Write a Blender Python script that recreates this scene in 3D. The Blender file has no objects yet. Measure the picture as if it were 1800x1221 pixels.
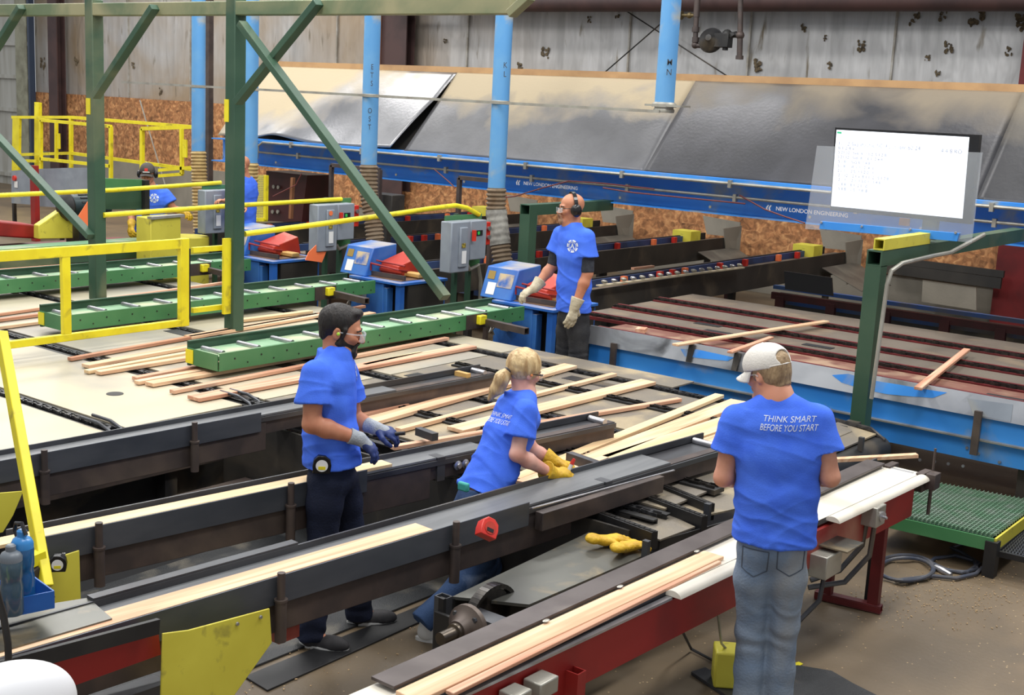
import bpy, bmesh, math, random
import numpy as np
from mathutils import Vector, Matrix, Euler
from mathutils.bvhtree import BVHTree
random.seed(7); np.random.seed(7)
S = bpy.context.scene
COL = S.collection
# ---------------------------------------------------------------- camera
FPX = 2234.0; CAMH = 3.0
YAW, PITCH, ROLL = [math.radians(a) for a in (127.88, 11.03, 2.84)]
FW = np.array([math.cos(YAW)*math.cos(PITCH), math.sin(YAW)*math.cos(PITCH), -math.sin(PITCH)])
_rt = np.array([math.sin(YAW), -math.cos(YAW), 0.0]); _up = np.cross(_rt, FW)
RT = _rt*math.cos(ROLL)+_up*math.sin(ROLL); UP = -_rt*math.sin(ROLL)+_up*math.cos(ROLL)
CO = np.array([0, 0, CAMH])
cam_d = bpy.data.cameras.new('camera'); cam = bpy.data.objects.new('camera', cam_d); COL.objects.link(cam)
cam_d.sensor_width = 36; cam_d.lens = FPX/1800*36; cam_d.clip_end = 200
M = Matrix.Identity(4)
for i in range(3):
    M[i][0] = RT[i]; M[i][1] = UP[i]; M[i][2] = -FW[i]; M[i][3] = CO[i]
cam.matrix_world = M
S.camera = cam
# ---------------------------------------------------------------- colour management, world, lamps
S.view_settings.view_transform = 'Standard'; S.view_settings.look = 'None'
S.view_settings.gamma = 1; S.view_settings.exposure = 0.06
try: S.view_settings.use_curve_mapping = False
except Exception: pass
W = bpy.data.worlds.new('world'); S.world = W; W.use_nodes = True
bg = W.node_tree.nodes['Background']; bg.inputs[0].default_value = (0.93, 0.96, 1.0, 1); bg.inputs[1].default_value = 0.55
def area(x, y, z, sx, sy, p, col=(1, 0.98, 0.95)):
    l = bpy.data.lights.new('ceiling_light', 'AREA'); l.shape = 'RECTANGLE'; l.size = sx; l.size_y = sy
    l.energy = p; l.color = col
    o = bpy.data.objects.new('ceiling_light', l); o.location = (x, y, z); COL.objects.link(o)
for (x, y) in [(-2, 3), (-7, 3), (-13, 3), (-2, 9), (-8, 8), (-14, 9), (-20, 10), (-26, 13)]:
    area(x, y, 7.6, 0.9, 4.0, 330 if y > 7 else 215)
for (x, y) in [(-4, 14), (-11, 14.5), (-17.5, 14.5), (-24, 16)]:
    area(x, y, 8.0, 3.0, 0.9, 210)
# ---------------------------------------------------------------- measuring: a pixel of the photograph onto a plane of the place
def ray(u, v): return FW*FPX+RT*(u-900)-UP*(v-610.5)
def PZ(u, v, z): d = ray(u, v); return CO+d*(z-CAMH)/d[2]
def PX(u, v, x): d = ray(u, v); return CO+d*x/d[0]
def PY(u, v, y): d = ray(u, v); return CO+d*y/d[1]
def PD(u, v, dist): return CO+ray(u, v)/FPX*dist
def PJ(p):
    d = np.array(p, float)-CO; w = d@FW
    return (900+FPX*(d@RT)/w, 610.5-FPX*(d@UP)/w)
# ---------------------------------------------------------------- colours and materials
def lin(r, g, b):
    f = lambda c: (c/255/12.92) if c/255 <= 0.04045 else ((c/255+0.055)/1.055)**2.4
    return (f(r), f(g), f(b), 1)
def mat(name, c1, c2=None, rough=.5, metal=0, nscale=3, namt=(.4, .65), dust=None, damt=0, dscale=1.2,
        top=0, bump=0, bscale=40, stretch=(1, 1, 1), emit=0, alpha=1, spec=.5, trans=0, coat=0):
    m = bpy.data.materials.new(name); m.use_nodes = True; nt = m.node_tree; N = nt.nodes; L = nt.links
    b = N['Principled BSDF']; b.inputs['Roughness'].default_value = rough; b.inputs['Metallic'].default_value = metal
    b.inputs['Specular IOR Level'].default_value = spec; b.inputs['Alpha'].default_value = alpha
    b.inputs['Transmission Weight'].default_value = trans; b.inputs['Coat Weight'].default_value = coat
    tc = N.new('ShaderNodeTexCoord'); mp = N.new('ShaderNodeMapping'); mp.inputs['Scale'].default_value = stretch
    L.new(tc.outputs['Object'], mp.inputs[0]); V = mp.outputs[0]
    def noise(sc, det=5, dist=0.3):
        n = N.new('ShaderNodeTexNoise'); n.inputs['Scale'].default_value = sc; n.inputs['Detail'].default_value = det
        n.inputs['Distortion'].default_value = dist; L.new(V, n.inputs['Vector']); return n.outputs['Fac']
    def ramp(x, a, bb):
        r = N.new('ShaderNodeMapRange'); r.inputs['From Min'].default_value = a; r.inputs['From Max'].default_value = bb
        L.new(x, r.inputs['Value']); return r.outputs['Result']
    def mix(f, A, B):
        x = N.new('ShaderNodeMix'); x.data_type = 'RGBA'
        if hasattr(f, 'links'): L.new(f, x.inputs[0])
        else: x.inputs[0].default_value = f
        for s, q in ((6, A), (7, B)):
            if hasattr(q, 'links'): L.new(q, x.inputs[s])
            else: x.inputs[s].default_value = q
        return x.outputs[2]
    c = c1
    if c2 is not None: c = mix(ramp(noise(nscale), *namt), c1, c2)
    if dust is not None:
        f = ramp(noise(dscale, 6, .6), .62-damt*.5, .8-damt*.5)
        if top:
            g = N.new('ShaderNodeNewGeometry'); sp = N.new('ShaderNodeSeparateXYZ'); L.new(g.outputs['Normal'], sp.inputs[0])
            mm = N.new('ShaderNodeMath'); mm.operation = 'MULTIPLY'; L.new(f, mm.inputs[0]); L.new(ramp(sp.outputs['Z'], .3, .9), mm.inputs[1])
            ff = N.new('ShaderNodeMath'); ff.operation = 'MULTIPLY'; L.new(mm.outputs[0], ff.inputs[0]); ff.inputs[1].default_value = top; f = ff.outputs[0]
        c = mix(f, c, dust)
    if hasattr(c, 'links'): L.new(c, b.inputs['Base Color'])
    else: b.inputs['Base Color'].default_value = c
    if emit:
        b.inputs['Emission Strength'].default_value = emit
        b.inputs['Emission Color'].default_value = c1
    if bump:
        bp = N.new('ShaderNodeBump'); bp.inputs['Strength'].default_value = bump; bp.inputs['Distance'].default_value = .02
        L.new(noise(bscale, 3, 0), bp.inputs['Height']); L.new(bp.outputs[0], b.inputs['Normal'])
    return m
DUST = lin(186, 174, 152); SAW = lin(186, 168, 134)
MT = {}
MT['green'] = mat('green_paint', lin(64, 122, 76), lin(80, 134, 88), .45, nscale=2, dust=DUST, damt=.25, top=.6)
MT['greenbed'] = mat('pale_green_bed', lin(150, 186, 152), lin(128, 168, 132), .55, nscale=3, dust=lin(195, 195, 160), damt=.3)
MT['dgreen'] = mat('dark_green_paint', lin(44, 76, 58), lin(60, 88, 68), .5, nscale=1.5, dust=lin(118, 120, 90), damt=.12, dscale=.8)
MT['beamgreen'] = mat('dusty_green_paint', lin(104, 118, 88), lin(84, 104, 78), .55, nscale=1.5, dust=lin(150, 146, 112), damt=.35)
MT['yellow'] = mat('yellow_paint', lin(236, 222, 40), lin(222, 205, 34), .42, nscale=4, dust=lin(150, 135, 50), damt=.05, dscale=6)
MT['plate_yellow'] = mat('yellow_plate', lin(214, 204, 74), lin(200, 188, 62), .5, nscale=2, dust=lin(120, 110, 60), damt=.04, dscale=9)
MT['blue'] = mat('blue_paint', lin(50, 136, 224), lin(66, 148, 226), .42, nscale=1.6, dust=lin(150, 160, 165), damt=.12, dscale=2, bump=.05, bscale=8)
MT['sblue'] = mat('saw_blue', lin(38, 96, 180), lin(60, 118, 190), .45, nscale=3, dust=DUST, damt=.35, top=.8, dscale=2)
MT['pipe'] = mat('pipe_blue', lin(86, 148, 202), lin(100, 156, 202), .5, nscale=2.5, dust=lin(160, 165, 160), damt=.12, dscale=3)
MT['red'] = mat('red_paint', lin(150, 34, 30), lin(126, 30, 28), .5, nscale=3, dust=lin(170, 120, 100), damt=.08)
MT['dred'] = mat('dark_red_paint', lin(106, 26, 28), lin(84, 22, 24), .5, nscale=3)
MT['orange'] = mat('orange_red', lin(184, 54, 36), lin(164, 48, 32), .5, dust=DUST, damt=.3, top=.8)
MT['orangeflag'] = mat('orange_card', lin(242, 122, 72), None, .6)
MT['steel'] = mat('dark_steel', lin(84, 86, 90), lin(66, 66, 70), .42, .55, 5, dust=lin(120, 108, 92), damt=.12, stretch=(1, .4, 1))
MT['rust'] = mat('rusty_steel', lin(72, 64, 62), lin(88, 76, 71), .5, .35, 6, dust=lin(112, 98, 86), damt=.12)
MT['barsteel'] = mat('flat_bar', lin(92, 84, 82), lin(76, 68, 66), .45, .4, 5, dust=lin(150, 140, 132), damt=.1)
MT['black'] = mat('black_steel', lin(30, 30, 32), lin(44, 43, 42), .5, .2, 4, dust=lin(110, 98, 80), damt=.12)
MT['soot'] = mat('grimy_panel', lin(52, 49, 45), lin(36, 35, 34), .6, 0, 2, dust=lin(92, 82, 68), damt=.15)
MT['fence'] = mat('fence_steel', lin(92, 95, 101), lin(74, 78, 85), .38, .4, 2.5, stretch=(3, .5, 2))
MT['belt'] = mat('grey_belt', lin(112, 114, 116), lin(94, 96, 99), .45, .1, 3, stretch=(6, .3, 1))
MT['wbelt'] = mat('white_belt', lin(226, 220, 206), lin(212, 205, 190), .4, 0, 2, dust=lin(180, 170, 150), damt=.05)
MT['bright'] = mat('bright_steel', lin(186, 186, 190), lin(160, 160, 164), .3, .75, 6)
MT['zinc'] = mat('zinc_sheet', lin(206, 209, 213), lin(160, 164, 170), .33, .7, 1.2, dust=lin(60, 60, 62), damt=.18, dscale=1.6)
MT['conduit'] = mat('grey_conduit', lin(172, 170, 160), lin(150, 146, 136), .4, .5, 5)
MT['chain'] = mat('chain_steel', lin(110, 110, 112), lin(60, 60, 62), .35, .8, 20)
MT['grease'] = mat('greasy_chain', lin(40, 38, 37), lin(66, 62, 58), .3, .6, 25)
MT['deck'] = mat('deck_plate', lin(172, 166, 152), lin(150, 146, 138), .42, .2, 1.1, (.35, .7), dust=lin(190, 180, 156), damt=.45, dscale=.7)
MT['deckd'] = mat('worn_deck_plate', lin(120, 113, 103), lin(136, 126, 108), .5, .2, 2.5, dust=lin(170, 154, 124), damt=.2, dscale=2.5, bump=.2, bscale=60)
MT['farplate'] = mat('far_plate', lin(112, 102, 90), lin(98, 88, 76), .55, .15, 2.0, dust=lin(132, 116, 96), damt=.2, dscale=2, bump=.1, bscale=60)
MT['deckr'] = mat('red_deck_plate', lin(128, 84, 70), lin(112, 66, 54), .5, .2, 2.5, dust=lin(170, 140, 115), damt=.3, dscale=2.5)
MT['deckg'] = mat('grey_slide', lin(104, 104, 98), lin(84, 84, 80), .35, .5, 2, dust=lin(150, 136, 108), damt=.2, dscale=4)
MT['ebox'] = mat('grey_enclosure', lin(146, 154, 164), lin(134, 142, 152), .45, .1, 4, dust=lin(180, 172, 150), damt=.1)
MT['white'] = mat('white_label', lin(232, 232, 230), None, .5)
MT['lettering'] = mat('white_print', lin(226, 232, 240), lin(196, 208, 226), .7, nscale=90)
MT['rubber'] = mat('black_rubber', lin(26, 26, 28), None, .5)
MT['matrub'] = mat('floor_mat', lin(40, 42, 44), lin(54, 55, 56), .55, 0, 2, dust=lin(110, 104, 92), damt=.12, dscale=3, bump=.3, bscale=120)
MT['hose'] = mat('corrugated_hose', lin(186, 160, 106), lin(160, 132, 84), .5, nscale=8)
MT['hosed'] = mat('dusty_hose', lin(128, 112, 92), lin(104, 84, 62), .55, nscale=6)
MT['hoseg'] = mat('wrapped_hose', lin(150, 148, 140), lin(122, 120, 114), .6, nscale=14)
MT['wire'] = mat('red_wire', lin(120, 60, 58), None, .5)
MT['navyhose'] = mat('air_hose', lin(60, 68, 86), lin(84, 84, 88), .45, nscale=6)
MT['brown'] = mat('red_oxide', lin(76, 54, 52), lin(60, 44, 44), .6, nscale=2)
MT['brownl'] = mat('dusty_oxide', lin(148, 98, 66), lin(130, 88, 62), .7, nscale=2)
MT['emblem'] = mat('screen_dark', lin(20, 24, 60), None, .3)
MT['mesh'] = mat('green_mesh', lin(120, 156, 126), lin(150, 166, 150), .4, .4, 8)
MT['leather'] = mat('yellow_leather', lin(214, 172, 34), lin(190, 148, 26), .6, nscale=18, bump=.3, bscale=60)
MT['cream'] = mat('cream_leather', lin(200, 190, 164), lin(178, 166, 140), .7, nscale=18, bump=.3, bscale=60)
MT['greyglove'] = mat('grey_knit', lin(166, 172, 178), lin(150, 156, 164), .7, nscale=20, bump=.3, bscale=120)
MT['blueglove'] = mat('blue_coating', lin(44, 62, 118), lin(36, 50, 98), .55, nscale=12)
MT['shirt'] = mat('blue_cotton', lin(76, 120, 238), lin(68, 110, 230), .85, nscale=9, bump=.12, bscale=140, spec=.2)
MT['shirtd'] = mat('dark_cotton', lin(62, 66, 74), lin(52, 55, 62), .9, nscale=30, spec=.2)
MT['jean'] = mat('washed_denim', lin(136, 148, 162), lin(104, 124, 150), .85, 0, 5, (.35, .7), dust=lin(150, 144, 132), damt=.2, bump=.2, bscale=90, spec=.2)
MT['jeanb'] = mat('blue_denim', lin(56, 78, 114), lin(40, 58, 90), .85, 0, 7, dust=lin(128, 146, 176), damt=.1, dscale=5, bump=.2, bscale=90, spec=.2)
MT['navy'] = mat('navy_denim', lin(34, 40, 60), lin(26, 30, 46), .85, 0, 4, dust=lin(70, 80, 100), damt=.1, bump=.2, bscale=90, spec=.2)
MT['charcoal'] = mat('charcoal_denim', lin(58, 58, 60), lin(44, 44, 47), .85, 0, 7, dust=lin(100, 94, 86), damt=.12, bump=.2, bscale=90, spec=.2)
MT['skin'] = mat('skin', lin(214, 156, 130), lin(200, 138, 112), .5, nscale=9, spec=.35)
MT['skint'] = mat('tanned_skin', lin(196, 136, 106), lin(180, 118, 90), .5, nscale=9, spec=.35)
MT['skinp'] = mat('pale_skin', lin(224, 176, 160), lin(212, 152, 134), .5, nscale=9, spec=.35)
MT['hairdark'] = mat('dark_hair', lin(20, 17, 16), lin(34, 27, 24), .6, nscale=30, stretch=(1, 1, .2), bump=.4, bscale=90)
MT['hairblond'] = mat('blond_hair', lin(218, 190, 140), lin(176, 142, 96), .45, nscale=26, namt=(.42, .62), stretch=(1, 1, .25), bump=.5, bscale=60)
MT['hairsand'] = mat('sandy_hair', lin(168, 142, 108), lin(134, 110, 82), .6, nscale=40, stretch=(1, 1, .3), bump=.5, bscale=90)
MT['goatee'] = mat('ginger_beard', lin(150, 108, 80), lin(170, 140, 118), .7, nscale=50, bump=.5, bscale=120)
MT['capwhite'] = mat('white_cap', lin(226, 222, 214), lin(214, 209, 200), .7, nscale=6, bump=.15, bscale=120)
MT['capdark'] = mat('dark_cap', lin(72, 66, 62), lin(56, 52, 50), .8, nscale=6)
MT['gloss'] = mat('black_plastic', lin(22, 22, 24), None, .25)
MT['lens'] = mat('clear_lens', lin(225, 235, 240), None, .05, alpha=.28)
MT['limeplug'] = mat('lime_foam', lin(176, 226, 70), None, .7)
MT['shoe'] = mat('dark_shoe', lin(34, 33, 36), lin(50, 48, 50), .7, nscale=20)
MT['sole'] = mat('pale_sole', lin(196, 196, 194), None, .6)
MT['redplastic'] = mat('red_plastic', lin(214, 58, 44), lin(190, 44, 36), .35)
MT['bottleblue'] = mat('blue_bottle', lin(40, 110, 170), None, .15, trans=.5)
MT['bottlegrey'] = mat('smoky_bottle', lin(90, 120, 136), None, .15, trans=.6)
MT['bluecap'] = mat('blue_cap', lin(52, 130, 196), None, .3)
MT['greycap'] = mat('grey_cap', lin(104, 112, 120), None, .4)
MT['dkblue'] = mat('blue_tray', lin(28, 92, 168), lin(20, 70, 140), .4)
MT['timber'] = mat('timber_block', lin(206, 164, 96), lin(188, 146, 84), .6, nscale=5, stretch=(1, .1, 4))
MT['ply'] = mat('plywood_edge', lin(196, 156, 110), lin(176, 138, 98), .7, nscale=3)
MT['concrete'] = mat('grey_concrete', lin(140, 134, 122), lin(120, 116, 106), .7, nscale=1.2, bump=.1)
MT['plex'] = mat('acrylic_sheet', lin(200, 206, 212), lin(190, 196, 204), .25, alpha=.24)
MT['navyrail'] = mat('navy_guard', lin(42, 66, 110), lin(34, 50, 84), .5, nscale=3)
def wood(name, c1, c2, c3):
    m = bpy.data.materials.new(name); m.use_nodes = True; nt = m.node_tree; N = nt.nodes; L = nt.links
    b = N['Principled BSDF']; b.inputs['Roughness'].default_value = .55; b.inputs['Specular IOR Level'].default_value = .3
    tc = N.new('ShaderNodeTexCoord'); mp = N.new('ShaderNodeMapping'); mp.inputs['Scale'].default_value = (9, .35, 9)
    oi = N.new('ShaderNodeObjectInfo'); ad = N.new('ShaderNodeVectorMath'); ad.operation = 'ADD'
    L.new(tc.outputs['Object'], mp.inputs[0]); L.new(mp.outputs[0], ad.inputs[0])
    mu = N.new('ShaderNodeMath'); mu.operation = 'MULTIPLY'; mu.inputs[1].default_value = 37; L.new(oi.outputs['Random'], mu.inputs[0]); L.new(mu.outputs[0], ad.inputs[1])
    n = N.new('ShaderNodeTexNoise'); n.inputs['Scale'].default_value = 2.2; n.inputs['Detail'].default_value = 5; n.inputs['Distortion'].default_value = .8
    L.new(ad.outputs[0], n.inputs['Vector'])
    r = N.new('ShaderNodeValToRGB'); L.new(n.outputs['Fac'], r.inputs[0])
    e = r.color_ramp.elements; e[0].position = .36; e[0].color = c1; e[1].position = .66; e[1].color = c3; q = e.new(.5); q.color = c2
    L.new(r.outputs[0], b.inputs['Base Color'])
    return m
WOODS = [wood('pale_board', lin(232, 200, 166), lin(222, 184, 148), lin(208, 160, 126)),
         wood('pink_board', lin(222, 182, 152), lin(206, 156, 128), lin(190, 136, 108)),
         wood('yellow_board', lin(234, 208, 168), lin(226, 196, 152), lin(214, 180, 138)),
         wood('red_board', lin(196, 150, 122), lin(182, 132, 104), lin(166, 116, 92))]
# ---------------------------------------------------------------- mesh collector
V3 = lambda p: Vector((float(p[0]), float(p[1]), float(p[2])))
class MB:
    def __init__(s): s.v = []; s.f = []
    def add(s, vs, fs):
        n = len(s.v); s.v += [tuple(map(float, p)) for p in vs]; s.f += [tuple(i+n for i in f) for f in fs]; return s
    def box(s, c, d, R=None):
        c = V3(c); q = []
        for z in (-.5, .5):
            for y in (-.5, .5):
                for x in (-.5, .5):
                    p = Vector((x*d[0], y*d[1], z*d[2]))
                    q.append(c+(R @ p if R is not None else p))
        return s.add(q, [(0, 2, 3, 1), (4, 5, 7, 6), (0, 1, 5, 4), (2, 6, 7, 3), (0, 4, 6, 2), (1, 3, 7, 5)])
    def ext(s, prof, p0, p1, up=(0, 0, 1)):
        """profile (side, up) pairs, counter-clockwise seen from p1 back to p0, extruded from p0 to p1"""
        p0, p1 = V3(p0), V3(p1); d = (p1-p0).normalized(); up = V3(up); sd = d.cross(up).normalized(); u = sd.cross(d).normalized()
        n = len(prof); q = [p0+sd*a+u*b for a, b in prof]+[p1+sd*a+u*b for a, b in prof]
        fs = [tuple(range(n))[::-1], tuple(range(n, 2*n))]+[(i, (i+1) % n, (i+1) % n+n, i+n) for i in range(n)]
        return s.add(q, fs)
    def bar(s, p0, p1, w, h, up=(0, 0, 1)):
        return s.ext([(-w/2, -h/2), (w/2, -h/2), (w/2, h/2), (-w/2, h/2)], p0, p1, up)
    def hollow(s, p0, p1, w, h, t=.006, up=(0, 0, 1)):
        for a, b, c, d in ((-w/2, -h/2, w/2, -h/2+t), (-w/2, h/2-t, w/2, h/2), (-w/2, -h/2+t, -w/2+t, h/2-t), (w/2-t, -h/2+t, w/2, h/2-t)):
            s.ext([(a, b), (c, b), (c, d), (a, d)], p0, p1, up)
        return s
    def chan(s, p0, p1, w, h, t=.012, side=1, up=(0, 0, 1)):
        """C channel, web on one side"""
        k = side
        pr = [(-w/2*k, -h/2), (w/2*k, -h/2), (w/2*k, -h/2+t), ((-w/2+t)*k, -h/2+t), ((-w/2+t)*k, h/2-t), (w/2*k, h/2-t), (w/2*k, h/2), (-w/2*k, h/2)]
        if k < 0: pr = pr[::-1]
        return s.ext(pr, p0, p1, up)
    def tube(s, path, r, n=10, caps=True, closed=False):
        P = [V3(p) for p in path]; m = len(P); rr = r if hasattr(r, '__len__') else [r]*m
        q = []; prev = None
        for i, p in enumerate(P):
            a = P[i-1] if (i > 0 or closed) else p; b = P[(i+1) % m] if (i < m-1 or closed) else p
            d = (b-a).normalized() if (b-a).length > 1e-9 else Vector((0, 0, 1))
            if prev is None:
                t = Vector((0, 0, 1)) if abs(d.z) < .9 else Vector((1, 0, 0)); x = d.cross(t).normalized()
            else: x = (prev-d*prev.dot(d)).normalized()
            prev = x; y = d.cross(x)
            q += [p+(x*math.cos(2*math.pi*k/n)+y*math.sin(2*math.pi*k/n))*rr[i] for k in range(n)]
        fs = []
        for i in range(m if closed else m-1):
            j = (i+1) % m
            fs += [(i*n+k, i*n+(k+1) % n, j*n+(k+1) % n, j*n+k) for k in range(n)]
        if caps and not closed: fs += [tuple(range(n))[::-1], tuple(range((m-1)*n, m*n))]
        return s.add(q, fs)
    def prism(s, poly, vec):
        vec = V3(vec); P = [V3(p) for p in poly]; n = len(P)
        nrm = Vector((0, 0, 0))
        for i in range(n): nrm += P[i].cross(P[(i+1) % n])
        if nrm.dot(vec) > 0: P = P[::-1]
        q = P+[p+vec for p in P]
        return s.add(q, [tuple(range(n)), tuple(range(2*n-1, n-1, -1))]+[(i, i+n, (i+1) % n+n, (i+1) % n) for i in range(n)])
    def ball(s, c, r, n=12, R=None):
        r = (r, r, r) if not hasattr(r, '__len__') else r; c = V3(c); q = []; m = n//2
        for i in range(m+1):
            t = math.pi*i/m
            for k in range(n):
                a = 2*math.pi*k/n; p = Vector((r[0]*math.sin(t)*math.cos(a), r[1]*math.sin(t)*math.sin(a), r[2]*math.cos(t)))
                q.append(c+(R @ p if R is not None else p))
        return s.add(q, [(i*n+k, (i+1)*n+k, (i+1)*n+(k+1) % n, i*n+(k+1) % n) for i in range(m) for k in range(n)])
    def lathe(s, prof, c, axis=(0, 0, 1), n=20):
        """prof: (radius, height) pairs along the axis"""
        ax = V3(axis).normalized(); t = Vector((0, 0, 1)) if abs(ax.z) < .9 else Vector((1, 0, 0)); x = ax.cross(t).normalized(); y = ax.cross(x); c = V3(c)
        q = [c+ax*h+(x*math.cos(2*math.pi*k/n)+y*math.sin(2*math.pi*k/n))*max(r, 1e-4) for r, h in prof for k in range(n)]
        m = len(prof)
        fs = [(i*n+k, i*n+(k+1) % n, (i+1)*n+(k+1) % n, (i+1)*n+k) for i in range(m-1) for k in range(n)]
        return s.add(q, fs+[tuple(range(n))[::-1], tuple(range((m-1)*n, m*n))])
    def grid(s, fn, nu, nv, thick=None):
        q = [fn(i/nu, j/nv) for j in range(nv+1) for i in range(nu+1)]
        return s.add(q, [(j*(nu+1)+i, j*(nu+1)+i+1, (j+1)*(nu+1)+i+1, (j+1)*(nu+1)+i) for j in range(nv) for i in range(nu)])
def mesh_of(name, mb, m, off=(0, 0, 0), ang=35, fix=True):
    me = bpy.data.meshes.new(name)
    o = np.array(off, float); vv = np.array(mb.v, float)-o
    me.from_pydata(vv.tolist(), [], mb.f)
    if fix:
        b = bmesh.new(); b.from_mesh(me); bmesh.ops.recalc_face_normals(b, faces=b.faces); b.to_mesh(me); b.free()
    me.materials.append(MT[m] if isinstance(m, str) else m)
    me.polygons.foreach_set('use_smooth', [True]*len(me.polygons))
    me.set_sharp_from_angle(angle=math.radians(ang)); me.update()
    return me
def tag(o, label=None, cat=None, group=None, kind=None):
    if label: o['label'] = label
    if cat: o['category'] = cat
    if group: o['group'] = group
    if kind: o['kind'] = kind
    return o
ORG = {}
def thing(name, label, cat, loc, group=None):
    o = bpy.data.objects.new(name, None); COL.objects.link(o); o.location = V3(loc); o.empty_display_size = .1
    ORG[o] = tuple(map(float, loc)); return tag(o, label, cat, group)
def part(name, mb, m, parent, label=None, bevel=0, solid=0, ang=35, kind=None):
    org = ORG[parent]; me = mesh_of(name, mb, m, org, ang); o = bpy.data.objects.new(name, me); COL.objects.link(o)
    o.parent = parent; ORG[o] = org
    if solid: md = o.modifiers.new('solid', 'SOLIDIFY'); md.thickness = solid; md.offset = 0
    if bevel: md = o.modifiers.new('bevel', 'BEVEL'); md.width = bevel; md.segments = 2; md.limit_method = 'ANGLE'; md.angle_limit = math.radians(50)
    if label: o['label'] = label
    if kind: o['kind'] = kind
    return o
def solo(name, mb, m, label=None, cat=None, group=None, kind=None, bevel=0, solid=0, org=None, ang=35):
    vv = np.array(mb.v)
    if org is None: org = (vv[:, 0].mean(), vv[:, 1].mean(), vv[:, 2].min())
    if kind == 'structure': org = (0, 0, 0)
    me = mesh_of(name, mb, m, org, ang); o = bpy.data.objects.new(name, me); COL.objects.link(o); o.location = V3(org); ORG[o] = tuple(map(float, org))
    if solid: md = o.modifiers.new('solid', 'SOLIDIFY'); md.thickness = solid; md.offset = 0
    if bevel: md = o.modifiers.new('bevel', 'BEVEL'); md.width = bevel; md.segments = 2; md.limit_method = 'ANGLE'; md.angle_limit = math.radians(50)
    return tag(o, label, cat, group, kind)
def copy_tree(o, parent=None):
    c = o.copy(); COL.objects.link(c); c.parent = parent
    ORG[c] = ORG.get(o, (0, 0, 0))
    for ch in list(o.children): copy_tree(ch, c)
    return c
def text_mesh(txt, size, weight=0.0, shear=0.0):
    cu = bpy.data.curves.new('lettering', 'FONT'); cu.body = txt; cu.size = 1; cu.align_x = 'CENTER'; cu.align_y = 'CENTER'; cu.offset = weight/size; cu.shear = shear
    o = bpy.data.objects.new('lettering', cu); COL.objects.link(o)
    dg = bpy.context.evaluated_depsgraph_get(); dg.update()
    me = bpy.data.meshes.new_from_object(o.evaluated_get(dg)); COL.objects.unlink(o); bpy.data.objects.remove(o)
    vs = [tuple(v.co*size) for v in me.vertices]; fs = [tuple(p.vertices) for p in me.polygons]; bpy.data.meshes.remove(me)
    return vs, fs
def text_on(mb, txt, size, c, ex, ey, weight=0.0, shear=0.0, lift=.002):
    """flat lettering centred at c, reading along ex, up along ey"""
    vs, fs = text_mesh(txt, size, weight, shear); ex, ey, c = V3(ex).normalized(), V3(ey).normalized(), V3(c); n = ex.cross(ey)
    return mb.add([c+ex*x+ey*y+n*lift for x, y, z in vs], fs)
# ================================================================ the building
def floor_mat():
    m = mat('shop_floor', lin(116, 100, 78), lin(94, 82, 66), .5, 0, .9, (.35, .7), dust=lin(122, 104, 80), damt=.2, dscale=.8, bump=.08, bscale=30)
    nt = m.node_tree; N = nt.nodes; L = nt.links; b = N['Principled BSDF']
    src = b.inputs['Base Color'].links[0].from_socket
    tc = N.new('ShaderNodeTexCoord'); v = N.new('ShaderNodeTexVoronoi'); v.inputs['Scale'].default_value = 16; v.inputs['Randomness'].default_value = 1
    L.new(tc.outputs['Object'], v.inputs['Vector'])
    r = N.new('ShaderNodeMapRange'); r.inputs['From Min'].default_value = .10; r.inputs['From Max'].default_value = .04; L.new(v.outputs['Distance'], r.inputs['Value'])
    x = N.new('ShaderNodeMix'); x.data_type = 'RGBA'; L.new(r.outputs[0], x.inputs[0]); L.new(src, x.inputs[6]); x.inputs[7].default_value = lin(190, 165, 125)
    L.new(x.outputs[2], b.inputs['Base Color']); return m
def osb_mat():
    m = bpy.data.materials.new('strand_board'); m.use_nodes = True; nt = m.node_tree; N = nt.nodes; L = nt.links; b = N['Principled BSDF']
    b.inputs['Roughness'].default_value = .75
    tc = N.new('ShaderNodeTexCoord'); mp = N.new('ShaderNodeMapping'); mp.inputs['Scale'].default_value = (1, 1, 1)
    L.new(tc.outputs['Object'], mp.inputs[0])
    v = N.new('ShaderNodeTexVoronoi'); v.inputs['Scale'].default_value = 11; L.new(mp.outputs[0], v.inputs['Vector'])
    n = N.new('ShaderNodeTexNoise'); n.inputs['Scale'].default_value = 7; n.inputs['Detail'].default_value = 8; n.inputs['Distortion'].default_value = 1.5; L.new(mp.outputs[0], n.inputs['Vector'])
    r = N.new('ShaderNodeValToRGB'); e = r.color_ramp.elements
    e[0].position = .3; e[0].color = lin(118, 76, 40); e[1].position = .72; e[1].color = lin(208, 154, 96); q = e.new(.5); q.color = lin(166, 110, 62)
    L.new(n.outputs['Fac'], r.inputs[0])
    x = N.new('ShaderNodeMix'); x.data_type = 'RGBA'; x.blend_type = 'OVERLAY'; x.inputs[0].default_value = .35
    bw = N.new('ShaderNodeRGBToBW'); L.new(v.outputs['Color'], bw.inputs[0]); L.new(r.outputs[0], x.inputs[6]); L.new(bw.outputs[0], x.inputs[7])
    h = N.new('ShaderNodeHueSaturation'); h.inputs['Saturation'].default_value = .95; L.new(x.outputs[2], h.inputs['Color'])
    L.new(h.outputs[0], b.inputs['Base Color']); return m
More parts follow.
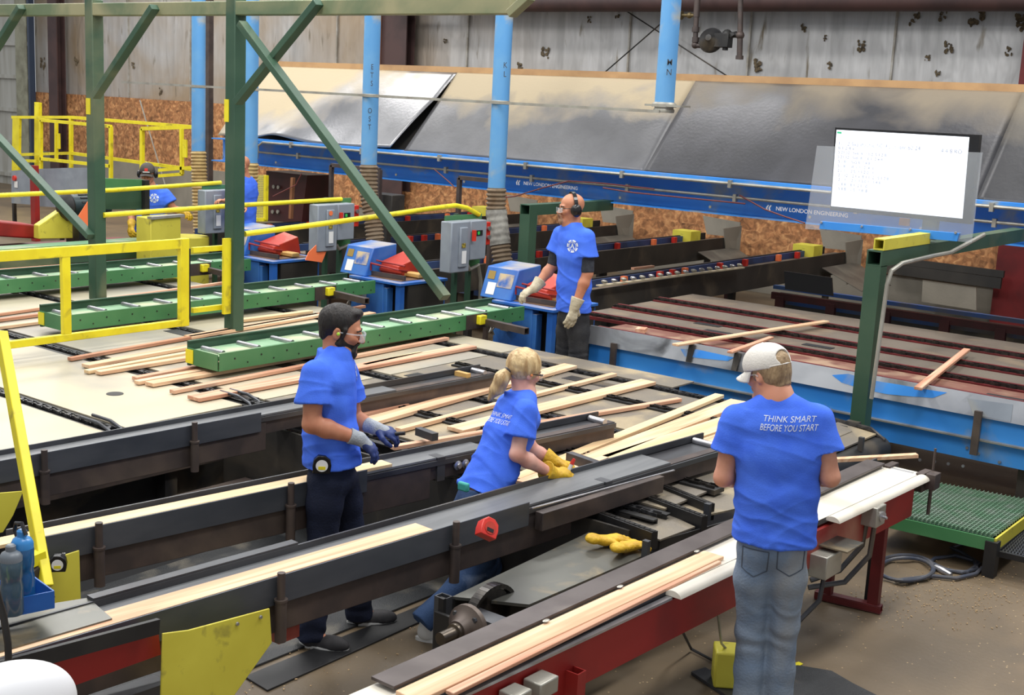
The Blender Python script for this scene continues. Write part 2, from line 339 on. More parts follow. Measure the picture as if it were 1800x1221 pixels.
def foil_mat():
    m = bpy.data.materials.new('insulation_facing'); m.use_nodes = True; nt = m.node_tree; N = nt.nodes; L = nt.links; b = N['Principled BSDF']
    b.inputs['Roughness'].default_value = .42; b.inputs['Metallic'].default_value = .35
    tc = N.new('ShaderNodeTexCoord')
    def ns(sc, st, det=6, dis=.5):
        mp = N.new('ShaderNodeMapping'); mp.inputs['Scale'].default_value = st; L.new(tc.outputs['Object'], mp.inputs[0])
        n = N.new('ShaderNodeTexNoise'); n.inputs['Scale'].default_value = sc; n.inputs['Detail'].default_value = det; n.inputs['Distortion'].default_value = dis
        L.new(mp.outputs[0], n.inputs['Vector']); return n.outputs['Fac']
    def mr(x, a, c):
        r = N.new('ShaderNodeMapRange'); r.inputs['From Min'].default_value = a; r.inputs['From Max'].default_value = c; L.new(x, r.inputs['Value']); return r.outputs[0]
    def mx(f, A, B):
        x = N.new('ShaderNodeMix'); x.data_type = 'RGBA'; L.new(f, x.inputs[0])
        for s, q in ((6, A), (7, B)):
            if hasattr(q, 'links'): L.new(q, x.inputs[s])
            else: x.inputs[s].default_value = q
        return x.outputs[2]
    c = mx(mr(ns(6, (1, 1, .12)), .35, .7), lin(196, 196, 196), lin(168, 168, 168))
    # sawdust stain grows towards the left half of the hall
    sp = N.new('ShaderNodeSeparateXYZ'); L.new(tc.outputs['Object'], sp.inputs[0])
    g = mr(sp.outputs['X'], -13, -19); nn = mr(ns(.45, (1, 1, .8)), .3, .6)
    mm = N.new('ShaderNodeMath'); mm.operation = 'MULTIPLY'; L.new(g, mm.inputs[0]); L.new(nn, mm.inputs[1])
    m2 = N.new('ShaderNodeMath'); m2.operation = 'MULTIPLY'; L.new(mm.outputs[0], m2.inputs[0]); m2.inputs[1].default_value = .85
    c = mx(m2.outputs[0], c, lin(164, 140, 108))
    c = mx(mr(ns(2.2, (2.2, 1, .5), 8, .2), .62, .72), c, lin(120, 110, 92))
    L.new(c, b.inputs['Base Color'])
    bp = N.new('ShaderNodeBump'); bp.inputs['Strength'].default_value = .5; bp.inputs['Distance'].default_value = .12
    L.new(ns(1.3, (1.6, 1, .5), 3, .5), bp.inputs['Height']); L.new(bp.outputs[0], b.inputs['Normal']); return m
MT['floor'] = floor_mat(); MT['osb'] = osb_mat(); MT['foil'] = foil_mat()
WY = 19.4
solo('floor', MB().box((-16, 8, -.1), (50, 26, .2)), 'floor', kind='structure')
solo('wall_back', MB().box((-12, WY+.3, 4.1), (40, .3, 8.2)), 'foil', kind='structure')
solo('trim_1', MB().box((-14, WY+.08, 1.79), (36, .06, 1.56)), 'osb', kind='structure')
solo('trim_2', MB().box((-14, WY+.05, .5), (36, .12, 1.02)), 'concrete', kind='structure')
solo('trim_13', MB().box((-8, WY-.03, .81), (25, .03, .43)), 'osb', kind='structure')
# columns of the building frame
def icol(n, x, m, w=.36):
    b = MB()
    b.box((x, WY-.02, 4.0), (w, .03, 8)); b.box((x, WY-.13, 4.0), (.03, .22, 8)); b.box((x, WY-.25, 4.0), (w, .03, 8))
    solo(n, b, m, kind='structure')
c1 = PY(108, 100, WY)[0]; c2 = PY(706, 70, WY)[0]; c3 = PY(1806, 100, WY)[0]
icol('trim_3', c1, 'brown', .4); icol('trim_4', c2, 'brown', .75); icol('trim_5', c3+.25, 'dred', .5); 
solo('trim_6', MB().box((c2-.42, WY-.3, 4.0), (.22, .06, 8)), 'brownl', kind='structure')
# dark eave pipe across the top and bracing rods
z0 = PY(1300, 6, 18.8)[2]
solo('trim_7', MB().tube([(c2+.3, 18.8, z0+.05), (2, 18.8, z0+.02)], .17, 16).box((-8, 19.0, z0+.35), (18, .3, .35)), 'brown', kind='structure')
rods = MB()
for a, b_ in (((1040, -20), (1282, 136)), ((1250, -35), (1062, 128))):
    rods.tube([PY(*a, 19.2), PY(*b_, 19.2)], .012, 6)
solo('trim_8', rods, 'black', kind='structure')
# seams of the insulation blanket and torn spots
sm = MB()
for u in (218, 327, 585, 815, 1100, 1312, 1568):
    x = PY(u, 60, WY)[0]; sm.box((x, WY+.13, 5.2), (.03, .04, 5.2))
solo('trim_9', sm, mat('seam_tape', lin(150, 144, 132), lin(176, 174, 168), .5, .2, 5), kind='structure')
tr = MB()
rnd = random.Random(3)
for (u, v, s) in ((958, 92, 1.3), (913, 118, 1), (1457, 112, .8), (1513, 79, 1.3), (1607, 34, 1.1), (1658, 26, .9), (1718, 24, 1.6), (1667, 84, 1.1), (1773, 90, .8), (1795, 35, 1.5),
                  (1413, 48, .9), (1334, 113, 1.3), (1630, 100, .6), (782, 68, .8), (75, 110, 1.8), (134, 107, 1.3), (282, 160, 1), (88, 43, 1), (157, 60, .8), (234, 114, .9), (1085, 24, .8), (1036, 34, .6), (1648, 130, .6), (1451, 66, .5)):
    p = PY(u, v, WY+.13)
    for k in range(9):
        q = p+np.array([rnd.uniform(-.06, .06)*s, rnd.uniform(-.01, .01), rnd.uniform(-.09, .07)*s])
        tr.ball(q, (rnd.uniform(.01, .035)*s, .012, rnd.uniform(.012, .045)*s), 7)
solo('trim_10', tr, mat('torn_insulation', lin(112, 98, 74), lin(66, 58, 48), .9, 0, 25, bump=.6), kind='structure')
# ribbed roller door at the far left with its dark jamb
dj = PY(62, 150, WY)[0]
dr = MB(); dr.box((dj-3.6, WY-.02, 3.2), (7.0, .06, 6.4))
for v in (-45, 15, 77, 135, 193, 250, 307, 365): dr.box((dj-3.6, WY-.08, PY(30, v, WY)[2]), (7.0, .1, .1))
solo('door_1', dr, mat('door_skin', lin(178, 178, 172), lin(160, 158, 148), .55, .1, 2, stretch=(2, 1, .2), dust=lin(120, 114, 96), damt=.15), kind='structure')
solo('trim_11', MB().box((dj, WY-.1, 3.2), (.09, .16, 6.4)), mat('jamb_blue', lin(52, 64, 84), None, .5), kind='structure')
solo('trim_12', MB().box((dj-.42, WY-.12, 3.2), (.55, .05, 6.4)), mat('door_track', lin(150, 150, 130), lin(120, 118, 100), .6), kind='structure')
# leaning rods at the panelled wall
solo('conduit_pipe', MB().tube([PY(246, 176, 19.1), PY(246, 176, 19.1)+(PY(292, 330, 19.1)-PY(246, 176, 19.1))*PY(246, 176, 19.1)[2]/(PY(246, 176, 19.1)[2]-PY(292, 330, 19.1)[2])], .018, 6), 'conduit', 'thin pale rod leaning against the strand-board wall behind the yellow railing', 'rod')
# ---------------------------------------------------------------- gas line with regulator in front of the wall
gy = 18.3
g = thing('gas_pipe', 'dark iron gas pipe with a round regulator hanging in front of the grey wall', 'pipe', PY(1250, 60, gy))
P = lambda u, v: PY(u, v, gy)
def elbow(b, c, r=.055): b.ball(c, r, 12)
b = MB(); b.tube([P(1227, -20), P(1224, 30)], .05, 12); b.tube([P(1224, 30), P(1222, 80)], .042, 12); b.tube([P(1222, 80), P(1240, 81)], .04, 10); elbow(b, P(1222, 79), .06); b.lathe([(.06, -.04), (.06, .04)], P(1223, 52)); b.lathe([(.06, -.04), (.06, .04)], P(1223, 70))
part('riser', b, 'rust', g)
b = MB(); b.tube([P(1302, -20), P(1301, 62)], .042, 12); b.tube([P(1301, 62), P(1300, 98)], .045, 12); b.lathe([(.062, -.03), (.062, .03)], P(1300, 101)); b.ball(P(1301, 62), .07)
part('drop_leg', b, 'rust', g)
b = MB(); c0 = V3(P(1250, 71)); b.lathe([(.02, -.1), (.15, -.085), (.19, -.03), (.19, .03), (.15, .07), (.08, .12), (.05, .16), (.02, .165)], c0, (.2, -1, .25), 24)
b.lathe([(.205, -.014), (.205, .014)], c0, (.2, -1, .25), 24); b.box(c0+Vector((.22, 0, 0)), (.26, .16, .22))
part('regulator', b, 'black', g, bevel=.01)
b = MB(); b.tube([P(1262, 66), P(1276, 60), P(1301, 62)], .045, 12); b.ball(P(1278, 61), .085); b.tube([P(1278, 61), P(1275, 84)], .05, 12); b.lathe([(.045, -.04), (.045, .04)], P(1275, 84)); b.tube([P(1288, 59), P(1290, 64)], .075, 10)
part('strainer', b, 'black', g)
b = MB(); b.tube([P(1224, 27), P(1199, 27)], .028, 10); b.lathe([(.02, -.02), (.07, -.01), (.07, .01), (.02, .02)], P(1198, 27), (1, 0, 0), 12); b.ball(P(1212, 27), .05)
part('shutoff_valve', b, mat('brass', lin(120, 104, 70), lin(90, 80, 56), .45, .6), g)
# ================================================================ hood over the transfer table
XS = [-16.1, -12.12, -8.22, -4.27, -.3]
hood = thing('dust_hood', 'long sloping hood of sawdust-dusted rubber and metal sheets above the blue beam', 'hood', (-8.2, 13.5, 2.2))
def hood_mat(i):
    m = mat('hood_sheet', (lin(120, 120, 122), lin(98, 98, 100), lin(66, 66, 70), lin(66, 66, 68))[i], (lin(140, 140, 142), lin(82, 82, 84), lin(52, 52, 55), lin(54, 54, 56))[i], .33 if i < 1 else .4, .6 if i < 1 else .3, 2.2, (.35, .7), bump=.1, bscale=24)
    nt = m.node_tree; N = nt.nodes; L = nt.links; bs = N['Principled BSDF']; src = bs.inputs['Base Color'].links[0].from_socket
    tc = N.new('ShaderNodeTexCoord'); sp = N.new('ShaderNodeSeparateXYZ'); L.new(tc.outputs['Object'], sp.inputs[0])
    n = N.new('ShaderNodeTexNoise'); n.inputs['Scale'].default_value = 1.1; n.inputs['Detail'].default_value = 8; n.inputs['Distortion'].default_value = .4; L.new(tc.outputs['Object'], n.inputs['Vector'])
    # settled sawdust: height z (object space, base z = 2.2) plus ragged noise
    a = N.new('ShaderNodeMath'); a.operation = 'MULTIPLY_ADD'; L.new(n.outputs['Fac'], a.inputs[0]); a.inputs[1].default_value = 1.3; L.new(sp.outputs['Z'], a.inputs[2])
    if i == 0:
        xx = N.new('ShaderNodeMath'); xx.operation = 'MULTIPLY_ADD'; L.new(sp.outputs['X'], xx.inputs[0]); xx.inputs[1].default_value = -.42; L.new(a.outputs[0], xx.inputs[2])
        a2 = xx.outputs[0]; lo, hi = 3.55, 4.05
    else: a2 = a.outputs[0]; lo, hi = (1.2, 1.55) if i == 1 else (1.4, 1.85) if i == 2 else (1.25, 1.8)
    r = N.new('ShaderNodeMapRange'); r.inputs['From Min'].default_value = lo; r.inputs['From Max'].default_value = hi; L.new(a2, r.inputs['Value'])
    x = N.new('ShaderNodeMix'); x.data_type = 'RGBA'; L.new(r.outputs[0], x.inputs[0]); L.new(src, x.inputs[6]); x.inputs[7].default_value = (lin(176, 160, 130), lin(158, 144, 118), lin(118, 108, 92), lin(112, 104, 90))[i]
    L.new(x.outputs[2], bs.inputs['Base Color'])
    mm = N.new('ShaderNodeMath'); mm.operation = 'MULTIPLY_ADD'; L.new(r.outputs[0], mm.inputs[0]); mm.inputs[1].default_value = .35; mm.inputs[2].default_value = bs.inputs['Roughness'].default_value; L.new(mm.outputs[0], bs.inputs['Roughness'])
    mt = N.new('ShaderNodeMath'); mt.operation = 'MULTIPLY_ADD'; L.new(r.outputs[0], mt.inputs[0]); mt.inputs[1].default_value = -bs.inputs['Metallic'].default_value; mt.inputs[2].default_value = bs.inputs['Metallic'].default_value; L.new(mt.outputs[0], bs.inputs['Metallic'])
    return m
for i in range(4):
    xa, xb = XS[i], XS[i+1]
    def sheet(s, t, i=i, xa=xa, xb=xb):
        x = xa+(xb-xa)*s
        y = 14.0-1.05*t; z = 3.33-1.1*t
        bulge = .10*math.sin(math.pi*t**.8)*math.sin(math.pi*s)**.6*(.75+.25*math.sin(2.2*s*math.pi+i*1.7))
        if i == 0:
            bulge = .04*math.sin(math.pi*t)+.13*math.exp(-((s-.5+.3*(t-.5))/.1)**2)*t+.22*max(0, s-.72)*t
            x += .0*t
            if i == 2: bulge += .08*math.sin(math.pi*t)*math.exp(-((s-.5)/.3)**2)
        y -= bulge*.75; z += bulge*.6
        if i == 0 and s > .8: x -= .35*(s-.8)/.2*max(0, t-.35)
        return (x, y, z)
    bmb = MB().grid(sheet, 48, 28)
    part('cover_sheet', bmb, hood_mat(i), hood, solid=.012, ang=80)
rim = MB(); rim.bar((XS[0], 14.02, 3.36), (XS[4], 14.02, 3.36), .04, .11); part('top_board', rim, 'ply', hood)
fr = MB()
for x in XS: fr.bar((x, 14.05, 3.28), (x, 13.1, 2.2), .05, .05); fr.bar((x, 14.05, 3.3), (x, 14.05, .0), .06, .06)
fr.bar((XS[0], 14.05, 3.25), (XS[4], 14.05, 3.25), .05, .05)
part('support_frame', fr, 'black', hood)
part('gap_shade_sheet', MB().prism([(XS[0]+.35, 14.06, 3.2), (XS[4], 14.06, 3.2), (XS[4], 13.14, 2.22), (XS[0]+.35, 13.14, 2.22)], (0, .01, -.01)), 'soot', hood)  # dark sheet added behind the covers; its colour stands for shade in the gaps
# ---------------------------------------------------------------- blue overhead beam
BL, BR = -16.25, -.2
bm_ = thing('overhead_beam', 'long bright blue steel beam with grey conduits running below the hood', 'beam', ((BL+BR)/2, 13, 1.8))
b = MB(); b.chan((BL, 13.06, 2.0), (BR, 13.06, 2.0), .24, .36, .016, 1); part('girder', b, 'blue', bm_)
b = MB(); b.bar((BL+.6, 12.98, 2.215), (BR, 12.98, 2.235), .4, .03); b.bar((BL+.6, 12.8, 2.2), (BR, 12.8, 2.22), .02, .07); part('upper_flange', b, 'blue', bm_)
b = MB()
for (za, y, xl) in ((2.19, 12.76, -14.95), (2.03, 12.9, -15.4)):
    b.tube([(xl, y, za-.25), (xl+.02, y, za-.06), (xl+.12, y, za), (BR, y, za+.01)], .017, 8)
    x = -14.2
    while x < BR:
        b.box((x, y, za), (.04, .05, .085)); x += 1.45
part('conduit', b, 'conduit', bm_)
b = MB()
rn = random.Random(5)
x = BL+.3
while x < BR: part('bolt', MB().lathe([(.018, 0), (.018, .012)], (x, 12.925, 1.9), (0, -1, 0), 6), 'conduit', bm_); x += 1.24
for (u, v) in ((962, 326), (1419, 372)):
    p = PY(u, v, 12.93); t = MB(); text_on(t, 'NEW LONDON ENGINEERING', .062, p+np.array([.05, 0, 0]), (1, 0, -.0), (0, 0, 1), .0006, 0, .004)
    for k in (-1, 1):
        t.tube([p+np.array([-.46+.016*k, -.008, -.03]), p+np.array([-.47+.016*k, -.008, 0]), p+np.array([-.45+.016*k, -.008, .03])], .008, 6)
    part('lettering', t, 'white', bm_, label='white maker lettering')
# loose red wires on the beam
for wl, pts in zip(('beside the first white maker lettering', 'right of the second lettering near the display', 'over the bald worker\'s head, running right', 'at the far left end above the maroon machine', 'near the long diagonal brace'), (((860, 350), (905, 345), (955, 330), (1000, 318), (1060, 322), (1150, 332)), ((1300, 343), (1345, 368), (1378, 380), (1415, 392)), ((1060, 330), (1110, 338), (1250, 352), (1310, 358)), ((480, 345), (520, 325), (530, 305)), ((763, 297), (790, 320), (800, 330)))):
    solo('red_wire', MB().tube([PY(u, v, 12.84) for u, v in pts], .009, 5), 'wire', 'loose red wire on the blue beam '+wl, 'wire', 'wires on the overhead beam')
# ================================================================ vertical blue dust pipes with hoses
def dust_pipe(u, y, name_lab, zt, path, hm, wrap=None):
    x = PY(u, 150, y)[0]
    t = thing('dust_pipe', name_lab, 'pipe', (x, y, 1.0), 'blue dust extraction pipes')
    part('duct', MB().tube([(x, y, zt), (x, y, 5.2)], .102, 24), 'pipe', t)
    b = MB(); b.lathe([(.106, -.02), (.112, 0), (.106, .02)], (x, y, 2.96), n=24); part('clamp', b, 'conduit', t)
    if path:
        pts = []; P = [np.array(PY(uu, vv, y)) for uu, vv in path]; P = [np.array([x, y, zt+.02])]+P
        for i in range(len(P)-1):
            n = max(2, int(np.linalg.norm(P[i+1]-P[i])/.0125))
            for k in range(n): pts.append(P[i]+(P[i+1]-P[i])*k/n)
        sm_ = pts[:]
        for it in range(12): sm_ = [sm_[0]]+[(sm_[i-1]+sm_[i]*2+sm_[i+1])/4 for i in range(1, len(sm_)-1)]+[sm_[-1]]
        rr = [.108+(.012 if (i//2) % 2 else -.004) for i in range(len(sm_))]
        part('flexible_hose', MB().tube(sm_, rr, 20), hm, t)
        if wrap:
            q = sm_[int(len(sm_)*wrap[0]):int(len(sm_)*wrap[1])]
            part('wrapped_section', MB().tube(q, [.123+(.004 if (i//3) % 2 else 0) for i in range(len(q))], 20), 'hoseg', t)
    return t
dust_pipe(349, 12.2, 'leftmost blue dust pipe with a long tan hose, beside the capped worker', PY(349, 268, 12.2)[2], [(351, 330), (353, 400), (357, 455)], 'hose')
dust_pipe(441, 11.6, 'blue dust pipe with tan hose just right of the middle green post', PY(440, 288, 11.6)[2], [(438, 340), (435, 385), (436, 425)], 'hose')
dust_pipe(652, 11.6, 'blue dust pipe with brown hose behind the long diagonal green brace', PY(648, 292, 11.6)[2], [(648, 340), (655, 380), (660, 425)], 'hosed')
dust_pipe(881, 11.6, 'blue dust pipe with grey-wrapped hose left of the bald worker', PY(874, 333, 11.6)[2], [(872, 370), (878, 420), (884, 462)], 'hosed', (.3, .78))
t = dust_pipe(1170, 11.6, 'cut-off blue dust pipe ending in a grey flange above the beam, hose missing', PY(1168, 183, 11.6)[2], None, None)
x, y, z = t.location.x, 11.6, PY(1168, 183, 11.6)[2]
part('blast_gate', MB().lathe([(.1, -.06), (.1, -.03), (.13, -.03), (.13, 0), (.11, .02)], (x, y, z), n=24).box((x+.04, y, z-.015), (.44, .2, .02)), 'conduit', t)
solo('tie_strap', MB().bar((-16.5, 11.48, 2.97), (PY(1160, 182, 11.48)[0], 11.48, 2.95), .012, .03), 'conduit', 'thin grey strap tying the blue dust pipes together', 'strap')
solo('thin_pole', MB().bar((PY(368, 150, 14.6)[0], 14.6, 0), (PY(368, 150, 14.6)[0], 14.6, 5.2), .1, .1, (0, 1, 0)), 'rust', 'thin dark pole just right of the leftmost blue dust pipe', 'pole')
# pencil marks on pipes
for (u, v, w_, yy) in ((655, 118, 'ETS', 11.5), (651, 195, 'OST', 11.5), (889, 115, 'KL', 11.5), (1178, 110, 'MN', 11.5)):
    pp_ = PY(u, v, yy-.0); tm = MB()
    for k, ch_ in enumerate(w_): text_on(tm, ch_, .09, (pp_[0], 11.5-.006, pp_[2]-k*.1), (1, 0, 0), (0, 0, 1), .0005)
    own = min([o for o in COL.objects if o.name.startswith('dust_pipe')], key=lambda o: abs(o.location.x-pp_[0])); part('pencil_mark', tm, 'seam' if False else 'steel', own, label='dark handwritten letters')
# ================================================================ dark-green gantry of square tube
FX = {'p1': -11.31, 'p2': -9.26}; FYl = 7.6
ga = thing('green_gantry', 'tall dark-green square-tube frame with diagonal braces standing over the roller conveyors', 'frame', (-10.3, FYl, .76))
zb = PX(168, 15, -11.31)[2]
Pg = lambda u, v: PY(u, v, FYl)
zb = Pg(300, 17)[2]
p1x = Pg(169, 300)[0]; p2x = Pg(413, 300)[0]
part('post', MB().bar((p1x, FYl, .76), (p1x, FYl, zb+.1), .13, .13, (0, 1, 0)), 'dgreen', ga, bevel=.008)
part('post', MB().bar((p2x, FYl, .76), (p2x, FYl, zb+.14), .13, .13, (0, 1, 0)), 'dgreen', ga, bevel=.008)
part('top_beam', MB().bar((p1x-3, FYl+.0, zb), (Pg(906, 6)[0], FYl, zb+.01), .12, .12), 'beamgreen', ga, bevel=.008, label='sawdust-covered olive green top beam')
yb = FYl-.1
Pb = lambda u, v: PY(u, v, yb)
for a, c in (((168, 170), (272, 12)), ((-10, 90), (38, 12)), ((418, 180), (560, 4)), ((-10, 235), (160, 416)), ((434, 42), (792, 522)), ((898, 25), (932, -6))):
    part('brace', MB().bar(Pb(*a)-np.array([0, .06 if a[0] == 434 else 0, 0]), Pb(*c)-np.array([0, .06 if a[0] == 434 else 0, 0]), .06, .09, (0, 1, 0)), 'dgreen' if a[0] < 890 else 'beamgreen', ga, bevel=.005)
for q in (MB().box((p1x-.02, FYl-.068, Pg(165, 187)[2]), (.07, .006, .16)), MB().box((p2x-.04, FYl-.068, Pg(415, 195)[2]), (.06, .006, .2))): part('paint_mark', q, 'yellow', ga, label='yellow paint dab')
# ================================================================ yellow railings
def rails(b, pts, r=.022): b.tube(pts, r, 10)
yr = thing('platform_railing', 'yellow tube railing with gates around the far platform by the wall', 'railing', PY(120, 330, 16))
P16 = lambda u, v: PY(u, v, 16.0)
def seg(pth, w=.035, y=16.0):
    b = MB()
    for i in range(len(pth)-1): b.bar(PY(*pth[i], y), PY(*pth[i+1], y), w*2, w*2, (0, 1, 0))
    return b
part('corner_post', MB().bar(P16(30, 206), P16(28, 345), .28, .06, (0, 1, 0)), 'yellow', yr)
part('tall_post', MB().bar(PY(67, 180, 16.2), PY(67, 330, 16.2), .18, .08, (0, 1, 0)), 'yellow', yr)
for pth in ([(22, 206), (125, 206), (340, 223)], [(28, 272), (125, 269), (340, 298)], [(30, 282), (65, 283)]): part('rail', seg(pth, .032), 'yellow', yr)
part('post', seg([(125, 206), (125, 330)]), 'yellow', yr)
part('gate', seg([(72, 318), (72, 211), (195, 222), (195, 325)], .032, 15.5), 'yellow', yr)
part('gate_rail', seg([(72, 279), (195, 292)], .032, 15.5), 'yellow', yr)
part('gate_post', seg([(99, 213), (99, 280)], .03, 15.8), 'yellow', yr); part('latch_plate', MB().box(PY(103, 248, 15.8), (.1, .03, .33)), 'yellow', yr)
part('gate', seg([(250, 300), (250, 226), (340, 223)], .036, 15.4), 'yellow', yr)
part('gate', seg([(319, 226), (320, 306), (280, 309)], .03, 15.2), 'yellow', yr); part('gate_rail', seg([(280, 299), (340, 294)], .03, 15.2), 'yellow', yr)
part('latch_plate', MB().box(PY(325, 261, 15.15), (.12, .03, .33)), 'yellow', yr)
# foreground yellow gate hanging on the middle post
GX = -9.26
g = thing('yellow_gate', 'big yellow square-tube guard gate in front of the left roller conveyors', 'gate', (GX, 6.2, .85))
Pq = lambda u, v: PX(u, v, GX)
zt = 1.60; zl = .885
ya = Pq(322, 428)[1]; y115 = Pq(115, 500)[1]; y0 = Pq(-60, 600)[1]
part('top_rail', MB().bar((GX, y0, zt), (GX, ya+.05, zt), .05, .085), 'yellow', g, bevel=.004)
part('bottom_rail', MB().bar((GX, y0, zl), (GX, ya+.05, zl), .05, .06), 'yellow', g, bevel=.004)
part('upright', MB().bar((GX, y115, zl+.03), (GX, y115, zt-.04), .075, .045, (1, 0, 0)), 'yellow', g, bevel=.004)
part('upright', MB().bar((GX, ya, zl-.032), (GX, ya, zt+.045), .09, .056, (1, 0, 0)), 'yellow', g, bevel=.004)
part('rubber_edge', MB().bar((GX, ya+.06, zl), (GX, ya+.06, zt-.05), .02, .03, (1, 0, 0)), 'rubber', g)
g2 = thing('yellow_bracket', 'short yellow two-bar bracket bolted between gate and middle green post', 'bracket', (GX, 7.35, .9))
part('top_bar', MB().bar((GX, ya+.1, 1.535), (GX, 7.55, 1.535), .04, .045), 'yellow', g2); part('bottom_bar', MB().bar((GX, ya+.1, .985), (GX, 7.55, .985), .04, .045), 'yellow', g2)
part('mounting_plate', MB().bar((GX+.07, 7.5, .93), (GX+.07, 7.5, 1.63), .09, .03, (1, 0, 0)), 'yellow', g2)
# slanted yellow leg in the left foreground
lp = [PX(-2, 590, -6.95), PZ(92, 1030, .12)]
sl = thing('ladder_leg', 'slanting yellow square-tube leg at the left edge of the picture', 'leg', lp[1])
part('leg', MB().bar(np.array(PX(2, 585, -5.4)), np.array(PX(82, 1032, -4.62)), .05, .045, (0, 1, 0)), 'yellow', sl, bevel=.004)
part('shoe_plate', MB().bar(np.array(PX(52, 985, -4.7)), np.array(PX(76, 975, -4.7)), .05, .05, (0, 1, 0)), 'yellow', sl)
part('inner_brace', MB().bar(np.array(PX(58, 1000, -4.68)), np.array(PX(86, 1052, -4.68)), .04, .04, (0, 1, 0)), 'rust', sl)
# ================================================================ roller conveyors, saws, control boxes, outfeed rails (one bay each 2.1 m)
PITCHX = -2.1
def roll_conv(label):
    x = -7.72; y0, y1 = 6.22, 10.08; w = .37
    t = thing('roller_conveyor', label, 'conveyor', (x-w/2, (y0+y1)/2, .8), 'green roller conveyors')
    part('side_rail', MB().chan((x, y0, .885), (x, y1, .885), .03, .14, .006, -1), 'green', t)
    part('bed', MB().box((x-w/2-.01, (y0+y1)/2, .915), (w-.02, y1-y0, .02)), 'greenbed', t)
    part('back_rail', MB().chan((x-w, y0, .9), (x-w, y1-.05, .9), .03, .2, .008, 1), 'dgreen', t)
    part('end_plate', MB().box((x-w/2, y0-.004, .88), (w, .008, .13)), 'green', t)
    part('yellow_end_mark', MB().box((x-w+.03, y0-.012, .88), (.09, .006, .11)), 'yellow', t)
    y = y0+.1
    while y < y1-.1:
        part('roller', MB().tube([(x-w+.05, y, .937), (x-.06, y, .937)], .021, 14), 'bright', t); y += .36
    b = MB(); y = y0+.15
    while y < y1: part('bolt', MB().lathe([(.008, 0), (.008, .003)], (x+.016, y, .9), (1, 0, 0), 6), 'black', t); part('bolt', MB().lathe([(.007, 0), (.007, .003)], (x+.016, y+.13, .855), (1, 0, 0), 6), 'black', t); y += .27
    b = MB(); b.box((x+.021, 9.32, .885), (.012, .3, .14)); part('bracket_plate', b, 'rust', t)
    b = MB(); b.box((x+.05, 9.36, .9), (.06, .1, .09)); part('clamp', b, 'yellow', t, bevel=.01)
    b = MB(); b.hollow((x+.02, 9.42, .875), (x+.62, 9.34, .875), .06, .06); part('stub_tube', b, 'rust', t)
    for yy in (7.1, 8.9):
        part('leg', MB().bar((x-w/2, yy, .77), (x-w/2, yy, .9), .06, .06, (0, 1, 0)), 'dgreen', t)
    return t
rc = roll_conv('front green roller conveyor, the nearest one, ending at the bald worker')
def bay(root, labels):
    for k, l in labels:
        c = copy_tree(root); c.location.x += PITCHX*k; c['label'] = l
bay(rc, [(1, 'second green roller conveyor, passing behind the yellow gate and middle post'), (2, 'third green roller conveyor from the front, starting at the left picture edge')])
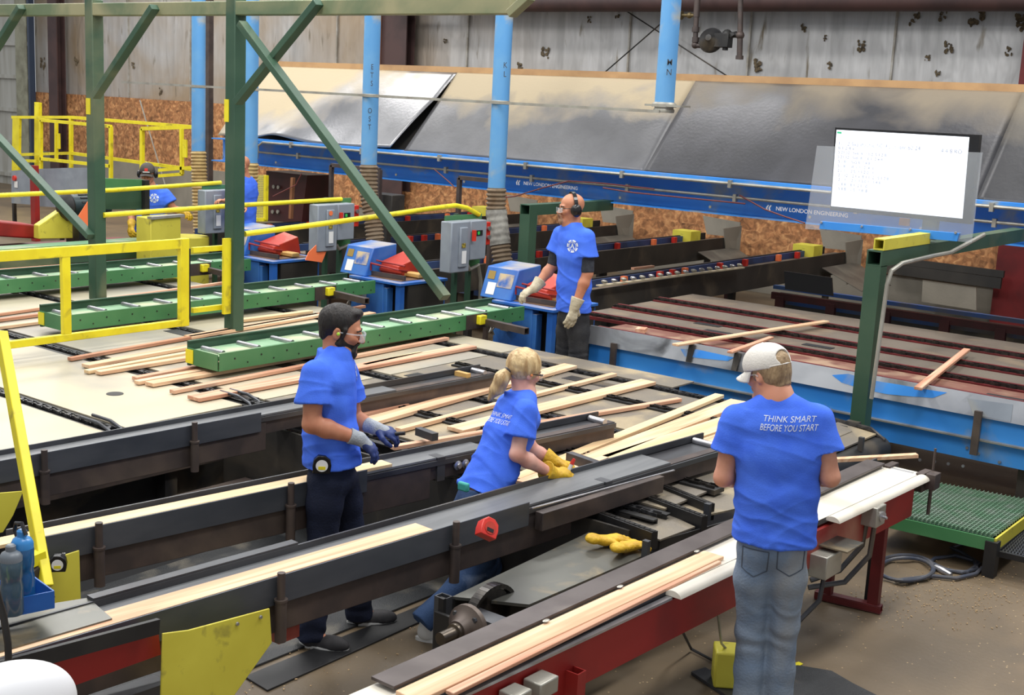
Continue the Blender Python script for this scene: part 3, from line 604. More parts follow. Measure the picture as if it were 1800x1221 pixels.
# chop saw with table
def saw(label):
    t = thing('chop_saw', label, 'saw', (-7.75, 10.75, .27), 'blue chop saws')
    tx0, tx1, ty0, ty1, tz = -8.2, -7.4, 10.16, 10.95, .95
    part('table_top', MB().box(((tx0+tx1)/2, (ty0+ty1)/2, tz-.015), (tx1-tx0, ty1-ty0, .03)), 'sblue', t, bevel=.004)
    part('wear_plate', MB().box((-7.8, 10.55, tz+.004), (.6, .55, .008)), mat('worn_plate', lin(140, 112, 90), lin(112, 84, 64), .5, .3), t)
    part('front_pedestal', MB().box((-7.93, 10.24, .6), (.5, .12, .66)).box((-7.66, 10.24, .57), (.06, .1, .6)), 'sblue', t, bevel=.006)
    part('side_panel', MB().box((-7.42, 10.6, .55), (.02, .6, .72)), 'soot', t)
    part('cabinet', MB().box((-7.85, 10.65, .57), (.7, .55, .7)), 'soot', t)
    # raked blue housing with label
    pr = [(-.22, -.12), (.1, -.12), (.1, .3), (-.1, .33)]
    b = MB(); y_ = 10.5
    hs = [(10.22, .95), (10.34, 1.27), (10.72, 1.3), (10.72, .95)]
    b.prism([(-8.42, a, c) for a, c in hs], (.42, 0, 0)); part('blade_housing', b, 'sblue', t, bevel=.012)
    n = Vector((0, -.32, .12)).normalized()
    def on(u, v, lift=.004): return Vector((-8.42+.42*u, 10.22+.12*v, .95+.32*v))+n*lift
    for nm, u0, u1, v0, v1, m in (('warning_label', .1, .32, .6, .86, mat('gold_label', lin(150, 124, 60), None, .5)), ('safety_label', .16, .42, .12, .5, 'white'), ('worn_sticker', .45, .92, .38, .82, mat('worn_sticker', lin(196, 176, 140), lin(60, 100, 170), .6, nscale=9))):
        part(nm, MB().prism([on(u0, v0), on(u1, v0), on(u1, v1), on(u0, v1)], -n*.002), m, t)
    # red clamp head beside it
    b = MB(); b.prism([(-7.98, 10.42, 1.0), (-7.98, 10.46, 1.12), (-7.98, 10.85, 1.22), (-7.98, 10.9, 1.0)], (.26, 0, -.04)); part('clamp_head', b, 'orange', t, bevel=.008)
    b = MB(); b.tube([(-8.0, 10.3, 1.02), (-8.0, 10.3, 1.1), (-7.62, 10.36, 1.06), (-7.62, 10.5, 1.04)], .011, 8); b.tube([(-7.97, 10.36, 1.13), (-7.6, 10.44, 1.1)], .01, 8); part('guard_rod', b, 'red', t)
    part('hold_down', MB().box((-7.8, 10.46, 1.03), (.34, .1, .03)), 'orange', t)
    part('fence', MB().bar((-8.1, 10.32, .985), (-7.5, 10.34, .985), .025, .05), 'rust', t)
    part('trough', MB().box((-7.7, 10.62, .99), (.4, .12, .05)), 'timber', t, bevel=.01)
    part('junction_box', MB().box((-7.98, 10.14, .74), (.1, .07, .16)), 'conduit', t, bevel=.005)
    part('air_line', MB().tube([(-8.0, 10.1, .8), (-8.05, 10.02, .68), (-8.15, 10.08, .62), (-8.2, 10.2, .7)], .008, 6).tube([(-8.05, 10.1, .84), (-8.12, 10.04, .74), (-8.1, 10.1, .6)], .008, 6), 'conduit', t)
    for (lx, ly) in ((-8.14, 10.22), (-7.46, 10.22), (-8.14, 10.9), (-7.46, 10.9)):
        part('leg', MB().bar((lx, ly, .0), (lx, ly, .93), .07, .07, (0, 1, 0)), 'sblue', t)
    return t
sw = saw('blue chop saw with red clamp in front of the bald worker')
bay(sw, [(1, 'blue chop saw with red clamp under the long green diagonal brace'), (2, 'blue chop saw just right of the middle green post')])
# control box on its post, with yellow guard tube
def ctrl(label, tall):
    X = -9.2
    t = thing('control_box', label, 'control box', (X, 10.75, 0), 'grey saw control boxes')
    part('stand', MB().bar((X-.06, 10.78, 0), (X-.06, 10.78, 1.72), .05, .05, (0, 1, 0)).bar((X-.06, 11.02, .5), (X-.06, 11.02, 1.6), .05, .05, (0, 1, 0)), 'dgreen', t)
    part('backing_plate', MB().box((X-.02, 10.85, 1.4), (.02, .62, .62)), 'green', t)
    part('disconnect_switch', MB().box((X+.09, 10.6, 1.38), (.16, .32, .56)), 'ebox', t, bevel=.012)
    part('switch_cover', MB().box((X+.18, 10.63, 1.38), (.03, .13, .44)), 'ebox', t, bevel=.01)
    part('switch_handle', MB().box((X+.19, 10.8, 1.5), (.03, .04, .12)), 'redplastic' if tall else 'black', t)
    part('starter_box', MB().box((X+.08, 10.92, 1.44), (.15, .28, .44)), 'ebox', t, bevel=.012)
    d = part('display', MB().box((X+.16, 10.93, 1.52), (.006, .1, .06)), 'black', t)
    part('indicator', MB().box((X+.164, 10.91, 1.52), (.004, .035, .035)), mat('lime_lamp', lin(60, 200, 90), None, .4), t)
    part('push_button_station', MB().box((X+.08, 11.11, 1.5), (.1, .1, .26)), 'redplastic', t, bevel=.008)
    for zz in (1.56, 1.46): part('push_button', MB().lathe([(.022, 0), (.026, .03)], (X+.13, 11.11, zz), (1, 0, 0), 12), 'bright', t)
    part('label_tag', MB().box((X+.2, 10.63, 1.27), (.004, .07, .14)), 'white', t)
    part('label_mark', MB().box((X+.2, 10.62, 1.4), (.004, .06, .05)), mat('dark_gold', lin(70, 60, 40), lin(190, 170, 60), .5, nscale=60), t)
    part('cable', MB().tube([(X+.06, 10.85, 1.16), (X+.06, 10.9, 1.1), (X+.06, 11.05, 1.14), (X+.05, 11.12, .95), (X+.04, 11.14, .5)], .022, 8), 'conduit', t)
    return t
cb = ctrl('grey control box with red lever beside the bald worker', True)
for k, l in ((1, 'grey control box with an orange sticker right of the middle green post'), (2, 'grey control box in front of the capped worker, left of the middle post')):
    c = copy_tree(cb); c.location.x += PITCHX*k; c['label'] = l
o = MB(); o.lathe([(.03, 0), (.03, .004)], (-11.3+.197, 10.62, 1.56), (1, 0, 0), 16); solo('round_sticker', o, 'orangeflag', 'small orange round sticker on the middle grey control box', 'sticker')
def gtube(label, k, bend):
    X = -9.2+PITCHX*k
    pts = [(X, 7.67, 1.64), (X, 10.3, 1.70)]
    pts += [(X, 10.75, 1.83), (X+.02, 10.95, 1.83), (X+.05, 11.25, 1.76), (X+.08, 11.45, 1.68)] if bend else [(X, 10.95, 1.73)]
    if bend: pts = [(X, 7.67, 1.655), (X, 9.4, 1.76), (X, 10.3, 1.82), (X, 10.65, 1.835), (X, 10.9, 1.82), (X, 11.2, 1.74), (X, 11.35, 1.69)]
    b = MB().tube([PX(*p, X) for p in ((430, 411), (560, 394), (700, 375), (760, 366), (800, 361), (820, 365), (842, 377))] if bend else [PX(*p, X) for p in ([(182, 378), (400, 362), (600, 350)] if k == 1 else [(-60, 346), (200, 334), (388, 321)])], .027, 12)
    solo('guard_tube', b, 'yellow', label, 'guard rail', 'yellow guard tubes')
gtube('yellow guard tube that bends down over the front grey control box', 0, True)
gtube('straight yellow guard tube between the two green posts, reaching the middle control box', 1, False)
gtube('straight yellow guard tube, uppermost, starting at the left picture edge', 2, False)
# ---------------------------------------------------------------- outfeed rails
def outrail(label):
    x = -7.95; y0, y1 = 11.2, 18.6
    t = thing('outfeed_rail', label, 'rail', (x, 15, .7), 'dark outfeed rails')
    part('near_plate', MB().box((x, (y0+y1)/2, .8), (.02, y1-y0, .32)), 'soot', t)
    part('bed', MB().box((x-.14, (y0+y1)/2, .9), (.26, y1-y0, .03)), mat('dusty_bed', lin(120, 104, 86), lin(90, 78, 66), .6), t)
    part('guard', MB().box((x-.29, (y0+y1)/2-.3, .93), (.03, y1-y0-.8, .14)), 'navyrail', t)
    part('far_plate', MB().box((x-.34, (y0+y1)/2, .88), (.04, y1-y0-.5, .26)), 'black', t)
    for i, yy in enumerate((12.6, 13.4, 13.7, 14.0, 14.9, 15.6, 16.6, 17.2)):
        part('stop_block', MB().box((x-.22, yy, .965), (.06, .07, .09)), 'orangeflag' if i % 3 == 0 else 'redplastic', t, label='small orange-red stop block')
    part('end_block', MB().box((x-.3, 17.7, 1.0), (.34, .3, .17)), 'plate_yellow', t)
    part('deflector', MB().prism([(x+.02, 18.3, 1.12), (x+.1, 18.75, 1.15), (x+.1, 18.75, .55), (x+.0, 18.55, .45)], (.02, -.01, 0)).prism([(x-.6, 18.7, 1.25), (x+.08, 18.75, 1.2), (x+.08, 18.75, .95), (x-.5, 18.7, .95)], (0, .02, 0)), 'concrete', t)
    part('catch_plate', MB().prism([(x+.05, 18.7, .78), (x+.05, 17.5, .78), (x+.65, 17.6, .5), (x+.65, 18.7, .5)], (0, 0, .01)), mat('scuffed_plate', lin(110, 106, 96), lin(84, 80, 74), .5), t)
    for yy in (12.2, 15.2, 18.2): part('leg', MB().bar((x-.17, yy, 0), (x-.17, yy, .72), .08, .08, (0, 1, 0)), 'black', t)
    return t
orl = outrail('dark outfeed rail nearest the large display, right of the bald worker')
bay(orl, [(1, 'dark outfeed rail with a yellow block, second from the display'), (2, 'dark outfeed rail directly behind the bald worker, third from the display'), (3, 'fourth dark outfeed rail, behind the long diagonal brace')])
sk = thing('skate_wheel_strip', 'pale strip of small skate wheels on the side of the nearest outfeed rail', 'wheel strip', (-7.85, 13, .9))
pa, pb_ = PX(1052, 502, -7.86), PX(1305, 470, -7.86)
part('strip', MB().bar(pa, pb_, .07, .015), mat('cream_strip', lin(178, 166, 140), None, .5), sk)
for k in range(17):
    p = V3(pa)+(V3(pb_)-V3(pa))*((k+.5)/17)
    part('wheel', MB().lathe([(.012, -.02), (.034, -.012), (.038, 0), (.034, .012), (.012, .02)], p+Vector((.01, 0, .04)), (0, .3, 1), 12), 'bright' if k % 2 else 'conduit', sk)
# ---------------------------------------------------------------- chains
def chain(y, x0, x1, z, width=.05, pitch=.058, up=.02):
    b = MB(); n = int(abs(x1-x0)/pitch); s = 1 if x1 > x0 else -1
    for i in range(n):
        x = x0+s*(i+.5)*pitch; o = .012 if i % 2 else 0
        b.box((x, y-width/2+o, z+up/2), (pitch*.98, .007, up)); b.box((x, y+width/2-o, z+up/2), (pitch*.98, .007, up))
        b.tube([(x-pitch/2, y-width/2, z+up/2), (x-pitch/2, y+width/2, z+up/2)], .009, 6)
    return b
# ---------------------------------------------------------------- main chain deck
deck = thing('chain_deck', 'long pale steel transfer deck with chains carrying boards, across the middle', 'transfer table', (-9, 6.5, 0))
ZD = .75
CY = [4.78, 5.95, 7.3, 8.75]
xl = -14.75
xr = [-6.98, -3.5, -3.55, -3.6]
plates = [(3.4, 4.70, xl, -6.93, 'deck'), (4.86, 5.84, xl, -6.98, 'deck'), (6.06, 7.2, xl, -7.0, 'deck'), (7.4, 8.65, xl, -7.0, 'deck'), (8.85, 9.2, xl, -7.0, 'deck'),
          (6.06, 7.2, -6.98, -3.55, 'deckd'), (7.4, 8.65, -6.98, -3.55, 'deckd'), (8.85, 9.2, -6.98, -5.2, 'deckd')]
for (ya, yb2, xa, xb, m) in plates:
    part('deck_plate', MB().box(((xa+xb)/2, (ya+yb2)/2, ZD-.006), (xb-xa, yb2-ya, .012)), m, deck)
for i, cy in enumerate(CY):
    tr_ = part('chain_track', MB().chan((xl, cy-.07, ZD-.05), (xr[i], cy-.07, ZD-.05), .05, .08, .01, 1).chan((xl, cy+.07, ZD-.05), (xr[i], cy+.07, ZD-.05), .05, .08, .01, -1).box(((xl+xr[i])/2, cy, ZD-.075), (xr[i]-xl, .1, .02)), 'black', deck)
    part('drive_chain', chain(cy, xr[i]-.02, max(xl, -14.5), ZD-.012), 'chain', tr_)
for cy in (6.6, 8.1):
    tr_ = part('chain_track', MB().box(((-6.9-3.5)/2, cy, ZD-.0), (3.4, .12, .03)), 'black', deck)
    part('drive_chain', chain(cy, -3.52, -6.9, ZD+.012), 'grease', tr_)
# dark slots
b = MB()
for (xa, xb, ya, yb2) in ((-6.9, -6.3, 7.45, 7.62), (-6.0, -5.4, 8.4, 8.55), (-7.9, -7.3, 6.9, 7.05), (-5.2, -4.6, 6.75, 6.9), (-4.6, -4.1, 7.5, 7.65), (-7.45, -7.05, 5.9, 6.06), (-9.6, -9.1, 7.1, 7.25)):
    part('slot', MB().box(((xa+xb)/2, (ya+yb2)/2, ZD+.001), (xb-xa, yb2-ya, .004)), 'black', deck)

h = PZ(202, 692, ZD); part('drain_hole', MB().lathe([(.062, 0), (.062, .002)], (h[0], h[1], ZD+.0005), n=24), 'rubber', deck)
# fronts, beams and legs
part('front_skirt', MB().box((-6.92, 4.0, ZD-.07), (.03, 2.5, .12)), 'black', deck)
part('end_plate', MB().box(((-6.9-3.5)/2, 5.62, .46), (3.4, .02, .56)), 'soot', deck, label='grimy brown steel end plate')
part('cross_beam', MB().bar((-6.95, 3.2, .45), (-6.95, 5.6, .45), .1, .1).bar((-6.6, 3.9, .28), (-6.6, 5.6, .28), .1, .1), 'rust', deck)
for (lx, ly) in ((-7.0, 3.6), (-7.0, 5.2), (-7.0, 9.0), (-5.3, 9.0), (-3.7, 9.0), (-3.7, 5.9), (-12, 3.6), (-12, 9.0), (-5.3, 5.75)):
    part('leg', MB().bar((lx, ly, 0), (lx, ly, ZD-.02), .1, .1, (0, 1, 0)), 'black', deck)
part('side_wall', MB().box((-7.06, 4.6, .38), (.02, 2.4, .66)), 'black', deck)
# curved chain guides at the left deck's edge
for cy in (4.78, 5.95):
    pts = [(-7.3, cy, ZD+.03), (-7.1, cy, ZD+.03), (-6.98, cy, ZD), (-6.9, cy, ZD-.08), (-6.87, cy, ZD-.18)]
    part('curved_guide', MB().tube([(x, y-.045, z) for x, y, z in pts], .012, 8).tube([(x, y+.045, z) for x, y, z in pts], .012, 8), 'steel', deck)
# end sprocket roll of the deck at the right
e0 = -3.42
part('end_apron', MB().prism([(e0-.35, 7.9, ZD), (e0-.3, 8.8, ZD), (e0, 8.8, ZD-.03), (e0, 7.9, ZD-.03)], (0, 0, .012)), 'deckd', deck)
for yy in (7.85, 8.8):
    pts = [(e0-.5, yy, ZD+.02), (e0-.05, yy, ZD), (e0+.05, yy, ZD-.06), (e0+.07, yy, ZD-.15), (e0+.02, yy, ZD-.24)]
    part('curved_guide', MB().tube(pts, .022, 8), 'grease', deck)
part('drive_drum', MB().tube([(e0, 7.8, ZD-.14), (e0, 8.85, ZD-.14)], .1, 16), 'black', deck)
# ---------------------------------------------------------------- slide with gloves, sprocket and bearing
sd = thing('drive_slide', 'grey sloping cover plate over a greasy chain drive beside the rusty bar', 'conveyor', (-3.5, 5.0, 0))
P7 = lambda u, v, z=.7: PZ(u, v, z)
top = [P7(795, 1048), P7(1035, 935), P7(1140, 972), P7(930, 1062)]
part('cover_plate', MB().prism(top, (0, 0, -.015)), 'deckg', sd)
sk_ = [(p[0], p[1], .69) for p in top]
part('side_panel', MB().prism([sk_[0], sk_[1], (sk_[1][0], sk_[1][1], .3), (sk_[0][0], sk_[0][1], .3)], (.012, 0, 0)).prism([sk_[3], sk_[2], (sk_[2][0], sk_[2][1], .3), (sk_[3][0], sk_[3][1], .3)], (-.012, 0, 0)), 'black', sd)
cx, cyy = P7(880, 1050)[0], P7(880, 1050)[1]
ch = MB()
c = V3(PZ(862, 1080, .62)); R0 = .14
for k in range(-9, 10):
    a = math.radians(90+k*9); p = c+Vector((0, math.cos(a)*R0*1.15, math.sin(a)*R0-.0)); R = Matrix.Rotation(a-math.pi/2, 3, 'X')
    ch.box(p, (.05, .024, .02), R)
part('sprocket', MB().lathe([(.13, -.015), (.13, .015)], c, (1, 0, 0), 28), 'grease', sd); part('drive_chain', ch, 'grease', sd)
q0 = PZ(772, 1050, .72)
part('bracket', MB().box((q0[0]+.02, q0[1], .5), (.03, .02, .45)), 'black', sd)
part('tube_post', MB().hollow((q0[0], q0[1]+.03, .42), (q0[0], q0[1]+.03, .72), .065, .055, .006, (0, 1, 0)), 'steel', sd)
m0 = PZ(822, 1105, .5)
part('end_frame', MB().box((q0[0]+.17, q0[1]-.02, .46), (.34, .02, .4)), 'black', sd)
part('cross_channel', MB().box((q0[0]+.27, q0[1]+.05, .68), (.3, .1, .02)).box((q0[0]+.42, q0[1]+.05, .61), (.03, .12, .14)), 'steel', sd)
bc = V3(PY(826, 1100, q0[1]-.06))
part('bearing', MB().lathe([(.105, 0), (.105, .025), (.085, .035), (.06, .06), (.05, .09)], bc, (0, -1, 0), 24), 'rust', sd)
part('shaft', MB().lathe([(.042, .05), (.042, .11), (.03, .112), (.03, .2)], bc, (0, -1, 0), 18), mat('oily_shaft', lin(104, 94, 82), lin(70, 64, 58), .35, .7), sd)
for a in (45, 135, 225, 315):
    part('bolt', MB().lathe([(.012, .02), (.012, .045)], bc+Vector((.08*math.cos(math.radians(a)), 0, .08*math.sin(math.radians(a)))), (0, -1, 0), 6), 'steel', sd)
# small chain bridge between rail three and the bar
cbx = thing('chain_bridge', 'short oily black chain bridge with a dusty plate beyond the yellow gloves', 'conveyor', (-3.6, 5.8, 0))
for (u0, v0, u1, v1) in ((1030, 905, 1150, 950), (1120, 878, 1238, 922), (1165, 865, 1250, 900)):
    a, c = PZ(u0, v0, .72), PZ(u1, v1, .72)
    part('guide', MB().bar(a, c, .05, .1), 'black', cbx); n = 14
    lk = MB()
    for k in range(n):
        p = V3(a)+(V3(c)-V3(a))*((k+.5)/n)+Vector((0, 0, .06)); lk.box(p-Vector((0, 0, .012)), (.03, .026, .012))
    part('drive_chain', lk, 'grease', cbx)
part('plate', MB().prism([PZ(1060, 905, .71), PZ(1125, 880, .71), PZ(1222, 925, .71), PZ(1160, 948, .71)], (0, 0, -.01)), 'deckd', cbx)
part('plate', MB().prism([PZ(1165, 885, .72), PZ(1270, 845, .72), PZ(1400, 870, .72), PZ(1240, 905, .72)], (0, 0, -.01)), 'deckd', cbx)
part('skirt', MB().prism([PZ(1160, 950, .7), PZ(1400, 880, .7), PZ(1400, 880, .7)+np.array([0, 0, -.3]), PZ(1160, 950, .7)+np.array([0, 0, -.3])], (-.01, 0, 0)), 'black', cbx)
b = MB()
for (u, v) in ((1135, 972), (1243, 905), (1513, 785)):
    p = PZ(u, v, .72); part('stop', MB().box((p[0], p[1], .74), (.035, .03, .1)), 'steel', cbx)
# ================================================================ blue transfer table at the right
tt = thing('transfer_table', 'big blue transfer table with red chain rails at the right', 'transfer table', (-3, 12, 0))
XA, XB = -6.56, 1.0; YF = 9.6
part('zinc_apron', MB().prism([(XA, YF, .985), (XB, YF, .985), (XB, YF-.04, .82), (XA, YF-.04, .82)], (0, .01, 0)), 'zinc', tt)
def patch(nm, pts, m, dy):
    part(nm, MB().prism([(lambda p: (p[0], YF-.04*(.985-p[2])/.165-.003, p[2]))(PY(u, v, YF-.02)) for u, v in pts], (0, -.001, 0)), m, tt)
patch('paint_patch', [(1462, 659), (1490, 657), (1530, 668), (1580, 676), (1618, 683), (1664, 690), (1640, 699), (1600, 696), (1560, 692), (1520, 684), (1480, 672)], 'blue', 0)
patch('paint_patch', [(1196, 613), (1225, 614), (1262, 622), (1290, 628), (1280, 634), (1240, 630), (1205, 626)], 'blue', 0)
patch('scuffed_patch', [(1700, 700), (1780, 711), (1778, 741), (1712, 727)], 'ebox', 0)
part('blue_skirt', MB().box(((XA+XB)/2, YF+.01, .73), (XB-XA, .02, .24)), 'blue', tt)
part('ledge', MB().box(((XA+XB)/2, YF-.015, .645), (XB-XA, .06, .012)), 'conduit', tt)
part('lower_skirt', MB().box(((XA+XB)/2, YF+.03, .555), (XB-XA, .02, .17)), 'blue', tt)
b = MB()
for u, v in ((1592, 806), (1617, 811), (1643, 814), (1667, 818), (1693, 822), (1720, 800), (1757, 815), (1700, 790)):
    p = PY(u, v-3, YF+.015); b.lathe([(.014, 0), (.01, .01)], p, (0, -1, 0), 8)
part('bolt', b, 'bright', tt)
b = MB()
for u, v in ((1080, 640), (1718, 760)): p = PY(u, v, YF-.03); part('strap', MB().box((p[0], YF-.06, .7), (.055, .03, .34)), 'rust', tt)
for v_ in ((1213, 622), (1293, 636)):
    p = PY(*v_, YF-.04); part('apron_mark', MB().prism([(p[0]-.03, YF-.012, .975), (p[0]+.035, YF-.012, .975), (p[0]+.02, YF-.052, .825), (p[0]-.03, YF-.052, .825)], (0, -.004, 0)), 'soot', tt)
rows = [9.66, 10.28, 10.95, 11.75]
for i, y in enumerate(rows):
    x0 = XA if i < 1 else -7.2
    rr = part('chain_rail', MB().box(((x0+XB)/2, y+.075, .935), (XB-x0, .035, .06)).box(((x0+XB)/2, y, .925), (XB-x0, .1, .03)), 'dred', tt)
    part('drive_chain', chain(y, XB, x0, .94, .05, .065, .026), 'grease', rr)
for (ya, yb2, m) in ((9.75, 10.2, 'deckr'), (10.4, 10.88, 'farplate'), (11.07, 11.67, 'farplate'), (11.86, 12.55, 'farplate')):
    part('deck_plate', MB().box(((-7.2+XB)/2 if ya > 10 else (XA+XB)/2, (ya+yb2)/2, .925), (XB+7.2 if ya > 10 else XB-XA, yb2-ya, .012)), m, tt)
b = MB()
for (u, v) in ((1262, 583), (1438, 608), (1765, 698), (1245, 570)):
    p = PZ(u, v, .935); part('slot', MB().box((p[0], p[1], .933), (.28, .1, .006)), 'black', tt)
for lx in (-6.5, -4.6, -2.6, -.5):
    for ly in (9.8, 12.3): part('leg', MB().bar((lx, ly, 0), (lx, ly, .91), .12, .12, (0, 1, 0)), 'soot', tt)
part('beam', MB().bar((XA, 10.9, .8), (XB, 10.9, .8), .1, .16).bar((XA, 12.5, .8), (XB, 12.5, .8), .1, .16), 'black', tt)
MT['rackblue'] = mat('grimy_blue_paint', lin(40, 78, 140), lin(60, 84, 120), .5, nscale=3, dust=lin(84, 80, 78), damt=.3)
MT['rackred'] = mat('grimy_red_paint', lin(66, 26, 28), lin(48, 22, 24), .5, nscale=3)
# ladder-like red and blue rack behind it
rk = thing('side_rack', 'dark red rack with blue panels along the back of the right transfer table', 'rack', (-6, 16.2, 0))
YR = 15.6
Pr = lambda u, v: PY(u, v, YR)
zt_, zm_, zb_ = Pr(1500, 523)[2], Pr(1500, 538)[2], Pr(1500, 572)[2]
part('top_rail', MB().box((-3.9, YR, zt_), (7.6, .08, .05)), 'rackblue', rk); part('upper_rail', MB().box((-3.9, YR-.05, zm_), (7.6, .06, .09)), 'rackred', rk); part('lower_rail', MB().box((-3.9, YR-.05, zb_), (7.6, .06, .1)), 'rackred', rk)
part('blue_panel', MB().box((-3.9, YR+.1, (zm_+zb_)/2+.04), (7.6, .02, .07)), 'rackblue', rk); part('back_panel', MB().box((-3.9, YR+.2, .3), (7.6, .02, .6)), 'soot', rk)
for u in (1282, 1372, 1462, 1560, 1665, 1765): p = Pr(u, 560); part('upright', MB().box((p[0], YR-.06, (zm_+zb_)/2), (.12, .07, abs(zm_-zb_))), 'rackred', rk)
for x in (-7.6, -4, -1): part('leg', MB().bar((x, YR, 0), (x, YR, zm_), .1, .1, (0, 1, 0)), 'rackred', rk)
pl = MB().prism([Pr(1378, 476), Pr(1462, 488), Pr(1464, 510), Pr(1380, 500)], (0, .02, 0)); solo('chute_cover', MB().prism([PY(1378, 476, 14.0), PY(1462, 488, 14.0), PY(1464, 520, 14.0), PY(1380, 508, 14.0)], (0, .02, 0)), 'rubber', 'flat black panel standing behind the nearest outfeed rail', 'panel')
p1_ = PY(1622, 492, 18.9); solo('grey_board', MB().prism([PY(1622, 492, 18.9), PY(1716, 505, 18.9), PY(1716, 545, 18.9), PY(1620, 530, 18.9)], (0, .03, 0)), 'concrete', 'grey rectangular board leaning at the far wall right of the display post', 'board')
b = MB(); b.bar(PY(1555, 455, 18.9), PY(1765, 482, 18.9), .06, .1); b.bar(PY(1555, 470, 18.9), PY(1760, 498, 18.9), .06, .16); solo('wall_rail', b, 'soot', 'dark double rail along the far strand-board wall behind the display post', 'rail')
# ---------------------------------------------------------------- display post and screen
dp = thing('display_post', 'green square post with an arm carrying the big bright display', 'post', (-3.72, 9.2, 0))
part('post', MB().hollow((-3.72, 9.2, 0), (-3.72, 9.2, 1.91), .12, .12, .012, (0, 1, 0)), 'dgreen', dp)
part('arm', MB().hollow((-3.72, 9.14, 1.965), (-3.72, 12.6, 1.965), .12, .12, .012), 'dgreen', dp)
part('upper_arm', MB().hollow((-3.7, 9.16, 2.07), (-3.7, 10.1, 2.07), .085, .085, .01), 'plate_yellow', dp)
part('conduit', MB().tube([(-3.63, 9.15, .9), (-3.61, 9.17, 1.78), (-3.6, 9.2, 1.88), (-3.58, 9.35, 1.93), (-3.56, 9.9, 1.95), (-3.5, 10.15, 1.97), (-3.4, 10.6, 2.1)], .017, 8), 'conduit', dp)
tv = thing('display_screen', 'big bright white display behind a clear acrylic sheet', 'screen', PY(1585, 380, 10.2))
YT = 10.2
Pt = lambda u, v, y=YT: np.array(PY(u, v, y))
scr = [Pt(1471, 228), Pt(1704, 241), Pt(1692, 384), Pt(1461, 362)]
part('casing', MB().prism([Pt(1468, 224), Pt(1722, 237), Pt(1706, 394), Pt(1459, 369)], (0, .06, 0)), 'gloss', tv)
scm = mat('screen_glow', lin(238, 244, 255), None, .3, emit=1.15)
sp_ = part('screen', MB().prism([p+np.array([0, -.004, 0]) for p in scr], (0, .003, 0)), scm, tv, label='glowing white screen')
ex = (scr[1]-scr[0]); ex /= np.linalg.norm(ex); ey = scr[0]-scr[3]; ey /= np.linalg.norm(ey)
tl = MB(); lm = mat('pale_text', lin(120, 126, 150), None, .5)
rows_ = [(1530, 252, '11 12 5x5 double 5C 9 possible 62 24', .046), (1673, 266, '4 4 8 RO', .046), (1489, 259.5, '6 1 2 4 x', .04), (1520, 267.5, '5 21 52   5x6  8  1 1/2  5 1 2 8', .034), (1522, 275.5, '5 21 12   5x6  8  1 6 1  2 4 4 1', .034),
         (1520, 283.5, '5 1 8     5x5 8  1 4 8', .034), (1530, 291.5, '5 1 8      8  1 1   2  4  1', .034), (1535, 299.5, '2 1 1     2 5  1 1 2 0   1', .034), (1560, 307.5, '2 1 12    2 1 x  8 1 1  2   5 1 2 8', .034), (1560, 315.5, '2 1 1     2 1  1 5 0 1   1 4 8', .034), (1540, 323.5, '1 8 8    8 1  2 1   0', .034), (1550, 331.5, '5 8 8    1 5   1 8  8', .034)]
for u, v, s, z in rows_:
    w_ = max(q[0] for q in text_mesh(s, z)[0])*2; text_on(tl, s, z, Pt(u if u == 1673 else 1474, v)+ex*(0 if u == 1673 else w_/2)+np.array([0, -.006, 0]), ex, ey, 0, 0, .001)
part('screen_text', tl, lm, tv)
part('green_mark', MB().prism([p+np.array([0, -.007, 0]) for p in (Pt(1472, 231), Pt(1480, 231.6), Pt(1480, 235), Pt(1472, 234.5))], (0, .002, 0)), mat('green_pixel', lin(60, 200, 140), None, .5), tv)
part('acrylic_sheet', MB().prism([Pt(1436, 256, 10.1), Pt(1727, 268, 10.1), Pt(1708, 426, 10.1), Pt(1415, 402, 10.1)], (0, .008, 0)), 'plex', tv)
part('blue_bracket', MB().prism([Pt(1442, 389, 10.08), Pt(1686, 410, 10.08), Pt(1682, 424, 10.08), Pt(1440, 402, 10.08)], (0, .05, 0)), 'blue', tv)
b = MB()
for u, v in ((1444, 391), (1515, 398), (1600, 403), (1680, 409)): b.lathe([(.012, 0), (.009, .012)], Pt(u, v, 10.075), (0, -1, 0), 8)
part('bolt', b, 'bright', tv)
part('mount', MB().box((-3.72, 10.24, 2.18), (.12, .06, .26)), 'steel', tv)
part('small_sensor', MB().box(Pt(1590, 390, 10.14), (.08, .03, .06)), 'brownl', tv)
# second green post with its arm
gp = thing('green_stand', 'shorter green square-tube stand beside the bald worker', 'stand', (-8.75, 11.4, 0))
x_ = PY(928, 400, 11.4)[0]; zt2 = PY(928, 368, 11.4)[2]
part('post', MB().bar((x_, 11.4, 0), (x_, 11.4, zt2-.06), .14, .14, (0, 1, 0)), 'dgreen', gp); part('arm', MB().hollow((x_, 11.33, zt2), (x_, 13.0, zt2), .14, .12, .01), 'dgreen', gp)
for u, h0, h1, w_ in ((485+100, 1.75, 0, .07), (808, 1.75, 0, .07)):
    pass
for (u, v, ub, lab) in ((583, 290, 668, 'thin dark gallows frame under the beam behind the long diagonal brace'), (808, 312, 866, 'thin dark gallows frame under the beam left of the bald worker')):
    a = PY(u, v, 12.2); c = PY(ub, v-2, 12.2)
    t = thing('gallows_frame', lab, 'frame', (a[0], 12.2, 0)); part('post', MB().bar((a[0], 12.2, 0), (a[0], 12.2, a[2]), .05, .05, (0, 1, 0)), 'rust', t); part('arm', MB().bar((a[0], 12.2, a[2]), (c[0], 12.2, a[2]), .05, .05), 'rust', t)
    part('rear_post', MB().bar((c[0], 12.2, 0), (c[0], 12.2, a[2]), .05, .05, (0, 1, 0)), 'rust', t)
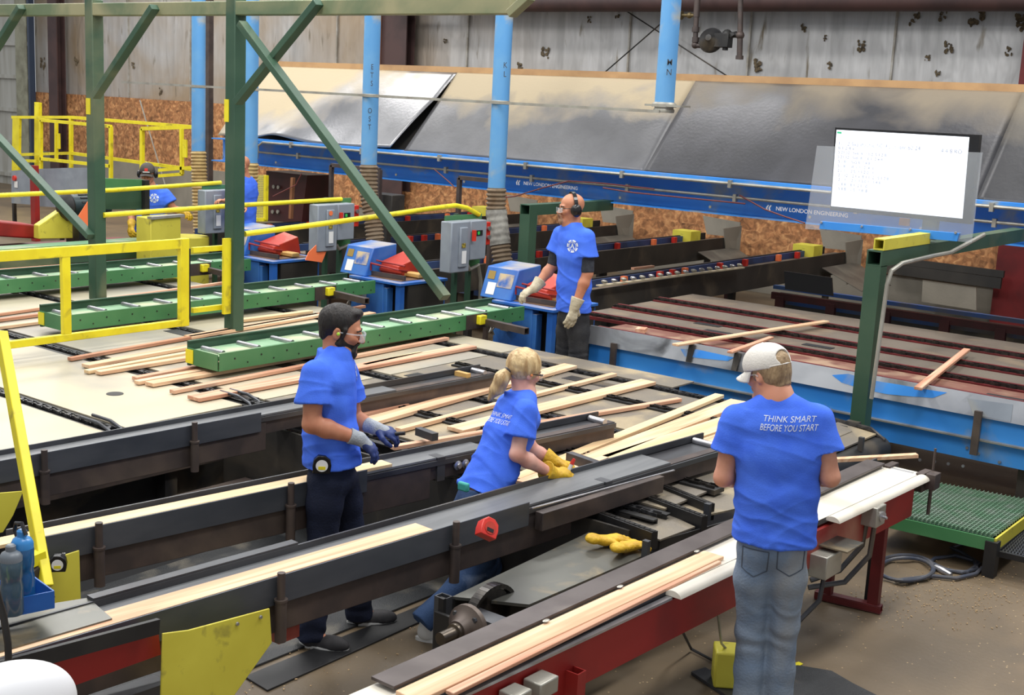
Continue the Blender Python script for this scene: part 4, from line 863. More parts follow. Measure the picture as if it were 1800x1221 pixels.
# ================================================================ left background machines
rm = thing('red_planer', 'low red machine box at the left edge behind the upper conveyor', 'machine', (-15, 9, 0))
q = [PZ(-10, 408, .95), PZ(5, 385, .95), PZ(78, 388, .95), PZ(68, 402, .95)]
b = MB(); P = lambda u, v, y: PY(u, v, y)
part('casing', MB().prism([PX(-30, 386, -15.3), PX(68, 396, -15.3), PX(68, 420, -15.3), PX(-30, 414, -15.3)], (-.5, 0, 0)), 'red', rm, bevel=.02)
part('yellow_guard', MB().prism([PX(68, 420, -15.0), PX(68, 396, -15.0), PX(108, 369, -15.0), PX(120, 370, -15.0), PX(162, 418, -15.0)], (-.12, 0, 0)), 'plate_yellow', rm, bevel=.01)
part('base', MB().box((-15.3, 9.4, .4), (.6, 2.8, .8)), 'dred', rm)
c0_ = thing('green_trough', 'dark green trough conveyor behind the yellow gate at far left', 'conveyor', (-14, 9, .8))
part('trough', MB().chan((-13.95, 7.2, .93), (-13.95, 10.3, .93), .3, .12, .01, 1), 'green', c0_); part('base', MB().box((-13.95, 8.8, .82), (.34, 3.0, .1)), 'dgreen', c0_)
gpn = thing('green_guard_panel', 'tall dark green sheet-metal guard left of the capped worker', 'panel', PX(220, 400, -13.6))
part('panel', MB().prism([PX(178, 332, -13.9), PX(253, 333, -13.9), PX(255, 368, -13.9), PX(180, 368, -13.9)], (-.03, 0, 0)), 'dgreen', gpn); part('upper_strip', MB().prism([PX(178, 313, -13.88), PX(256, 316, -13.88), PX(256, 331, -13.88), PX(178, 330, -13.88)], (-.04, 0, 0)), 'green', gpn)
pp = PX(256, 330, -13.85); part('post', MB().bar((-13.85, pp[1], 0), (-13.85, pp[1], pp[2]+.1), .07, .07, (1, 0, 0)), 'black', gpn)
cab = thing('grey_cabinet', 'grey electrical cabinet with a red knob at the far left', 'cabinet', PY(70, 360, 13.2))
part('body', MB().prism([PY(20, 300, 13.2), PY(60, 297, 13.2), PY(60, 360, 13.2), PY(20, 357, 13.2)], (0, .5, 0)), 'ebox', cab); part('side_body', MB().prism([PY(60, 297, 13.2), PY(113, 295, 13.2), PY(115, 365, 13.2), PY(60, 362, 13.2)], (0, .5, 0)), 'ebox', cab)
part('knob', MB().lathe([(.05, 0), (.05, .04)], PY(27, 313, 13.2), (0, -1, 0), 16), 'redplastic', cab); part('label', MB().box(PY(28, 324, 13.19), (.11, .006, .12)), 'white', cab)
for sx in (25, 108): a = PY(sx, 355, 13.4); part('leg', MB().bar((a[0], 13.4, 0), (a[0], 13.4, a[2]), .06, .06, (0, 1, 0)), 'black', cab)
rp = PY(61, 330, 13.0); solo('red_post', MB().bar((rp[0], 13.0, 0), (rp[0], 13.0, PY(61, 291, 13.0)[2]), .14, .1, (0, 1, 0)), 'red', 'short red post standing in front of the grey cabinet', 'post')
mo = thing('electric_motor', 'dark finned electric motor behind the left green post', 'motor', PX(150, 385, -15.2)); mc = V3(PX(150, 362, -15.0))
part('housing', MB().tube([mc+Vector((0, -.25, 0)), mc+Vector((0, .3, 0))], .17, 20), mat('motor_green', lin(44, 58, 60), None, .4, .3), mo); fb = MB()
for k in range(16): a = k*math.pi/8; fb.box(mc+Vector((.17*math.cos(a), .05, .17*math.sin(a))), (.02, .4, .02), Matrix.Rotation(-a, 3, 'Y'))
part('fin', fb, 'black', mo); part('fan_cover', MB().lathe([(.17, 0), (.19, .03), (.12, .12), (.05, .16)], mc+Vector((0, -.25, 0)), (0, -1, 0), 20), 'black', mo); part('mount', MB().box(mc+Vector((0, 0, -.55)), (.3, .4, .75)), 'black', mo)
for (u, v, X, s, lab) in ((162, 380, -13.2, 1, 'orange diamond card on the left green post'), ):
    p = V3(PX(u, v, X)); w_ = .19; solo('orange_card', MB().prism([p+Vector((0, -w_, 0)), p+Vector((0, 0, -w_*1.2)), p+Vector((0, w_*1.0, 0)), p+Vector((0, 0, w_*1.3))], (-.01, 0, 0)), 'orangeflag', 'orange diamond-shaped card hanging behind the left green post', 'card')
solo('orange_card', MB().prism([PX(543, 443, -11.15), PX(563, 424, -11.15), PX(581, 424, -11.15), PX(566, 461, -11.15), PX(537, 457, -11.15)], (-.01, 0, 0)), 'orangeflag', 'tilted orange card hanging below the middle grey control box', 'card')
yb_ = thing('yellow_cabinet', 'plain yellow guard cabinet in front of the capped worker', 'cabinet', PX(300, 450, -13.2)); 
q = [PX(265, 383, -13.2), PX(318, 378, -13.2), PX(348, 400, -13.2), PX(350, 455, -13.2), PX(265, 455, -13.2)]
part('front', MB().prism([PX(265, 384, -13.2), PX(318, 380, -13.2), PX(318, 500, -13.2), PX(265, 505, -13.2)], (-.3, 0, 0)), 'plate_yellow', yb_, bevel=.01); part('drum', MB().lathe([(.27, 0), (.27, .75)], (-13.5, PX(330, 440, -13.5)[1], .3), n=28), 'plate_yellow', yb_); part('top_lip', MB().bar(PX(263, 383, -13.22), PX(320, 378, -13.22), .1, .03), 'conduit', yb_)
# mesh guard and dark press body under the beam
mg = thing('mesh_guard', 'yellow-framed mesh guard behind the second blue dust pipe', 'guard', PY(455, 385, 12.4))
mpn = MB(); a_, b_, c_, d_ = [V3(PY(*q, 12.4)) for q in ((446, 308), (468, 308), (467, 386), (430, 386))]
for k in range(26):
    s = k/25; p = V3(PY(430, 308, 12.4)).lerp(b_, s); r_ = d_.lerp(c_, s); mpn.tube([p, r_], .004, 4)
    l0 = V3(PY(430, 308, 12.4)).lerp(d_, s); l1 = b_.lerp(c_, s); mpn.tube([l0, l1], .004, 4)
part('mesh_panel', mpn, 'plate_yellow', mg); part('frame', MB().bar(b_, c_, .05, .05, (0, 1, 0)).bar(d_, c_, .05, .08, (0, 1, 0)), 'yellow', mg)
prs = thing('press_body', 'dark maroon machine body with bolts under the left end of the beam', 'machine', PY(500, 385, 13.2)); pz = PY(500, 388, 13.2)[2]
part('body', MB().prism([PY(468, 300, 13.3), PY(540, 308, 13.3), PY(530, 392, 13.3), PY(468, 388, 13.3)], (0, .5, 0)), mat('maroon', lin(70, 30, 32), lin(54, 26, 28), .5), prs); b = MB()
for u, v in ((482, 328), (490, 329), (480, 372), (489, 372)): b.lathe([(.03, 0), (.03, .02)], PY(u, v, 13.28), (0, -1, 0), 8)
part('bolt', b, 'conduit', prs); part('base', MB().box((PY(500, 388, 13.5)[0], 13.55, .4), (.9, .5, .85)), 'black', prs)
solo('timber_prop', MB().bar(PY(515, 312, 12.9), PY(511, 384, 12.9), .05, .05, (0, 1, 0)), 'brownl', 'thin upright wooden prop in front of the maroon machine', 'stick')
# low shelving & machine rails behind the saws
ls = thing('rear_machine_bed', 'long dark machine bed running behind the blue chop saws', 'machine', (-12, 12.7, 0))
part('bed', MB().box((-12, 12.9, .4), (8.5, .7, .44)), 'soot', ls); part('blue_rail', MB().box((-12, 12.5, .56), (8.4, .05, .12)), mat('grimy_blue', lin(34, 66, 120), lin(50, 60, 80), .5, dust=DUST, damt=.2), ls); part('dust_shelf', MB().box((-12, 12.9, .625), (8.4, .5, .01)), 'deckd', ls)
for x in (-15.5, -12, -8.6): part('foot', MB().box((x, 12.9, .2), (.2, .6, .36)), 'black', ls)
gb = PY(680, 360, 12.4); solo('grey_terminal_box', MB().box(gb, (.42, .25, .3)).box((gb[0], gb[1], (gb[2]-.15+.63)/2), (.1, .1, gb[2]-.15-.63+.04)), 'soot', 'grimy grey box behind the brown dust hose', 'box', bevel=.01)
# legs of equipment seen as dark uprights by control boxes are parts of the boxes
# ================================================================ infeed belt rails in the foreground
def lerp(a, b, t): return V3(a)+(V3(b)-V3(a))*t
def infeed(name_lab, A, B, tf, w, pins, hb=.25, t_deck=None, ext_open=True, tb=.75):
    """A near end, B far end (xy of the camera-side top edge); tf fence end, t_deck where the deep beam ends"""
    zt = .92; A = Vector((A[0], A[1], zt)); B = Vector((B[0], B[1], zt)); d = (B-A).normalized(); n = Vector((d.y, -d.x, 0))  # n points to the camera side (+x)
    P = lambda t, s=0, z=0: A+(B-A)*t-n*s+Vector((0, 0, z))
    t = thing('infeed_rail', name_lab, 'conveyor', (A.x, A.y, .0))
    part('fence', MB().bar(P(-.02, .0, -.055), P(tf, .0, -.055), .008, .13), 'fence', t, bevel=.002)
    part('beam', MB().bar(P(-.02, .07, -.16), P(t_deck, .07, -.16), .12, hb-.06), 'rust', t, bevel=.004)
    part('extension_beam', MB().hollow(P(t_deck, .05, -.085), P(1, .05, -.085), .06, .12, .008), 'rust', t)
    part('belt', MB().bar(P(-.02, w/2+.01, -.02), P(tb, w/2+.01, -.02), w-.02, .012), 'belt', t)
    part('belt_bed', MB().bar(P(-.02, w/2, -.045), P(1, w/2, -.045), w-.01, .03), 'steel', t)
    part('back_flange', MB().bar(P(-.02, w+.005, -.01), P(1, w+.005, -.01), .012, .05).bar(P(t_deck, w+.005, -.085), P(1, w+.005, -.085), .012, .12), 'steel', t)
    for tp in pins:
        p = P(tp, -.03, 0)
        part('hinge_pin', MB().tube([p+Vector((0, 0, -.1)), p+Vector((0, 0, .035))], .018, 12), 'rust', t)
        part('hinge_sleeve', MB().tube([p+Vector((0, 0, -.28)), p+Vector((0, 0, -.09))], .026, 14).lathe([(.03, 0), (.03, .01)], p+Vector((0, 0, -.095))), 'rust', t)
    c = P(tf+.14 if tf+.2 < 1 else .9, .05, -.085)
    part('collar', MB().bar(c-d*.03, c+d*.03, .085, .145), 'steel', t)
    for k in (0, 1):
        q = c+d*(.13+.06*k)+n*.035
        part('bolt', MB().lathe([(.028, 0), (.03, .012), (.018, .02), (.016, .03)], q+Vector((0, 0, .0)), n, 12), 'bright', t)
    part('end_roller', MB().tube([P(.975, .02, -.015), P(.975, w-.01, -.015)], .022, 14), 'bright', t)
    for tl in (.03,):
        q = P(tl, .08, 0); part('leg', MB().bar((q.x, q.y, 0), (q.x, q.y, .69), .08, .08, (0, 1, 0)), 'black', t)
    return t, P
def px_t(P, u, v):
    best = min((abs(PJ(P(k/400))[0]-u), k/400) for k in range(-10, 401)); return best[1]
A1, B1 = PZ(-30, 818, .92), PZ(872, 650, .92)
A2, B2 = PZ(70, 948, .92), PZ(1085, 736, .92)
A3, B3 = PZ(-40, 1172, .92), PZ(1292, 778, .92)
def setup(lab, A, B, uf, w, pins, ud, ub):
    AA, BB = V3(A), V3(B); f = lambda t: AA+(BB-AA)*t
    tt_ = lambda u: min((abs(PJ(f(k/500))[0]-u), k/500) for k in range(501))[1]
    return infeed(lab, A, B, tt_(uf), w, [tt_(u) for u in pins], t_deck=tt_(ud), tb=tt_(ub))
r1, P1 = setup('leftmost dark infeed rail, behind the bearded worker', A1, B1, 458, .17, (72, 338), 470, 700)
r2, P2 = setup('dark infeed rail running in front of the bearded worker', A2, B2, 645, .17, (170, 505), 760, 860)
r3, P3 = setup('long dark infeed rail in front of the woman, with the yellow plate', A3, B3, 930, .24, (487, 795), 1010, 1185)
part('timber_block', MB().bar(P1(.93, .02, -.02), P1(.93, .15, -.02), .045, .05), 'timber', r1)
part('cross_bar', MB().bar(PZ(735, 757, .84), PZ(765, 768, .84), .05, .05), 'steel', r2)
part('cross_bar', MB().bar(PZ(1000, 802, .86), PZ(1085, 832, .86), .05, .06), 'steel', r3)
# thin bright strip on rail three beyond the fence
part('bright_edge', MB().bar(PZ(935, 893, .925), PZ(1185, 826, .925), .012, .006), 'bright', r3)
part('front_beam', MB().bar(P3(.61, -.03, -.1), P3(.83, -.03, -.1), .055, .1), 'rust', r3, bevel=.003)
# yellow plates
def plate(nm, pts, X, par, lab=None, th=.008): part(nm, MB().prism([PX(u, v, X) for u, v in pts], (th, 0, 0)), 'plate_yellow', par, bevel=.003, label=lab)
plate('yellow_guard', [(284, 1112), (330, 1106), (472, 1068), (476, 1128), (400, 1235), (280, 1240)], -3.86, r3)
for u, v in ((417, 1096), (458, 1084)): part('bolt', MB().lathe([(.009, 0), (.007, .006)], PX(u, v, -3.85), (1, 0, 0), 8), 'bright', r3)
plate('yellow_guard', [(78, 985), (100, 978), (138, 966), (141, 1060), (70, 1078)], -5.0, r2)
plate('yellow_guard', [(-10, 866), (40, 862), (22, 905), (4, 935), (-10, 938)], -6.2, r1)
rb = [PX(u, v, -3.9) for u, v in ((-20, 1190), (278, 1105), (283, 1150), (110, 1212), (-20, 1280))]
part('red_beam', MB().prism(rb, (-.06, 0, 0)), 'red', r3, label='red painted beam under the rail'); part('lower_beam', MB().bar(PX(60, 1290, -4.05), PX(283, 1212, -4.05), .1, .1), 'steel', r3)
part('side_lip', MB().bar(PX(-20, 1180, -3.87), PX(278, 1100, -3.87), .02, .06), 'black', r3); part('red_foot', MB().box(PX(502, 1100, -4.0), (.05, .12, .12)), 'red', r3)
# rusty flat bar
fb = thing('rusty_bar', 'long flat rusty steel bar between the drive slide and the white belt', 'bar', (-2.92, 5, .9))
part('plate', MB().bar(PZ(672, 1200, .85), PZ(1540, 812, .85), .12, .014), 'barsteel', fb, bevel=.002); part('web', MB().bar(PZ(690, 1196, .80), PZ(1540, 815, .80), .012, .08), 'steel', fb)
for u, v in ((960, 1090), (1090, 1030), (1225, 968)): p = PZ(u, v, .855); part('weld', MB().ball(p, (.012, .022, .004), 8), 'conduit', fb)
# white belt conveyor
wc = thing('white_belt_conveyor', 'white belt conveyor on a red beam, in front of the capped man', 'conveyor', (-2.6, 5.2, 0))
W0, W1 = V3(PZ(640, 1250, .82)), V3(PZ(1592, 826, .82)); dW = (W1-W0).normalized(); nW = Vector((dW.y, -dW.x, 0))
PW = lambda t, s=0, z=0: W0+(W1-W0)*t+nW*s+Vector((0, 0, z))
part('belt', MB().bar(PW(0, -.01, 0), PW(1, -.01, 0), .23, .012), 'wbelt', wc); part('belt_bed', MB().bar(PW(0, -.02, -.03), PW(.995, -.02, -.03), .18, .04), 'steel', wc)
def roll_lip(t0, t1):
    return MB().ext([(.045*math.cos(a)+.0, .03*math.sin(a)) for a in [math.pi*k/10 for k in range(11)]], PW(t0, .145, -.012), PW(t1, .145, -.012))
def t_at(u): return min((abs(PJ(PW(k/500, .14))[0]-u), k/500) for k in range(501))[1]
ta, tb_ = t_at(1180), t_at(1462)
part('side_lip', roll_lip(ta, t_at(1300)), 'wbelt', wc, label='rounded white edge roll'); part('side_lip', roll_lip(tb_, .985), 'wbelt', wc, label='rounded white edge roll')
part('edge_rail', MB().bar(PW(0, .1, -.01), PW(.99, .1, -.01), .012, .03), 'steel', wc)
part('red_beam', MB().chan(PW(0, .1, -.14), PW(.97, .1, -.14), .05, .2, .01, -1), 'red', wc)
b = MB(); e = PW(1.0, .02, -.04)
b.bar(PW(.985, .12, -.04), PW(1.015, .12, -.04), .05, .12); b.bar(PW(.985, -.1, -.04), PW(1.015, -.1, -.04), .05, .12); b.box(e, (.26, .07, .05)); b.tube([PW(1.0, -.16, -.02), PW(1.0, .22, -.02)], .018, 10); b.box(PW(.995, .19, -.02), (.06, .1, .1))
part('take_up_head', b, 'rust', wc, bevel=.004); part('end_roller', MB().tube([PW(.99, -.1, -.015), PW(.99, .07, -.015)], .025, 14), 'bright', wc)
rp_ = PW(1.008, .16, 0); part('threaded_rod', MB().tube([rp_+Vector((0, 0, .17)), rp_+Vector((0, 0, -.02))], .008, 8).tube([rp_+Vector((0, 0, -.02)), rp_+Vector((0, 0, -.26))], .012, 8), 'rust', wc)
Yl = 7.15
def lx(u, v): return PY(u, v, Yl)
f0, f1 = PZ(1447, 1046, 0.03), PZ(1540, 1068, .03)
d_ = V3(f1)-V3(f0)
part('leg_frame', MB().hollow(V3(f0)-d_*.15, V3(f1)+d_*.1, .06, .05).bar((f0[0]+.02, f0[1], .05), (f0[0]+.02, f0[1], .62), .07, .05, (0, 1, 0)).bar((f1[0]-.02, f1[1], .05), (f1[0]-.02, f1[1], .64), .07, .05, (0, 1, 0)), 'dred', wc, bevel=.003)
part('rear_post', MB().bar((f1[0]-.08, f1[1]+.12, 0), (f1[0]-.08, f1[1]+.12, .6), .07, .07, (0, 1, 0)), 'black', wc)
q = PW(t_at(1010), .155, -.27); part('red_stub_leg', MB().hollow(q+Vector((0, 0, .14)), q+Vector((0, 0, -.55)), .07, .06, .006, (0, 1, 0)), 'red', wc)
bx = V3(PW(t_at(1530), .15, -.07)); part('junction_box', MB().box(bx, (.13, .13, .12)), 'conduit', wc, bevel=.006); part('toggle', MB().lathe([(.03, 0), (.03, .012), (.008, .014), (.008, .04)], bx+Vector((.065, .0, 0)), (1, -.3, 0), 12), 'bright', wc)
bx2 = V3(PW(t_at(1450), .14, -.22)); part('junction_box', MB().box(bx2, (.16, .2, .13)), 'conduit', wc, bevel=.006); part('dusty_shelf', MB().box(bx2+Vector((.05, .1, .09)), (.2, .22, .008)), 'deckg', wc)
for q in (MB().tube([bx+Vector((-.02, 0, -.06)), bx+Vector((-.03, .0, -.2)), bx+Vector((-.12, -.08, -.36)), bx+Vector((-.24, -.2, -.42))], .016, 8), MB().tube([bx+Vector((.03, 0, -.06)), bx+Vector((.02, 0, -.25)), bx+Vector((-.08, -.08, -.42)), bx+Vector((-.24, -.22, -.46))], .016, 8), MB().tube([bx2+Vector((.05, -.05, -.05)), bx2+Vector((.04, -.06, -.2)), bx2+Vector((-.06, -.15, -.36)), bx2+Vector((-.1, -.3, -.46))], .014, 8)): part('cable', q, 'steel', wc)
for u, s_ in ((893, .1), (938, .12)):
    q = V3(PW(t_at(u), .18, -.1)); part('control_pod', MB().box(q, (.09, s_, .07)), 'conduit', wc, bevel=.006)
for tq in (.2,): q = PW(tq, .02, 0); part('leg', MB().bar((q.x, q.y, 0), (q.x, q.y, .7), .07, .07, (0, 1, 0)), 'dred', wc)
part('flap_edge', MB().bar(PW(t_at(760), .13, -.02), PW(ta, .13, -.02), .03, .012), 'bright', wc)
# ---------------------------------------------------------------- floor mats, pedal, hoses, platform
solo('rubber_mat', MB().box((-5.95, 3.9, .007), (1.7, 3.3, .012)), 'rubber', 'black rubber mat in the dark pit behind the bearded worker', 'mat')
def floor_poly(nm, pts, z, th, m, lab, cat): return solo(nm, MB().prism([PZ(u, v, z) for u, v in pts], (0, 0, -th+.001)), m, lab, cat, bevel=.002)
floor_poly('rubber_mat', [(142, 1040), (560, 905), (830, 960), (790, 1032), (452, 1168), (150, 1290), (20, 1140)], .014, .014, 'matrub', 'large dark rubber mat on the floor between the two middle infeed rails', 'mat')
floor_poly('rubber_mat', [(430, 1188), (458, 1176), (796, 1040), (815, 1050), (760, 1082), (470, 1212)], .012, .012, 'rubber', 'narrow black mat edge strip on the floor under the long rail with the yellow plate', 'mat')
floor_poly('rubber_mat', [(1296, 1190), (1402, 1168), (1462, 1178), (1500, 1200), (1580, 1240), (1500, 1300), (1290, 1290)], .015, .015, 'matrub', 'grey pebbled mat at the feet of the capped man', 'mat')
floor_poly('yellow_tape', [(1392, 1166), (1404, 1162), (1412, 1166), (1398, 1173)], .004, .003, 'yellow', 'small yellow floor tape beside the capped man\'s legs', 'tape')
fp = thing('foot_pedal', 'yellow foot pedal box on the floor left of the capped man', 'pedal', PZ(1270, 1215, 0))
part('base', MB().prism([PZ(1215, 1180, .02), PZ(1240, 1172, .02), PZ(1310, 1215, .02), PZ(1290, 1230, .02)], (0, 0, -.018)), 'steel', fp)
c = V3(PZ(1274, 1205, 0)); part('box', MB().box(c+Vector((0, 0, .12)), (.14, .16, .2), Matrix.Rotation(.6, 3, 'Z')), 'plate_yellow', fp, bevel=.012); part('cable', MB().tube([c+Vector((0, 0, .2)), V3(PZ(1268, 1130, .25)), V3(PZ(1262, 1080, .45)), V3(PZ(1252, 1055, .6))], .007, 8), 'conduit', fp)
solo('floor_cable', MB().tube([PZ(1195, 1085, .5), PZ(1200, 1110, .2), PZ(1215, 1140, .02), PZ(1262, 1165, .01), PZ(1240, 1190, .01)], .008, 8), 'black', 'thin black cable hanging under the white belt conveyor to the floor', 'cable')
def loop(cu, cv, ru, rv, a0, a1, z, ph=0): return [PZ(cu+ru*math.cos(math.radians(a)), cv+rv*math.sin(math.radians(a))+ph, z+.008*math.sin(a*.1)) for a in range(a0, a1, 12 if a1 > a0 else -12)]
pts = loop(1592, 1000, 48, 20, 180, 540, .03)+loop(1590, 998, 52, 23, 180, 480, .02)+[PZ(u, v, .02) for u, v in ((1640, 1012), (1680, 1016), (1715, 1008), (1735, 990), (1748, 962))]
solo('air_hose', MB().tube(pts, .013, 8), 'navyhose', 'coiled dark blue air hose on the floor under the green mesh platform', 'hose')
pts = [PZ(u, v, .015) for u, v in ((1633, 990), (1642, 981), (1680, 976), (1712, 985), (1718, 1000), (1690, 1006), (1660, 1000))]+[PZ(u, v, .015) for u, v in ((1640, 990), (1668, 1003), (1700, 1005), (1722, 990), (1690, 970), (1672, 962), (1700, 952))]
solo('air_hose', MB().tube(pts, .013, 8), 'navyhose', 'second loop of dark hose with bright coupling beside the black platform leg', 'hose')
a = PZ(1645, 996, .02); c = PZ(1672, 1010, .02); solo('hose_coupling', MB().tube([a, lerp(a, c, .5), c], [.02, .024, .014], 10), 'bright', 'bright metal hose coupling on the floor', 'coupling')
gm = thing('mesh_platform', 'low green perforated mesh platform at the right edge', 'platform', (-2.5, 8.3, 0))
zp = .27
cs = [PZ(1556, 903, zp), PZ(1634, 848, zp), PZ(1830, 885, zp), PZ(1748, 946, zp)]
part('tray', MB().prism(cs, (0, 0, -.02)), 'dgreen', gm)
for i in range(4):
    a, c = V3(cs[i]), V3(cs[(i+1) % 4]); part('edge_beam', MB().bar(a+Vector((0, 0, -.045)), c+Vector((0, 0, -.045)), .03, .09), 'plate_yellow' if i == 2 else 'green', gm)
b = MB(); a, c_, d2, e2 = [V3(p) for p in cs]
for i in range(1, 26):
    s = i/26; b.bar(lerp(a, e2, s)+Vector((0, 0, .012)), lerp(c_, d2, s)+Vector((0, 0, .012)), .006, .018)
for i in range(1, 22):
    s = i/22; b.bar(lerp(a, c_, s)+Vector((0, 0, .014)), lerp(e2, d2, s)+Vector((0, 0, .014)), .005, .016)
part('grating', b, 'mesh', gm)
for u, v in ((1738, 1012), (1600, 930)): p = PZ(u, v, 0); part('leg', MB().bar((p[0], p[1], 0), (p[0], p[1], zp-.02), .08, .08, (0, 1, 0)), 'black', gm)
st = thing('mesh_step', 'black expanded-metal step at the right picture edge', 'step', PZ(1790, 1010, 0)); zs = .16
cs = [PZ(1752, 972, zs), PZ(1800, 930, zs), PZ(1850, 940, zs), PZ(1830, 990, zs)]
b = MB(); a, c_, d2, e2 = [V3(p) for p in cs]
for i in range(14):
    s = i/13; b.bar(lerp(a, e2, s), lerp(c_, d2, s), .01, .014); b.bar(lerp(a, c_, s), lerp(e2, d2, s), .01, .014)
part('grating', b, 'steel', st); part('frame', MB().bar(a, e2, .02, .04).bar(a, c_, .02, .04), 'black', st)
for p in (a, e2): part('leg', MB().bar((p.x, p.y, 0), (p.x, p.y, zs), .03, .03, (0, 1, 0)), 'black', st)
# loose chips of wood on the floor
rn = random.Random(11); b = MB()
for k in range(700):
    if k < 480: u, v = rn.gauss(1690, 110), rn.gauss(1045, 28)
    elif k < 700: u, v = rn.uniform(430, 1000), rn.uniform(1060, 1221)
    else: u, v = rn.uniform(1350, 1800), rn.uniform(1000, 1221)
    if v < 985: v = 985
    p = V3(PZ(u, v, .006)); s = rn.uniform(.002, .006); R = Matrix.Rotation(rn.uniform(0, 6), 3, 'Z') @ Matrix.Rotation(rn.uniform(-.4, .4), 3, 'X')
    b.box(p, (s*rn.uniform(1, 2.5), s, .003), R)
solo('wood_chips', b, mat('chips', lin(190, 160, 118), lin(160, 134, 98), .8, nscale=30), 'scattered pale wood chips and shavings on the brown floor', 'wood chips', kind='stuff', org=(-3, 6, 0))
# ---------------------------------------------------------------- foreground left: sheet, tray, bottles, cable, white cover
solo('metal_sheet', MB().prism([PZ(-20, 1078, .93), PZ(155, 1050, .93), PZ(197, 1086, .93), PZ(-20, 1150, .93)], (0, 0, -.01)), 'deckg', 'scuffed grey sheet-metal shelf at the bottom left beside the blue tray', 'shelf')
tray = thing('parts_tray', 'blue sheet-metal tray holding two water bottles', 'tray', PZ(40, 1060, 1.0))
q = [V3(PZ(u, v, 1.0)) for u, v in ((-30, 1092), (95, 1066), (60, 1040), (-30, 1052))]
b = MB().prism(q, (0, 0, -.006)); part('floor_plate', b, 'dkblue', tray)
for i in range(3): part('side', MB().bar(q[i]+Vector((0, 0, .03)), q[i+1]+Vector((0, 0, .03)), .006, .07), 'dkblue', tray)
def bottle(base, h, r, m, capm, lab):
    t = thing('water_bottle', lab, 'bottle', base); part('body', MB().lathe([(r*.9, 0), (r, .01), (r, h*.42), (r*.93, h*.46), (r*.93, h*.52), (r, h*.56), (r, h*.78), (r*.75, h*.84)], base, n=24), m, t)
    part('lid', MB().lathe([(r*.98, h*.78), (r*.98, h*.85), (r*.8, h*.9), (r*.45, h*.93), (r*.45, h), (r*.3, h*1.02)], base, n=24), capm, t); return t
bb = V3(PZ(22, 1078, 1.0)); t_ = bottle(bb, .27, .042, 'bottlegrey', 'greycap', 'smoky grey water bottle with a grey lid, nearest in the blue tray'); 
bb = V3(PZ(42, 1068, 1.0)); t_ = bottle(bb, .31, .042, 'bottleblue', 'bluecap', 'taller blue water bottle with a black and blue lid behind the grey one')
part('carry_loop', MB().tube([bb+Vector((-.03, 0, .27)), bb+Vector((-.05, 0, .3)), bb+Vector((-.04, 0, .33)), bb+Vector((0, 0, .34)), bb+Vector((.03, 0, .3))], .008, 8), 'gloss', t_)
p = V3(PZ(62, 1060, 1.02)); solo('red_marker', MB().tube([p+Vector((-.04, -.02, 0)), p+Vector((.02, .02, 0))], .012, 10), 'redplastic', 'red marker cap lying in the blue tray', 'marker')
solo('black_cable', MB().tube([PX(-90, 860, -3.34), PX(-30, 960, -3.4), PX(6, 1080, -3.42), PX(14, 1130, -3.44), PX(16, 1185, -3.45), PX(8, 1240, -3.46)], .011, 8), 'rubber', 'black cable hanging down at the left picture edge', 'cable')
solo('white_cover', MB().ball(PX(0, 1262, -3.2), (.12, .24, .16), 64), mat('white_plastic', lin(232, 233, 236), None, .4), 'rounded white plastic cover in the bottom left corner', 'cover')
# ---------------------------------------------------------------- tape measures
def tape(c, R, col, lab, s=1):
    t = thing('tape_measure', lab, 'tape measure', c); c = V3(c)
    pr = [(-.032, -.03), (.03, -.03), (.034, 0), (.03, .022), (.012, .036), (-.014, .036), (-.03, .02), (-.034, -.005)]
    b = MB(); q = [c+R @ Vector((x*s, -.018*s, z*s)) for x, z in pr]; b.prism(q, R @ Vector((0, .036*s, 0))); part('case', b, col[0], t, bevel=.004)
    b = MB(); b.lathe([(.022*s, 0), (.022*s, .003)], c+R @ Vector((0, -.018*s, 0)), R @ Vector((0, -1, 0)), 20); part('face_disc', b, col[1], t)
    b = MB(); b.box(c+R @ Vector((-.0, -.0205*s, -.008*s)), (.026*s, .003, .012*s), R); part('print_band', b, col[2], t); b = MB(); b.box(c+R @ Vector((.02*s, .02*s, .01*s)), (.012*s, .006, .05*s), R); part('clip', b, 'bright', t); return t
tape(V3(PX(102, 990, -4.93))+Vector((.0, 0, 0)), Matrix.Rotation(math.radians(50), 3, 'Z'), ('gloss', 'white', 'yellow'), 'black tape measure with a white face hanging on the yellow plate at left', 1.15)
tape(V3(PX(848, 927, -3.74))+Vector((.03, 0, 0)), Matrix.Rotation(math.radians(62), 3, 'Z') @ Matrix.Rotation(.5, 3, 'Y') @ Matrix.Rotation(-.6, 3, 'X'), ('redplastic', 'orange', 'black'), 'red tape measure clipped to the long rail in front of the woman', 1.5)
